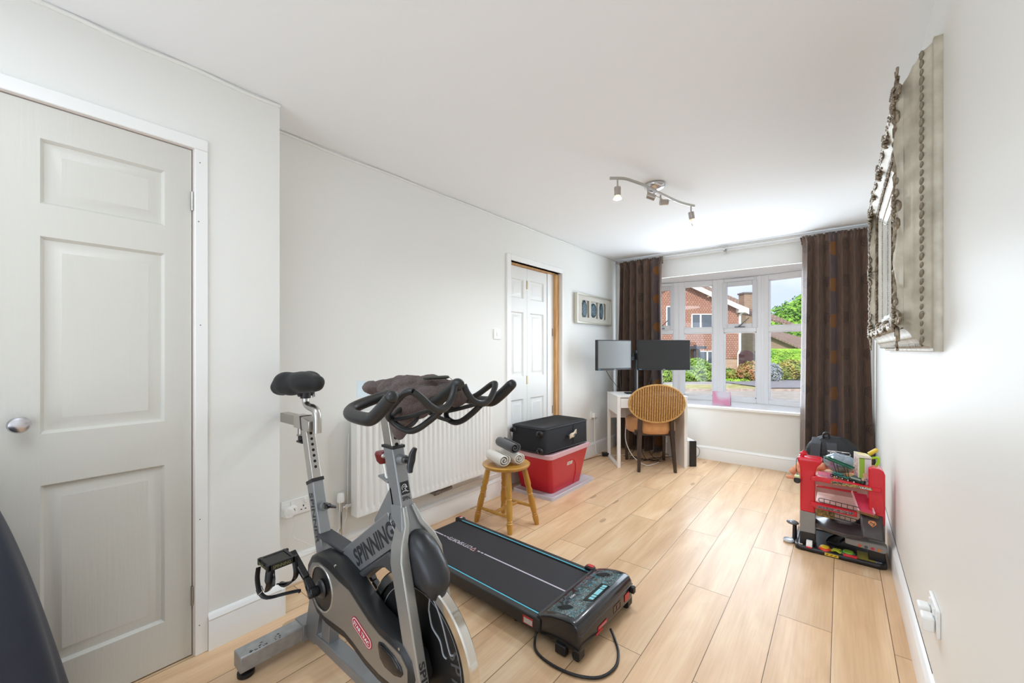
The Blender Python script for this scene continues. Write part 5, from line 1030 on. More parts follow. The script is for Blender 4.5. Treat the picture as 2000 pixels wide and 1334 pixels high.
# motor hood
hp_ = [(.385, .092), (.400, .105), (.43, .122), (.47, .136), (.53, .148), (.575, .150), (.598, .143), (.610, .125), (.612, .045), (.60, .035), (.40, .035), (.385, .05)]
f = q(); rings = []
for y, k in ((-.243, .93), (-.239, .975), (-.227, 1.0), (.230, 1.0), (.242, .975), (.246, .93)):
    cx0, cz0 = .5, .07; rings.append([(cx0+(x-cx0)*k, y, cz0+(z-cz0)*k) for x, z in hp_])
f.loft([[Vector(p) for p in r] for r in rings]); hood = build('motor_hood', f, M('hood_black', '1C1C20', .22, coat=.3), tr_, bevel=.008, seg=3, ang=50)
f = q(); f.box(.386, .616, -.256, .256, .108-.004, .108); 
f = q(); f.box(.40, .6135, -.2405, .2435, .106, .112); build('hood_seam', f, M('seam_grey', '35353A', .3), hood, bevel=.002)
pm = bpy.data.materials.new('camo_panel'); pm.use_nodes = True; t = pm.node_tree; b = t.nodes['Principled BSDF']; b.inputs['Roughness'].default_value = .18
c_ = N(t, 'ShaderNodeTexCoord'); n1 = N(t, 'ShaderNodeTexNoise'); n1.inputs['Scale'].default_value = 22; n1.inputs['Detail'].default_value = 3; n1.inputs['Distortion'].default_value = 2; t.links.new(c_.outputs['Object'], n1.inputs['Vector'])
r_ = N(t, 'ShaderNodeValToRGB'); e = r_.color_ramp.elements; r_.color_ramp.interpolation = 'CONSTANT'; e[0].color = lin('2B3134'); e[0].position = 0; e[1].color = lin('56686A'); e[1].position = .44; x = e.new(.52); x.color = lin('3F4A4C'); x = e.new(.58); x.color = lin('2F6E7E'); x = e.new(.66); x.color = lin('7C8C86')
vo = N(t, 'ShaderNodeTexVoronoi'); vo.inputs['Scale'].default_value = 210; t.links.new(c_.outputs['Object'], vo.inputs['Vector']); n2 = N(t, 'ShaderNodeTexNoise'); n2.inputs['Scale'].default_value = 12; t.links.new(c_.outputs['Object'], n2.inputs['Vector'])
dm = mth(t, 'MULTIPLY', mth(t, 'LESS_THAN', vo.outputs['Distance'], .28), mth(t, 'GREATER_THAN', n2.outputs['Fac'], .52)); mxp = N(t, 'ShaderNodeMix', data_type='RGBA'); t.links.new(dm, mxp.inputs[0]); t.links.new(n1.outputs['Fac'], r_.inputs['Fac']); t.links.new(r_.outputs[0], mxp.inputs[6]); mxp.inputs[7].default_value = lin('9FC4C2'); t.links.new(mxp.outputs[2], b.inputs['Base Color'])
f = q(); 
pp = [(.43, .1232), (.47, .1372), (.53, .1492), (.572, .1512)]
f.loft([[Vector((x, y, z)) for x, z in pp]+[Vector((x, y, z-.003)) for x, z in reversed(pp)] for y in (-.212, .212)]); dp_ = build('display_panel', f, pm, hood, bevel=.001)
f = q(); f.prism([(-.085, .005), (-.065, .048), (.085, .048), (.085, .005)], .0, .001, lambda u, v, w: Vector((.525+v, u, .1483+(v)*.045+.0012+w))); lcdf = build('display_window', f, M('lcd_black', '141618', .1), dp_)
for k, (a, b_) in enumerate(((-.062, -.045), (-.040, -.024), (-.018, .034), (.040, .052), (.057, .074))):
    f = q(); f.prism([(a, .020), (a+.004, .040), (b_+.004, .040), (b_, .020)], 0, .0006, lambda u, v, w: Vector((.525+v, u, .1483+v*.045+.0024+w))); build('display_segment', f, M('lcd_cyan', '8FD3DE', .3), lcdf)
for y in (-.165, .165):
    for k in range(7):
        f = q(); xx = .49+(k-3)*.008; L_ = .022*math.sqrt(max(.1, 1-((k-3)/3.6)**2)); f.beam((xx-.004, y-L_, .1425+(xx-.49)*.25), (xx+.012, y+L_, .1448+(xx-.49)*.22), .0032, .002); build('speaker_slot', f, M('slot_black', '0C0C0D', .6), dp_)
text('lettering', '000', tl(.474, -.075, .1402), -tv_, td, .010, print_white, dp_, width=.035)
f = q(); f.box(.6125, .6140, -.10, -.02, .060, .075); build('red_decal', f, M('red_decal', 'C23438', .4), hood)
f = q(); f.box(.6125, .6140, -.115, -.06, .047, .056); build('red_decal', f, M('red_decal', 'C23438', .4), hood)
text('lettering', 'CITYSPORTS', tl(.6145, -.06, .0675), tv_, (0, 0, 1), .007, print_white, hood, width=.06)
f = q(); f.box(.6125, .6140, .155, .20, .060, .092); build('red_decal', f, M('red_decal', 'C23438', .4), hood)
for a in ((.045, .115, .058, .061), (.045, .115, .088, .091), (.045, .048, .058, .091), (.112, .115, .058, .091), (.075, .085, .065, .085)):
    f = q(); f.box(.6125, .6136, a[0], a[1], a[2], a[3]); build('warning_outline', f, M('dull_print', '7A5A52', .5), hood)
f = q(); f.box(.33, .385, -.2515, -.2502, .052, .086); rlb = build('side_label', f, M('red_decal', 'C23438', .4), tr_); f = q(); f.box(.336, .382, -.2522, -.2512, .056, .078); build('label_print', f, M('label_white', 'E8E4E2', .5, col2='A9A5A5', nscale=300), rlb)
f = q(); f.box(.36, .41, .215, .252, .098, .118); sbx = build('switch_block', f, blackp, tr_, bevel=.006); f = q(); f.box(.372, .405, .225, .247, .1175, .1215); build('red_decal', f, M('red_decal', 'C23438', .4), sbx)
for s in (-1, 1):
    f = q(); f.box(.50, .55, min(s*.225, s*.254), max(s*.225, s*.254), .006, .045); f.box(.585, .61, min(s*.2, s*.245), max(s*.2, s*.245), .012, .05); tf = build('transport_bracket', f, blackp, tr_, bevel=.004)
    f = q(); f.cyl((.590, s*.205, .020), (.590, s*.235, .020), .020, n=22); build('transport_wheel', f, rubber, tf)
f = q(); f.box(.612, .630, .215, .24, .075, .105); build('power_switch', f, blackp, tr_, bevel=.003)
o = build('power_cable', MB().tube([tl(.40, -.235, .05), tl(.405, -.262, .02), tl(.44, -.30, .007), tl(.52, -.318, .007), tl(.62, -.305, .007), tl(.70, -.255, .007), tl(.725, -.17, .007), tl(.70, -.09, .007), tl(.655, -.03, .007), tl(.62, .0, .02)], .0055, n=10, sm=6), rubber, loc=tl(.5, -.3, 0)); tag(o, 'black power cable looped on the floor round the treadmill front', 'cable')

# ================================================================ STOOL WITH ROLLED TOWELS
hw = M('honey_pine', 'B5802F', .28, col2='C8963F', nscale=9, stretch=(1, 1, .3), coat=.25)
stl = thing('wooden_stool', (-1.857, 2.224, 0), 'honey coloured round wooden stool with turned legs', 'stool'); sx, sy, sz = -1.860, 2.226, .432
build('seat', MB().lathe([(.02, -.030), (.135, -.030), (.160, -.024), (.170, -.012), (.171, -.004), (.166, .000), (.155, .001), (.13, -.003), (.02, -.004)], (sx, sy, sz), n=64), hw, stl, ang=50)
feet = [(-1.723, 2.101), (-2.04, 2.104), (-1.989, 2.346), (-1.674, 2.346)]; tps = []
prof = [(.0145, 0), (.017, .03), (.0205, .10), (.0215, .16), (.0165, .175), (.020, .19), (.0165, .205), (.021, .26), (.023, .42), (.0175, .52), (.0205, .535), (.0165, .55), (.0225, .60), (.0165, .66), (.022, .70), (.0205, .80), (.0175, 1.0)]
for x, y in feet:
    tx, ty = sx+(x-sx)*.58, sy+(y-sy)*.58; p0 = Vector((x, y, 0)); p1 = Vector((tx, ty, sz-.028)); L = (p1-p0).length
    build('leg', MB().lathe([(r, h*L) for r, h in prof], p0, p1-p0, n=20), hw, stl); tps.append((p0, p1))
at_ = lambda i, z: tps[i][0]+(tps[i][1]-tps[i][0])*(z/(sz-.028))
def stret(a, b): 
    L = (b-a).length; build('stretcher', MB().lathe([(.008, 0), (.0095, .1*L), (.012, .3*L), (.0095, .34*L), (.0125, .38*L), (.0135, .5*L), (.0125, .62*L), (.0095, .66*L), (.012, .7*L), (.0095, .9*L), (.008, L)], a, b-a, n=14), hw, stl)
stret(at_(0, .105), at_(1, .105)); stret(at_(2, .125), at_(3, .125)); stret((at_(0, .105)+at_(1, .105))/2, (at_(2, .125)+at_(3, .125))/2)
def rolled(name, c0, c1, r, mat, label, turns=2.6, th=.012, sq=.9):
    c0, c1 = Vector(c0), Vector(c1); d = (c1-c0).normalized(); a = d.cross(Vector((0, 0, 1))).normalized(); up = a.cross(d); L = (c1-c0).length; n = 84
    def spiral(rad): 
        o_, i_ = [], []
        for k in range(n+1):
            q_ = k/n; R = rad*(1-q_)+rad*.10*q_; A = q_*turns*2*PI+2.6; rr_ = R-th*.0; o_.append((cos(A)*rr_, sin(A)*rr_)); R2 = max(.002, rr_-th*.62); i_.append((cos(A)*R2, sin(A)*R2))
        return o_+i_[::-1]
    mb = MB(); m = len(spiral(r)); rings = []
    for w, k in ((0, .93), (.006, 1.0), (.25*L, 1.0), (.5*L, 1.02), (.75*L, 1.0), (L-.006, 1.0), (L, .93)):
        rings.append([c0+d*w+a*(x)+up*(y*sq) for x, y in spiral(r*k)])
    mb.loft(rings, caps=False)
    for rg, rev in ((0, 1), (6, 0)):
        base = len(mb.v)-m*7+rg*m; N2 = n+1
        for k in range(n): mb.f.append((base+k, base+k+1, base+m-2-k, base+m-1-k)); mb.mi.append(0)
    o = build(name, mb, mat, loc=(c0+c1)/2, ang=70, smooth_it=2, disp=(.002, .02)); return tag(o, label, 'towel', 'rolled towels on the stool')
wt = M('white_terry', 'ECE7DE', .95, bump=1., bscale=420, bdist=.003, sheen=.2); gt_ = M('charcoal_terry', '4C4B4D', .95, bump=1., bscale=420, bdist=.003, sheen=.3)
wa = Zp(992, 896, .470); wb = Zp(962, 876, .487)
rolled('rolled_towel', Vector((-1.985, 2.195, .484)), Vector((-1.785, 2.118, .480)), .053, wt, 'white rolled towel at the left front of the stool')
rolled('rolled_towel', Vector((-1.955, 2.315, .480)), Vector((-1.745, 2.232, .478)), .048, wt, 'white rolled towel at the right of the stool below the grey one')
rolled('rolled_towel', Vector((-1.955, 2.262, .570)), Vector((-1.748, 2.190, .558)), .050, gt_, 'charcoal grey rolled towel resting on the two white ones', turns=2.2)

# ================================================================ STORAGE BOX, LID AND SUITCASE
clr = M('translucent_lid', 'D9D3DA', .3, alpha=.78); redp = M('red_box_plastic', 'C21A2C', .28)
def rrect(x0, x1, y0, y1, r, n=5):
    pts = []
    for cx, cy, a0 in ((x1-r, y1-r, 0), (x0+r, y1-r, PI/2), (x0+r, y0+r, PI), (x1-r, y0+r, 1.5*PI)):
        for k in range(n+1): a = a0+PI/2*k/n; pts.append((cx+r*cos(a), cy+r*sin(a)))
    return pts
lid = MB(); 
def ring(z, x0, x1, y0, y1, r): return [Vector((x, y, z)) for x, y in rrect(x0, x1, y0, y1, r)]
x0, x1, y0, y1 = -2.246, -1.822, 2.765, 3.50
lid.loft([ring(0, x0, x1, y0, y1, .03), ring(.026, x0+.003, x1-.003, y0+.003, y1-.003, .03), ring(.030, x0+.008, x1-.008, y0+.008, y1-.008, .028), ring(.022, x0+.02, x1-.02, y0+.02, y1-.02, .025), ring(.022, x0+.05, x1-.05, y0+.05, y1-.05, .02), ring(.0225, x0+.15, x1-.15, y0+.15, y1-.15, .02)])
o = build('flat_lid', lid, clr, loc=(-2.03, 3.1, 0)); tag(o, 'translucent plastic lid lying flat under the red storage box', 'lid')
sb_ = thing('storage_box', (-2.03, 3.05, .023), 'red plastic storage box standing on a translucent lid', 'storage box')
bx = MB(); B0 = (-2.236, -1.890, 2.862, 3.345); B1 = (-2.238, -1.832, 2.745, 3.40); z0, z1 = .0235, .345
lr = lambda k: tuple(a+(b-a)*k for a, b in zip(B0, B1))
bx.loft([ring(z0, *B0, .03), ring(z0+.3*(z1-z0), *lr(.3), .035), ring(z0+.7*(z1-z0), *lr(.7), .035), ring(z1, *B1, .035), ring(z1, B1[0]-.012, B1[1]+.012, B1[2]-.012, B1[3]+.012, .04), ring(z1+.018, B1[0]-.012, B1[1]+.012, B1[2]-.012, B1[3]+.012, .04), ring(z1+.018, B1[0]+.004, B1[1]-.004, B1[2]+.004, B1[3]-.004, .03), ring(z0+.01, B0[0]+.005, B0[1]-.005, B0[2]+.005, B0[3]-.005, .03)]); build('tub', bx, redp, sb_, ang=50)
hg = MB(); hg.tube([(-1.885, 3.05, .07), (-1.872, 3.08, .12), (-1.868, 3.12, .2)], .004, n=6)
hg = MB(); sxx = lambda z: B0[1]+(B1[1]-B0[1])*(z-z0)/(z1-z0)+.0015
hg.tube([(sxx(z), y, z) for y, z in ((3.205, .035), (3.215, .12), (3.205, .19), (3.18, .235), (3.14, .262), (3.08, .272))], .003, n=8, sm=4); build('moulded_rib', hg, M('red_box_plastic', 'C21A2C', .28), sb_)
lb = MB(); lb.hexa([(sxx(.232)+.001, 3.04, .232), (sxx(.232)+.001, 3.125, .232), (sxx(.262)+.001, 3.125, .262), (sxx(.262)+.001, 3.04, .262)], [(sxx(.232), 3.04, .232), (sxx(.232), 3.125, .232), (sxx(.262), 3.125, .262), (sxx(.262), 3.04, .262)]); build('label', lb, M('cream_label', 'E2D8D0', .6), sb_)
text('lettering', 'BIT', (sxx(.247)+.0015, 3.083, .247), (0, 1, 0), (.05, 0, 1), .016, M('label_grey', '6B6460', .6), sb_, width=.05)
tl_ = MB(); X0, X1, Y0_, Y1_ = B1[0]-.010, B1[1]+.018, B1[2]-.018, B1[3]+.018; zt = .3635
tl_.loft([ring(zt-.02, X0, X1, Y0_, Y1_, .045), ring(zt+.012, X0, X1, Y0_, Y1_, .045), ring(zt+.018, X0+.01, X1-.01, Y0_+.01, Y1_-.01, .04), ring(zt+.010, X0+.03, X1-.03, Y0_+.03, Y1_-.03, .03), ring(zt+.010, X0+.1, X1-.1, Y0_+.1, Y1_-.1, .03)]); build('lid', tl_, M('frosted_lid', 'DDB4BA', .3, alpha=.85), sb_)
navy = M('black_suitcase_cloth', '101219', .75, bump=.3, bscale=700, bdist=.0004)
sc = thing('suitcase', (-2.02, 3.02, .383), 'black soft suitcase lying on top of the red storage box', 'suitcase')
cs = MB(); zc0, zc1 = .383, .598; X0, X1, Y0_, Y1_ = -2.215, -1.848, 2.715, 3.395
T_ = Matrix.Translation((-2.03, 3.02, 0)) @ Matrix.Rotation(math.radians(-3), 4, 'Z') @ Matrix.Translation((2.03, -3.02, 0)); cs.T = T_
cs.loft([ring(zc0, X0+.012, X1-.012, Y0_+.012, Y1_-.03, .03), ring(zc0+.012, X0, X1, Y0_, Y1_, .045), ring(zc1-.02, X0, X1, Y0_, Y1_, .05), ring(zc1-.004, X0+.008, X1-.008, Y0_+.008, Y1_-.008, .045), ring(zc1, X0+.02, X1-.02, Y0_+.02, Y1_-.02, .04), ring(zc1-.004, X0+.03, X1-.03, Y0_+.03, Y1_-.03, .04)], caps=False)
cs.add([T_.inverted() @ (T_ @ v) for v in ring(zc0, X0+.012, X1-.012, Y0_+.012, Y1_-.03, .03)], [tuple(range(24))])
build('shell', cs, navy, sc, ang=40)
cv = MB(T_); cv.grid(lambda u, v: Vector((X0+.03+(X1-X0-.06)*u, Y0_+.03+(Y1_-Y0_-.06)*v, zc1-.004-.045*(sin(PI*u)**.6)*(sin(PI*v)**.6)-.010*sin(3*v+6*u)*sin(PI*u)*sin(PI*v))), 24, 24); build('slack_cover', cv, M('suitcase_panel', '0C0D11', .6), sc, solid=.003)
for zz in (zc1-.012, zc0+.012): pz = MB(T_); pz.tube([(x, y, zz) for x, y in rrect(X0-.001, X1+.001, Y0_-.001, Y1_+.001, .048, 6)], .004, n=8, closed=True); build('piping', pz, blackp, sc)
pz = MB(T_); pz.tube([(X1+.002, 3.14, zc0+.01), (X1+.002, 3.14, zc1-.01)], .002, n=6); build('seam', pz, blackp, sc)
for (yy, zz) in ((Y0_+.0, zc1-.045), (Y0_+.0, zc0+.03)):
    for xx in (X0+.04, X1-.04):
        wh = MB(T_); wh.ell((xx, yy-.002, zz), (.034, .016, .026), 16, 10); hh = build('wheel_housing', wh, M('housing_black', '1F2023', .3), sc)
        wh = MB(T_); wh.cyl((xx-.009, yy-.024, zz), (xx+.009, yy-.024, zz), .018, n=20); build('wheel', wh, blackg, hh)
th = MB(T_); th.tube([(X1+.002, 3.05, .50), (X1+.026, 3.06, .492), (X1+.028, 3.12, .50), (X1+.004, 3.14, .51)], .008, n=10, sm=4, flat=(1.5, .6)); build('side_handle', th, blackp, sc)
tg_ = MB(T_); tg_.grid(lambda u, v: Vector((X1+.034+.006*sin(5*u), 3.035+.115*u, .468+.042*v+.028*u+.004*sin(9*u))), 8, 3); o = build('luggage_tag', tg_, M('beige_tag', 'B7A58E', .7, col2='D8CBB8', nscale=40), sc, solid=.002)

# ================================================================ DESK IN THE CORNER (turned to face the camera)
F0 = Vector((-1.817, 3.994, 0)); DA = Vector((.785, .619, 0)).normalized(); DB = Vector((-DA.y, DA.x, 0)); DT = Matrix(((DA.x, DB.x, 0, F0.x), (DA.y, DB.y, 0, F0.y), (0, 0, 1, 0), (0, 0, 0, 1)))
dk = lambda: MB(DT); dw_m = M('white_desk', 'EFECE8', .35)
desk = thing('desk', DT @ Vector((.365, .25, 0)), 'small white desk standing diagonally in the window corner', 'desk')
dwid, ddep = .73, .49
f = dk(); f.box(0, dwid, 0, ddep, .735, .752); f.box(0, dwid, 0, .0, .7, .7) if False else None; build('desktop', f, dw_m, desk, bevel=.002)
f = dk(); f.box(0, .034, 0, .034, 0, .735); f.box(0, .034, ddep-.034, ddep, 0, .735); f.box(0, .034, .034, ddep-.034, 0, .022); build('left_frame', f, dw_m, desk, bevel=.003)
f = dk(); f.box(.004, .030, .034, ddep-.034, .555, .735); build('left_apron', f, dw_m, desk)
f = dk(); f.box(dwid-.034, dwid, 0, ddep, 0, .735); build('right_panel', f, dw_m, desk, bevel=.002)
f = dk(); f.box(.034, dwid-.034, ddep-.02, ddep-.004, .45, .735); build('back_panel', f, dw_m, desk)
f = dk(); f.box(.036, dwid-.036, .002, .018, .628, .728); dr = build('drawer', f, dw_m, desk, bevel=.002); f = dk(); f.box(.04, dwid-.04, .018, .40, .63, .70); build('drawer_body', f, dw_m, dr)
dl = lambda x, y, z: DT @ Vector((x, y, z))
kb = thing('keyboard', fr(1.44, 4.63, .7525), 'black computer keyboard on the white desk', 'keyboard')
f = MB(); c = fr(1.41, 4.50, .757)
kx, ky = (DA*1), DB
f.obox(c, kx*.15, ky*.06, (0, 0, .004)); build('body', f, blackp, kb, bevel=.003)
f = MB()
for i in range(12):
    for j in range(4): f.obox(c+kx*(-.138+.025*i)+ky*(-.045+.028*j)+Vector((0, 0, .006)), kx*.0105, ky*.012, (0, 0, .003))
tag(build('keys', f, M('key_black', '222226', .5), kb), kind='stuff')
# monitors on a pole stand
ms = thing('monitor_stand', fr(1.445, 4.66, .7525), 'black pole monitor stand clamped on the desk between the screens', 'monitor stand')
pc_ = fr(1.437, 4.72, 0)
f = MB(); f.obox(pc_+Vector((0, 0, .7585)), RT*.05, FW*.05, (0, 0, .005)); build('base', f, blackp, ms, bevel=.003)
f = MB(); f.cyl(pc_+Vector((0, 0, .76)), pc_+Vector((0, 0, 1.235)), .017, n=18); build('pole', f, blackp, ms)
f = MB(); f.obox(pc_-RT*-.022-FW*.0+Vector((0, 0, .95)), RT*.006, FW*.012, (0, 0, .19)); build('cable_cover', f, M('cover_silver', 'B9BCC0', .3, .6), ms)
f = MB(); f.obox(pc_+Vector((0, 0, 1.16)), RT*.026, FW*.03, (0, 0, .04)); f.beam(pc_+Vector((0, 0, 1.16)), pc_+RT*.22-FW*.10+Vector((0, 0, 1.12)), .03, .04); f.beam(pc_+Vector((0, 0, 1.15)), pc_-RT*.2-FW*.12+Vector((0, 0, 1.10)), .03, .04); build('arm', f, blackp, ms, bevel=.004)
def monitor(c, dx, w, h, label, scol, srough, tl0=0):
    c = Vector(c); dx = Vector(dx).normalized(); n = Vector((dx.y, -dx.x, 0)); t_ = thing('monitor', c-Vector((0, 0, h/2)), label, 'monitor', None)
    P = lambda u, v, wv: c+dx*u+Vector((0, 0, v))+n*wv
    f = MB(); f.obox(c-n*.018, dx*w/2, n*.018, (0, 0, h/2)); f.obox(c-n*.045, dx*w*.28, n*.014, (0, 0, h*.3)); cs_ = build('casing', f, blackp, t_, bevel=.004)
    f = MB(); f.obox(c+n*.001, dx*(w/2-.012), n*.0008, (0, 0, h/2-.016)); f.v = [v+Vector((0, 0, .006)) for v in f.v]; build('screen', f, M('screen_'+scol, scol, srough, spec=.6), t_)
    f = MB(); f.obox(P(0, -h/2+.009, .0015), dx*.014, n*.0006, (0, 0, .0028)); build('maker_mark', f, M('mark_grey', 'A8AAAC', .4), t_)
    f = MB(); f.obox(P(-w/2+.028, -h/2+.009, .0015), dx*.014, n*.0006, (0, 0, .004)); build('sticker', f, M('sticker_blue', '4E7FA8', .4), t_)
    return t_
tR = 4.55; s = tR/FPX; monitor(fr((1297-CXP)*s, tR, CAMH-(693.5-CYP)*s), RT, 102.5*s, 59*s, 'large black monitor with dark screen in front of the window', '161617', .45)
tL = 4.45; s = tL/FPX; cL = fr((1201-CXP)*s, tL, CAMH-(693.5-CYP)*s); dxL = (RT*cos(.52)+FW*sin(.52)); monitor(cL, dxL, .508, .330, 'smaller monitor with a grey reflecting screen near the left wall', '7A7C7A', .28)
def cable(name, pts, r, mat, label, sm=6): o = build(name, MB().tube(pts, r, n=8, sm=sm), mat, loc=pts[0]); return tag(o, label, 'cable')
dtp = lambda px, py, t: fr((px-CXP)*t/FPX, t, CAMH-(py-CYP)*t/FPX)
cable('monitor_cable', [dtp(1184, 724, 4.50), dtp(1192, 738, 4.53), dtp(1203, 752, 4.58), dtp(1210, 764, 4.62)], .003, rubber, 'black cable hanging from left end of the grey screened monitor')
cable('monitor_cable', [dtp(1210, 722, 4.55), dtp(1211, 740, 4.57), dtp(1213, 762, 4.60)], .003, rubber, 'black cable hanging straight down behind the grey screened monitor')
cable('monitor_cable', [dtp(1273, 723, 4.62), dtp(1271, 738, 4.64), dtp(1265, 758, 4.68)], .003, rubber, 'dark cable hanging just right of the monitor pole')
cable('monitor_cable', [dtp(1310, 723, 4.62), dtp(1303, 737, 4.64), dtp(1292, 752, 4.68), dtp(1286, 762, 4.7)], .003, rubber, 'dark cable hanging below right half of the large monitor')
cable('white_cable', [Vector((XL+.03, 4.29, .44)), Vector((XL+.04, 4.28, .3)), Vector((XL+.05, 4.27, .12)), Vector((XL+.07, 4.30, .02)), Vector((-2.05, 4.42, .010)), Vector((-1.95, 4.55, .008))], .003, white_p, 'thin white cable running down from the plug left of the desk')
cable('white_cable', [dl(.16, .30, .60), dl(.15, .24, .42), dl(.14, .20, .24), dl(.20, .14, .09), dl(.31, .08, .012), dl(.42, .12, .008), dl(.5, .2, .008)], .004, white_p, 'thick white cable looping under the chair to the floor')
rr = random.Random(12)
for k in range(5):
    a = rr.uniform(.15, .6); pts = [dl(a+rr.uniform(-.2, .25), .25+rr.uniform(-.05, .2), .010+.0065*k) for _ in range(6)]; pts[0] = dl(.2+.09*k, .44, .42); pts[1] = dl(.22+.08*k, .43, .10)
    cable('floor_cable', pts, .0028, rubber, ['black cable tangled under the desk, lowest in the heap', 'black cable in the tangle under the desk near the left', 'black cable crossing the middle of the tangle under the desk', 'black cable in the tangle under the desk near the right', 'black cable lying on top of the tangle under the desk'][k])
ad = MB(); ad.obox(Zp(1182, 887, .022), RT*.038, FW*.03, (0, 0, .020)); o = build('power_adapter', ad, blackp, loc=Zp(1182, 890, 0), bevel=.008, seg=3); tag(o, 'black power adapter on the floor beside the left desk frame', 'power adapter')
cable('adapter_cable', [Zp(1175, 889, .012), Vector((-2.20, 4.16, .008)), Vector((-2.235, 3.9, .008)), Vector((-2.235, 3.62, .008))], .003, rubber, 'black cable from the adapter along the left skirting')
# pc tower
pt = thing('computer_tower', Zp(1352, 911), 'slim computer tower with black front right of the desk', 'computer')
c = (Zp(1352.5, 911)); t_ = c.dot(FW); hh = .272; f = MB(); f.obox(c+FW*.13-RT*.012+Vector((0, 0, hh/2)), RT*.042, FW*.125, (0, 0, hh/2)); build('casing', f, M('tower_silver', 'D0D2D4', .35), pt, bevel=.004)
f = MB(); f.obox(c+RT*.004+Vector((0, 0, hh/2)), RT*.036, FW*.01, (0, 0, hh/2)); build('front', f, blackg, pt, bevel=.006)
cable('tower_cable', [dtp(1360, 872, 4.62), dtp(1366, 878, 4.60), dtp(1365, 888, 4.58), dtp(1359, 894, 4.56)], .0025, rubber, 'thin black cable bowing out from the right side of the tower')

# ================================================================ WICKER CHAIR
chd = thing('wicker_chair', (-1.5, 4.25, 0), 'chair with oval wicker back, tan seat and dark wooden legs', 'chair')
rl1, rl2 = Zp(1247.5, 922), Zp(1319, 923.5); ca_ = (rl2-rl1).normalized(); cb_ = Vector((-ca_.y, ca_.x, 0)); cm_ = (rl1+rl2)/2
CT = Matrix(((ca_.x, cb_.x, 0, cm_.x), (ca_.y, cb_.y, 0, cm_.y), (0, 0, 1, 0), (0, 0, 0, 1))); ck = lambda: MB(CT); dkw = M('dark_wood', '35271F', .35, col2='45342A', nscale=30, stretch=(1, 1, .2))
hwid = (rl2-rl1).length/2
for s in (-1, 1):
    f = ck(); f.loft([[Vector((s*x+a*w, y+b_*d, z)) for a, b_ in ((-1, -1), (1, -1), (1, 1), (-1, 1))] for x, y, z, w, d in ((hwid, 0, 0, .014, .014), (hwid-.012, .022, .22, .018, .018), (hwid-.02, .045, .42, .021, .022), (hwid-.022, .038, .52, .020, .022), (hwid-.03, .012, .66, .016, .016))]); build('rear_leg', f, dkw, chd, bevel=.003)
    f = ck(); f.loft([[Vector((s*x+a*w, y+b_*w, z)) for a, b_ in ((-1, -1), (1, -1), (1, 1), (-1, 1))] for x, y, z, w in ((.205, .47, 0, .014), (.20, .455, .40, .021))]); build('front_leg', f, dkw, chd, bevel=.003)
f = ck(); f.box(-.19, .19, .05, .075, .36, .41); f.box(-.2, -.175, .06, .44, .36, .41); f.box(.175, .2, .06, .44, .36, .41); f.box(-.2, .2, .43, .455, .36, .41); build('seat_rail', f, dkw, chd, bevel=.003)
f = ck(); out = [(.205*cos(a) if abs(cos(a)) < 2 else 0, sin(a)) for a in ()]
def sp(a, k=1.):   # rounded seat outline, straight across the back
    c_, s_ = cos(a), sin(a); x = (abs(c_)**.72)*(1 if c_ > 0 else -1)*.250*k; y = (.262+(abs(s_)**.8)*(1 if s_ > 0 else -1)*.235*k); return x*(1-.10*(1 if s_ < 0 else 0)*abs(s_)), y
f.loft([[Vector((*sp(2*PI*i/48, k), z)) for i in range(48)] for k, z in ((.93, .375), (.99, .385), (1.0, .42), (1.0, .475), (.97, .505), (.88, .522), (.6, .532), (.2, .535))]); build('seat_cushion', f, M('tan_suede', 'BE8550', .75, col2='CB935E', nscale=14, sheen=.2, bump=.3, bscale=18, bdist=.004), chd, ang=60)
# woven oval back: strands over and under uprights, on a curved shell
wk = M('wicker', 'A97838', .5, col2='7E5526', nscale=120, bump=.4, bscale=300, bdist=.001); wk2 = M('wicker_edge', 'B98A4A', .5, col2='D2A768', nscale=60)
bw, bh, zc = .278, .190, .695
def bk(u, v, w=0): # u,v in -1..1 ellipse coordinates scaled to metres
    return Vector((u, -.018-(v)*.10-.22*u*u*0+.32*u*u-w, zc+v))
nrow = 46
f = ck()
for j in range(nrow):
    v = -bh+2*bh*(j+.5)/nrow; U = bw*math.sqrt(max(0, 1-(v/bh)**2))-.004
    if U < .02: continue
    n = max(6, int(U*2/.006)); pts = [bk(-U+2*U*i/n, v, .0055*cos(PI*(-U+2*U*i/n)/.0235+PI*j)) for i in range(n+1)]; f.tube(pts, .0042, n=5)
wv_ = build('woven_back', f, wk, chd)
f = ck()
for i in range(-11, 12):
    u = i*.0235; Vm = bh*math.sqrt(max(0, 1-(u/bw)**2))-.003
    if Vm < .02: continue
    f.tube([bk(u, -Vm+2*Vm*k/10, .0045) for k in range(11)], .0062, n=6)
build('upright_canes', f, wk2, wv_)
f = ck(); f.tube([bk(bw*cos(2*PI*i/60), bh*sin(2*PI*i/60), 0) for i in range(60)], .0095, n=10, closed=True); build('rim', f, wk2, wv_)

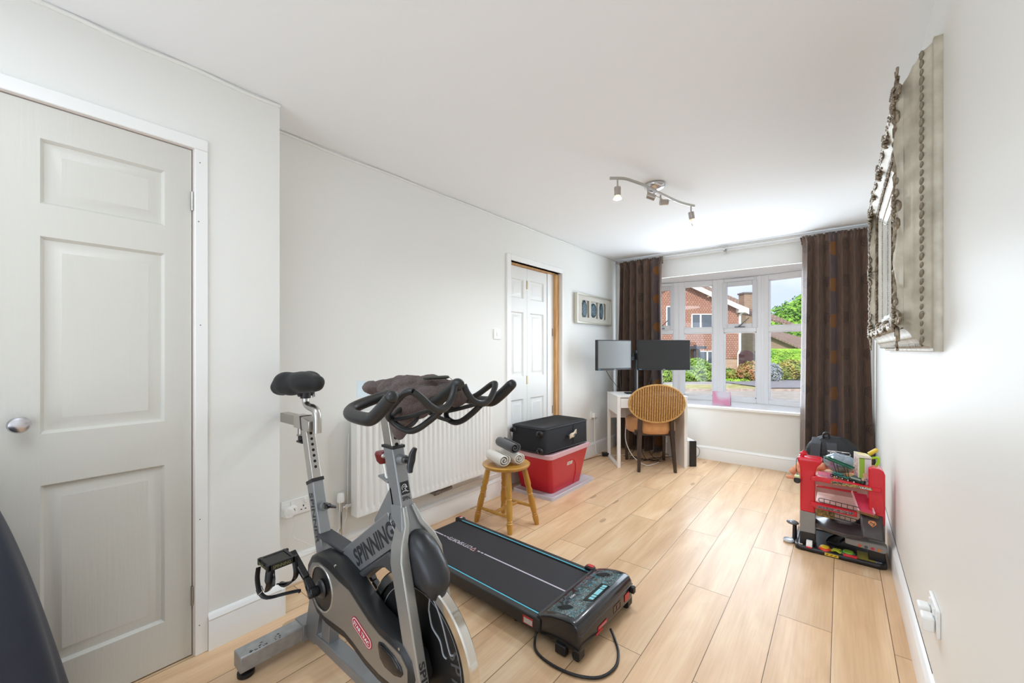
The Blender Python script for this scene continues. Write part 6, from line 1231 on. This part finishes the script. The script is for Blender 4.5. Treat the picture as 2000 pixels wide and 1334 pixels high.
# card on the window board
cdm = bpy.data.materials.new('pink_card'); cdm.use_nodes = True; t = cdm.node_tree; b = t.nodes['Principled BSDF']; tc2 = N(t, 'ShaderNodeTexCoord'); n_ = N(t, 'ShaderNodeTexNoise'); n_.inputs['Scale'].default_value = 1.3; n_.inputs['Detail'].default_value = 0; r3 = N(t, 'ShaderNodeValToRGB'); r3.color_ramp.elements[0].color = lin('D58FAE'); r3.color_ramp.elements[0].position = .4; r3.color_ramp.elements[1].color = lin('D2CBD8'); r3.color_ramp.elements[1].position = .58; mpp = N(t, 'ShaderNodeMapping'); mpp.inputs['Scale'].default_value = (7, 7, 5); t.links.new(tc2.outputs['Object'], mpp.inputs[0]); t.links.new(mpp.outputs[0], n_.inputs[0]); t.links.new(n_.outputs[0], r3.inputs[0]); t.links.new(r3.outputs[0], b.inputs['Base Color'])
f = MB(); c1, c2 = Yp(1391, 789, 5.08), Yp(1426, 790.5, 5.08); up = Vector((0, .02, .155)); c1.z = c2.z = .607
f.hexa([c1, c2, c2+up, c1+up], [c1+Vector((0, .003, 0)), c2+Vector((0, .003, 0)), c2+up+Vector((0, .003, 0)), c1+up+Vector((0, .003, 0))]); f.hexa([c1+Vector((0, .06, 0)), c2+Vector((0, .06, 0)), c2+up+Vector((0, .004, 0)), c1+up+Vector((0, .004, 0))], [c1+Vector((0, .063, 0)), c2+Vector((0, .063, 0)), c2+up+Vector((0, .006, 0)), c1+up+Vector((0, .006, 0))]); o = build('greeting_card', f, cdm, loc=(c1+c2)/2, flat=True); tag(o, 'pink and lilac card standing on the white window board', 'card')

# ================================================================ COAT OVER A CHAIR BACK, LOWER LEFT CORNER
coat = thing('draped_coat', fr(-1.50, 1.05, 0), 'dark navy coat draped in the lower left corner beside the white door', 'coat')
nv = M('navy_cloth', '1E202B', .85, col2='272A38', nscale=3, bump=.3, bscale=500, bdist=.0006, sheen=.1)
cc = fr(-1.50, 1.02, 0)
def cf(u, v):
    a = 2*PI*u; z = .94*(1-v); k = v**.62; R = .055+.265*k+.018*sin(5*a+2*v)*v+.012*sin(9*a+1)*v
    return cc+RT*(R*1.22*cos(a))+FW*(R*.75*sin(a))+Vector((0, 0, z+.012-.02*sin(a*2)*v*(1-v)))
f = MB(); f.grid(cf, 90, 40, cu=True); f.ell(cc+Vector((0, 0, .945)), (.068, .05, .03), 20, 10); build('cloth', f, nv, coat, ang=80)
f = MB(); f.tube([cf(.74, .03), cf(.745, .3), cf(.75, .6), cf(.755, .99)], .004, n=8, sm=5); build('front_seam', f, blackp, coat)
# ================================================================ BACKPACK, TOY GARAGE AND TOYS (right hand corner)
bpk = thing('backpack', (-.055, 4.38, 0), 'black backpack standing on the floor in front of the right curtain', 'backpack')
bkm = M('backpack_black', '19191C', .6, bump=.4, bscale=500, bdist=.0006); cx, cy = -.055, 4.38
def bpf(u, v):
    a = 2*PI*u; z = .50*v; k = math.sqrt(max(0, 1-max(0, (v-.62)/.40)**2.2)); k *= .90+.10*min(1, v/.1)
    x = .19*k*(abs(cos(a))**.7)*(1 if cos(a) > 0 else -1); y = .12*k*(abs(sin(a))**.75)*(1 if sin(a) > 0 else -1)
    return Vector((cx+x+.006*sin(9*a+6*v), cy+y-.02*v*(1-v), z+.004))
f = MB(); f.grid(bpf, 64, 30, cu=True); f.add([bpf(i/64, 1.) for i in range(64)], [tuple(range(64))]); f.add([bpf(i/64, 0.) for i in range(64)], [tuple(range(64))]); body = build('body', f, bkm, bpk, ang=60)
for s in (-1, 1):
    f = MB(); x0 = cx-.045+s*.052-.01; f.loft([[Vector((x0+w+s*b_, cy-y-t_, z)) for w, t_ in ((-.034, 0), (.034, 0), (.034, .016), (-.034, .016))] for b_, y, z in ((-.005, .02, .488), (0, .095, .45), (.004, .122, .38), (.01, .128, .28), (.03, .130, .18), (.055, .12, .10))]); build('shoulder_strap', f, M('strap_black', '3A3A40', .6), bpk, bevel=.005)
f = MB(); f.tube([(cx-.06, cy-.04, .485), (cx-.058, cy-.05, .525), (cx-.045, cy-.05, .538), (cx-.025, cy-.045, .53), (cx-.022, cy-.04, .485)], .013, n=10, sm=4, flat=(1.3, .6)); build('grab_handle', f, bkm, bpk)
f = MB(); f.tube([bpf(u, .74)+Vector((0, 0, .0)) for u in [k/40 for k in range(40)]], .0035, n=6, closed=True); build('zip', f, blackg, bpk)

gr_ = M('toy_red', 'D0142B', .25, coat=.3); ggy = M('toy_grey', '8C8B89', .35); gbk = M('toy_black', '1C1C1E', .3); gsl = M('toy_silver', 'AEB1B5', .3, .3); pkf = M('toy_deck', 'E7CFC6', .4); orf = M('toy_deck_orange', 'DB8F3C', .4, col2='E9C29A', nscale=9); yel = M('toy_yellow', 'DDBB33', .35)
gar = thing('toy_garage', (0, 3.25, 0), 'red and black multi-level toy garage against the right wall', 'toy garage')
Gx0, Gx1, Gy0, Gy1 = -.225, .205, 3.075, 3.43
f = MB(); f.loft([[Vector((x, y, z)) for x, y in rrect(Gx0+i, Gx1-i, Gy0+i, Gy1-i, .035)] for z, i in ((0, .004), (.004, 0), (.026, 0), (.030, .004), (.030, .012), (.024, .016))]); build('base', f, gbk, gar, ang=45)
def slab(name, x0, x1, y0, y1, z0, z1, mat, par=None, bv=.003): return build(name, MB().box(x0, x1, y0, y1, z0, z1), mat, par or gar, bevel=bv)
for (x0, x1, zs, nm) in ((-.200, -.122, (.10, .228, .50), 'left'), (.125, .197, (.11, .235, .50), 'right')):
    b0 = slab('column_foot', x0, x1, 3.12, 3.215, .024, zs[0], gbk); slab('column', x0, x1, 3.122, 3.213, zs[0], zs[1], ggy)
    f = MB()
    if nm == 'left': f.loft([[Vector((x, y, z)) for x, y in rrect(x0-a, x1+b_, 3.122-a*.5, 3.213+a*.5, .012)] for z, a, b_ in ((.228, 0, 0), (.48, 0, 0), (.515, .004, .010), (.54, .012, .030), (.556, .014, .036), (.565, .006, .028), (.567, -.01, .01))])
    else: f.prism([(x0, .235), (x1, .235), (x1, .525), (x1-.008, .545), (x1-.025, .556), (x0+.01, .558), (x0, .55)], 3.122, 3.213, lambda u, v, w: Vector((u, w, v)))
    build('tower', f, gr_, gar, bevel=.006, seg=3)
# tower top crank and cord with a wheel
f = MB(); f.cyl((-.195, 3.15, .56), (-.175, 3.15, .60), .012, n=14); f.ell((-.19, 3.15, .585), (.014, .014, .010), 12, 8); f.ell((-.172, 3.15, .582), (.010, .010, .010), 12, 8); build('crank', f, gr_, gar)
f = MB(); f.tube([(-.212, 3.125, .56), (-.218, 3.12, .545), (-.219, 3.12, .47)], .0015, n=6); cdx = build('lift_cord', f, gbk, gar)
# decks
slab('deck', -.122, .125, 3.15, 3.42, .438, .446, orf); slab('deck', -.122, .125, 3.15, 3.42, .275, .283, pkf); slab('deck', -.122, .19, 3.15, 3.42, .125, .135, gsl)
f = MB(); f.prism([(-.145, .425), (-.145, .452), (-.118, .462), (.135, .447), (.18, .447), (.18, .424), (.13, .424), (-.118, .432)], 3.112, 3.150, lambda u, v, w: Vector((u, w, v))); build('deck_edge', f, gr_, gar, bevel=.004)
f = MB(); f.prism([(-.145, .278), (-.145, .30), (-.118, .296), (.075, .288), (.075, .258), (-.118, .262)], 3.112, 3.150, lambda u, v, w: Vector((u, w, v))); build('deck_edge', f, gr_, gar, bevel=.004)
slab('rear_rail', -.122, .125, 3.415, 3.43, .43, .458, gr_); slab('mid_rail', -.122, .08, 3.30, 3.312, .345, .357, gr_); slab('rear_panel', -.13, .19, 3.42, 3.43, .13, .44, M('toy_translucent', 'D9B2AC', .3, alpha=.5))
slab('tray', -.118, -.04, 3.13, 3.30, .4465, .452, M('toy_pink', 'D8708C', .35)); slab('tray_lip', -.118, -.035, 3.118, 3.130, .447, .459, gbk)
# printed strips
f = MB(); f.hexa([(-.045, 3.1115, .432), (.14, 3.1115, .428), (.14, 3.1115, .4445), (-.045, 3.1115, .450)], [(-.045, 3.1105, .432), (.14, 3.1105, .428), (.14, 3.1105, .4445), (-.045, 3.1105, .450)]); sg = build('name_strip', f, M('strip_print', 'B9A24E', .4, col2='2F3247', nscale=170, lo=.47, hi=.53), gar)
text('lettering', 'ACTION', (-.018, 3.1100, .441), (1, 0, -.02), (0, 0, 1), .009, M('strip_dark', '24263C', .4), sg, width=.045, bold=.03); text('lettering', 'TEAM', (.108, 3.1100, .436), (1, 0, -.02), (0, 0, 1), .009, M('strip_pale', 'E7E2EA', .4), sg, width=.05, bold=.03)
f = MB(); f.box(-.115, .06, 3.1105, 3.1117, .268, .284); build('name_strip', f, M('strip_grey', '9A7A78', .4, col2='4C3B45', nscale=170, lo=.47, hi=.53), gar)
# ramps
rp = M('toy_ramp_red', 'D2405C', .3)
f = MB(); f.hexa([(.055, 3.20, .372), (.125, 3.20, .372), (.150, 3.10, .285), (.085, 3.10, .292)], [(.055, 3.20, .378), (.125, 3.20, .378), (.150, 3.10, .291), (.085, 3.10, .298)]); build('ramp', f, rp, gar)
for x0, x1 in ((.052, .082), (.122, .150)): f = MB(); f.beam((x0, 3.20, .383), (x1, 3.10, .300), .005, .016); build('ramp_edge', f, M('toy_pale_pink', 'EBB6C0', .3), gar)
def fence_(name, p0, p1, h, n, mat=gbk):
    p0, p1 = Vector(p0), Vector(p1); f = MB(); d = (p1-p0); up = Vector((0, 0, h)); e = d.normalized()*h*.35
    f.tube([p0+e, p0+e*.3+up*.12, p0+up*.5, p0+e*.3+up*.88, p0+up+e, p1+up-e, p1-e*.3+up*.88, p1+up*.5, p1-e*.3+up*.12, p1-e], .0022, n=6, closed=True)
    for k in range(1, n): q_ = p0+d*(k/n); f.cyl(q_, q_+up, .0018, n=6)
    return build(name, f, mat, gar)
fence_('railing', (-.105, 3.108, .310), (.085, 3.108, .296), .024, 7); fence_('railing', (-.055, 3.10, .238), (.095, 3.10, .222), .024, 6); fence_('railing', (.075, 3.095, .294), (.165, 3.095, .282), .010, 9, M('toy_ochre', '7A6A2A', .4))
gl_ = M('toy_tyre_black', '3A3233', .28, coat=.4)
def arcramp(name, cx, cy, r0, r1, a0, a1, zf, mat, n=40, th=.008, lip=.010, bank=0.):
    f = MB(); rings = []
    for k in range(n+1):
        a = a0+(a1-a0)*k/n; z = zf(k/n); P = lambda r, dz: Vector((cx+r*cos(a)*1.0, cy+r*sin(a), z+dz-(r-r0)*bank))
        rings.append([P(r0-.004, lip), P(r0, lip), P(r0, .002), P(r1-.006, .002), P(r1-.006, lip), P(r1, lip), P(r1, -th), P(r0-.004, -th)])
    f.loft(rings); return build(name, f, mat, gar, bevel=.0015, ang=50)
arcramp('spiral_ramp', .022, 3.215, .085, .172, math.radians(38), math.radians(-200), lambda q_: .300-.100*min(1, q_*2.2)-.006*q_, gl_, bank=.42)
arcramp('lower_ramp', .06, 3.20, .075, .135, math.radians(170), math.radians(20), lambda q_: .035+.085*q_, gbk)
f = MB(); f.loft([[Vector((.02+r*cos(2*PI*k/36), 3.24+r*.8*sin(2*PI*k/36), z)) for k in range(36)] for r, z in ((.10, .137), (.10, .140))]); build('turntable', f, M('toy_olive', '4C4426', .4), gar)
f = MB(); f.prism([(.02, .100), (.19, .088), (.205, .10), (.205, .125), (.19, .135), (.02, .135)], 3.085, 3.15, lambda u, v, w: Vector((u, w, v))); st2 = build('front_apron', f, ggy, gar, bevel=.006)
for k, c_ in enumerate(('C65A32', '4A4A52', 'B83247', 'C9702E')): f = MB(); f.cyl((.085+k*.028, 3.0848, .108-.001*k), (.085+k*.028, 3.0838, .108-.001*k), .0085, n=16); build('icon', f, M('icon_'+c_, c_, .4), st2)
# chute from the upper deck down to the spiral, with an orange shield on it
f = MB(); CH = lambda u, v, w=0.: Vector((.085+.010*v+(.100-.004*v)*u, 3.125-.075*v-.010*sin(PI*v)-w, .288-.118*v+w*.6))
f.grid(lambda u, v: CH(u, v), 8, 12); build('chute', f, gl_, gar, solid=.006)
sh_ = [(-.018, .018), (-.01, .024), (.01, .024), (.018, .018), (.022, .004), (.012, -.008), (0, -.022), (-.012, -.008), (-.022, .004)]
def shield(k, w, m, nm, par):
    f = MB(); f.prism([(x*k, y*k) for x, y in sh_], w, w+.001, lambda u, v, ww: CH(.52+u/.1, .38-v/.16, ww)); return build(nm, f, m, par, flat=True)
ss = shield(.85, .0045, M('shield_orange', 'D9824A', .4), 'shield_sticker', gar); shield(.62, .0058, M('shield_dark', '4E3A36', .4, col2='C98A5A', nscale=150, lo=.48, hi=.55), 'shield_emblem', ss)
slab('panel_sticker', -.12, -.03, 3.128, 3.131, .215, .262, M('ochre_print', '9A7A35', .5, col2='4E3A1E', nscale=110), None, 0); slab('ground_sticker', .075, .155, 3.08, 3.22, .0245, .0262, M('yellow_print', 'D2BC4C', .4, col2='C6B860', nscale=20), None, 0)
slab('ground_sticker', -.215, -.185, 3.085, 3.115, .0245, .0262, M('pale_print', 'E6C9A6', .4), None, 0)
f = MB(); f.prism([(.125, 3.085), (.185, 3.085), (.165, 3.20), (.135, 3.20)], .0245, .0255, lambda u, v, w: Vector((u+.01, v, w))); build('checker_strip', f, M('checker', 'E8E8F0', .4, col2='4A5690', nscale=150, lo=.48, hi=.52), gar)
f = MB(); f.box(-.075, -.01, 3.0738, 3.0750, .006, .022); dsn = build('direction_sign', f, yel, gar)
for k in range(3): f = MB(); f.prism([(-.010, -.004), (0, .004), (.004, .004), (-.004, -.004)], 0, .0006, lambda u, v, w, k=k: Vector((-.06+k*.02+u, 3.0736-w, .014+v))); build('chevron', f, gbk, dsn)
# small things on the base
car = thing('toy_car', (-.150, 3.095, .026), 'small white and red toy car on left corner of the garage base', 'toy car')
f = MB(); f.loft([[Vector((-.150+x, 3.098+y*k, .030+z)) for y in (-.032, .032) for x in ((-.015, .015) if y < 0 else (.015, -.015))] for z, k in ((0, 1), (.012, 1.0), (.016, .95), (.017, .6), (.030, .42), (.032, .36))]); cb2 = build('body', f, M('car_white', 'EDE6E2', .25), car, bevel=.003)
f = MB(); f.box(-.165, -.135, 3.064, 3.132, .026, .036); build('bumper', f, gr_, car, bevel=.003)
for x in (-.166, -.134):
    for y in (3.078, 3.118): build('wheel', MB().cyl((x-.003, y, .034), (x+.003, y, .034), .0085, n=16), gbk, car)
def disctoy(c, r, cols, label):
    t_ = thing('round_toy', c, label, 'toy'); c = Vector(c); build('disc', MB().lathe([(r, 0), (r*1.02, .006), (r*.9, .014), (r*.3, .018), (.002, .018)], c, n=28), M('disc_'+cols[0], cols[0], .3), t_); build('cap', MB().lathe([(r*.72, .013), (r*.7, .022), (r*.3, .025), (.002, .025)], c, n=24), M('disc_'+cols[1], cols[1], .3), t_); return t_
disctoy((-.075, 3.105, .0255), .030, ('D8442A', 'E8C32E'), 'orange and yellow round toy on front edge of the garage base'); disctoy((.035, 3.115, .0255), .034, ('2E9C86', '8CC23C'), 'teal and green round toy lying right of the yellow one')
f = MB(); f.beam((-.045, 3.10, .033), (.0, 3.135, .036), .012, .008); f.beam((-.035, 3.13, .033), (.0, 3.088, .036), .010, .008); f.tube([(-.02+.014*cos(a*PI/6), 3.12+.014*sin(a*PI/6), .036) for a in range(12)], .0035, n=6, closed=True); o = build('toy_clip', f, M('toy_lime_yellow', 'C7D03A', .3), loc=(-.02, 3.11, .03)); tag(o, 'yellow green crossed toy piece between the two round toys', 'toy')
o = build('toy_brick', MB().box(.01, .075, 3.076, 3.10, .026, .040), gr_, loc=(.04, 3.09, .026), bevel=.004); tag(o, 'red block at front of the garage base beneath the green disc', 'toy brick')
# grey toy pump and disc beside the garage
gp_ = thing('toy_fuel_pump', (-.235, 3.20, 0), 'grey mushroom shaped toy on the floor left of the garage', 'toy')
build('stem', MB().cyl((-.232, 3.20, .0), (-.232, 3.20, .105), .014, .011, n=16).cyl((-.232, 3.20, 0), (-.232, 3.20, .012), .022, n=16), gbk, gp_); build('head', MB().ell((-.243, 3.195, .118), (.034, .024, .014), 20, 10), M('toy_dark_silver', '7C7D82', .25, .4), gp_)
o = build('toy_disc', MB().lathe([(.028, 0), (.032, .01), (.026, .018), (.02, .012), (.002, .010)], (-.262, 3.16, .002), n=28), M('toy_pale_grey', 'C8CCD2', .25), loc=(-.262, 3.16, 0)); tag(o, 'pale grey round dish on the floor beside the mushroom toy', 'toy')
# hanging black wheel with green hub on the cord
hw_ = thing('hanging_wheel', (-.222, 3.10, .47), 'black toy wheel with pale green top hanging on the garage cord', 'toy wheel')
c = Yp(1557, 938, 3.10); f = MB(); f.tube([c+Vector((.0125*cos(a*PI/10), 0, .0125*sin(a*PI/10))) for a in range(20)], .0068, n=10, closed=True); f.cyl(c-Vector((0, .006, 0)), c+Vector((0, .006, 0)), .011, n=20); build('tyre', f, gbk, hw_); build('clip', MB().obox(c+Vector((0, .002, .024)), (.014, 0, 0), (0, .010, 0), (0, 0, .008)), M('pale_green', 'CFE0A8', .4), hw_, bevel=.004); build('cord', MB().cyl(c+Vector((0, .01, .03)), Vector((-.219, 3.12, .50)), .0012, n=6), gbk, hw_)
# orange soft toy behind the left tower
f = MB(); 
for px, py, r in ((1556, 915, .026), (1548, 920, .022), (1562, 909, .024), (1566, 918, .030)): f.ell(Yp(px, py, 3.36), (r, r*.9, r*.9), 16, 10)
for px, py, r in ((1540, 931, .014), (1547, 932, .013), (1553, 931, .013)): f.ell(Yp(px, py, 3.36), (r*1.3, r, r), 14, 8)
for q_ in range(5): f.ell(Yp(1563, 918, 3.36).lerp(Vector((-.095, 3.345, .474)), q_/4), (.028, .026, .026), 16, 10)
o = build('soft_toy', f, M('peach_plush', 'E2A27E', .8, bump=.4, bscale=300), loc=(-.12, 3.345, .447), remesh=.005, smooth_it=8); tag(o, 'peach orange soft toy on the top deck, poking out left of the red tower', 'soft toy')
# things on the top deck
tk = thing('toy_truck', (.01, 3.20, .446), 'dark green toy car transporter truck on the garage top deck', 'toy truck')
tgn = M('toy_green', '1F5A44', .3, coat=.3); tgd = M('toy_dark_green', '17382C', .35)
a_, b_ = Vector((-.035, 3.215, .470)), Vector((.075, 3.165, .462)); d = (b_-a_).normalized(); n_ = Vector((-d.y, d.x, 0)).normalized(); up = Vector((0, 0, 1))
f = MB(); f.beam(a_, b_-d*.035, .034, .006); f.beam(a_+up*.010, a_+d*.05+up*.010, .034, .004); build('trailer', f, M('toy_teal', '2E7D72', .35), tk, bevel=.001)
f = MB(); f.obox(b_+up*.006, d*.024, n_*.018, up*.016); f.obox(b_+d*.012-up*.001, d*.028, n_*.0175, up*.009); build('cab', f, tgd, tk, bevel=.004)
f = MB(); f.obox(b_+d*.0+up*.012, d*.0245, n_*.0185, up*.006); build('cab_window', f, M('toy_glass', '8FA89C', .15), tk, bevel=.002)
for k in (.0, .22, .46, .7, .95):
    for s in (-1, 1): c = a_+(b_-a_)*k+n_*s*.017-up*.009; build('wheel', MB().cyl(c-n_*.003, c+n_*.003, .0085, n=16).cyl(c-n_*.0034, c+n_*.0034, .004, n=10, m=1), [gbk, M('hub_white', 'D8D8D4', .3)], tk)
f = MB(); u0 = a_+up*.085-d*.04; u1 = b_+up*.062-d*.02; f.beam(u0, u1, .040, .005); f.beam(u0+n_*.019+up*.004, u1+n_*.019+up*.004, .003, .010); f.beam(u0-n_*.019+up*.004, u1-n_*.019+up*.004, .003, .010); f.beam(u0-d*.01+up*.008, u0+d*.012, .034, .004); upd = build('upper_rack', f, tgn, tk, bevel=.001)
for k in (.22, .62):
    for s in (-1, 1): f = MB(); c0 = a_+(b_-a_)*k+n_*s*.015; c1 = u0+(u1-u0)*(k+.1)+n_*s*.015; f.cyl(c0, c1, .0018, n=6); build('support_rod', f, gbk, tk)
sv = M('silver_blue_foil', 'A9B7C3', .22, .6, col2='6E7F92', nscale=6, bump=.5, bscale=14, bdist=.01)
f = MB(); f.ell((-.005, 3.345, .512), (.085, .055, .062), 28, 16, f=lambda p: p*(1+.03*sin(7*p.x+3*p.z)*cos(5*p.y))); o = build('foil_bag', f, sv, loc=(0, 3.345, .446)); tag(o, 'silvery blue rounded bag behind the green toy truck', 'bag')
f = MB(); rr = random.Random(5); f.tube([Vector((-.01+.06*rr.uniform(-1, 1), 3.335+.02*rr.uniform(-1, 1), .570+.010*rr.uniform(-1, 1.6))) for _ in range(12)], .0016, n=6, sm=5); o = build('white_string', f, M('string_white', 'E4E4E6', .5), loc=(0, 3.33, .57)); tag(o, 'white string bunched on top of the silvery blue bag', 'string')
gbx = thing('game_box', (.10, 3.19, .447), 'tall white and green toy box standing at right of the top deck', 'box')
GB = lambda u, v, z: Vector((.082+.058*u+.0*v-.016*v*1.3, 3.150+.012*u+.075*v, .447+z)); hgt = .168
f = MB(); f.hexa([GB(0, 0, 0), GB(1, 0, 0), GB(1, 1, 0), GB(0, 1, 0)], [GB(0, 0, hgt+.004), GB(1, 0, hgt-.004), GB(1, 1, hgt), GB(0, 1, hgt+.008)]); gb0 = build('carton', f, M('carton_cream', 'E6E0D2', .45, col2='D9CFC0', nscale=14), gbx)
nf_ = (GB(1, 0, 0)-GB(0, 0, 0)).cross(Vector((0, 0, 1))).normalized()
def gface(u0, u1, z0, z1, mat, nm, par=None, k=.0006):
    f = MB(); q_ = [GB(u0, 0, z0), GB(u1, 0, z0), GB(u1, 0, z1), GB(u0, 0, z1)]; f.hexa(q_, [p+nf_*k for p in q_]); return build(nm, f, mat, par or gb0, flat=True)
gface(.05, .48, .0, .155, M('print_green', '8DB23A', .4), 'green_panel'); gface(.52, .95, .002, .150, M('print_pale', 'D9D9DE', .4, col2='C5C8D0', nscale=30), 'pale_panel'); gface(.05, .95, .150, .154, gbk, 'dark_line')
for u, z, r, c_ in ((.52, .055, .012, 'C98A5A'), (.40, .030, .011, 'C7923C'), (.62, .022, .013, '3C4C7C')): f = MB(); p = GB(u, 0, z)+nf_*.0008; f.cyl(p, p+nf_*.0006, r, n=20); build('round_picture', f, M('pic_'+c_, c_, .4, col2='E8D6C8', nscale=140), gb0)
f = MB(); q_ = [GB(-.0, .08, .01), GB(-.0, .92, .01), GB(-.0, .92, .15), GB(-.0, .08, .15)]; f.hexa(q_, [p-Vector((.0006, 0, 0)) for p in q_]); build('side_print', f, M('side_print', 'EBD8C0', .4, col2='B08F9A', nscale=70), gb0)
f = MB(); q_ = [GB(.08, .08, hgt+.0035), GB(.9, .08, hgt-.003), GB(.9, .9, hgt+.001), GB(.08, .9, hgt+.0075)]; f.hexa(q_, [p+Vector((0, 0, .0012)) for p in q_]); build('top_print', f, M('top_print', 'D7C255', .4, col2='EDE6D8', nscale=60), gb0)
ty = thing('toy_spade', (.16, 3.30, .46), 'toy with yellow handle and lime loop behind the white box', 'toy')
f = MB(); f.cyl(Yp(1697, 887, 3.30), Yp(1711, 879.5, 3.30), .0115, n=16); f.ell(Yp(1711, 879.5, 3.30), (.0115, .0115, .0115), 12, 8); build('handle', f, yel, ty)
f = MB(); f.tube([Yp(1694, 905, 3.30), Yp(1697, 896, 3.30), Yp(1706, 894.5, 3.30), Yp(1715, 894.5, 3.30), Yp(1715.5, 903, 3.30), Yp(1711, 912, 3.30), Vector((.17, 3.30, .45))], .0075, n=10, sm=4); f.cyl(Yp(1697, 887, 3.30), Yp(1697, 897, 3.30), .007, n=10); f.cyl(Yp(1695, 903, 3.30), Vector((.11, 3.30, .447)), .006, n=10); build('loop', f, M('lime_plastic', 'A6D62C', .3), ty)
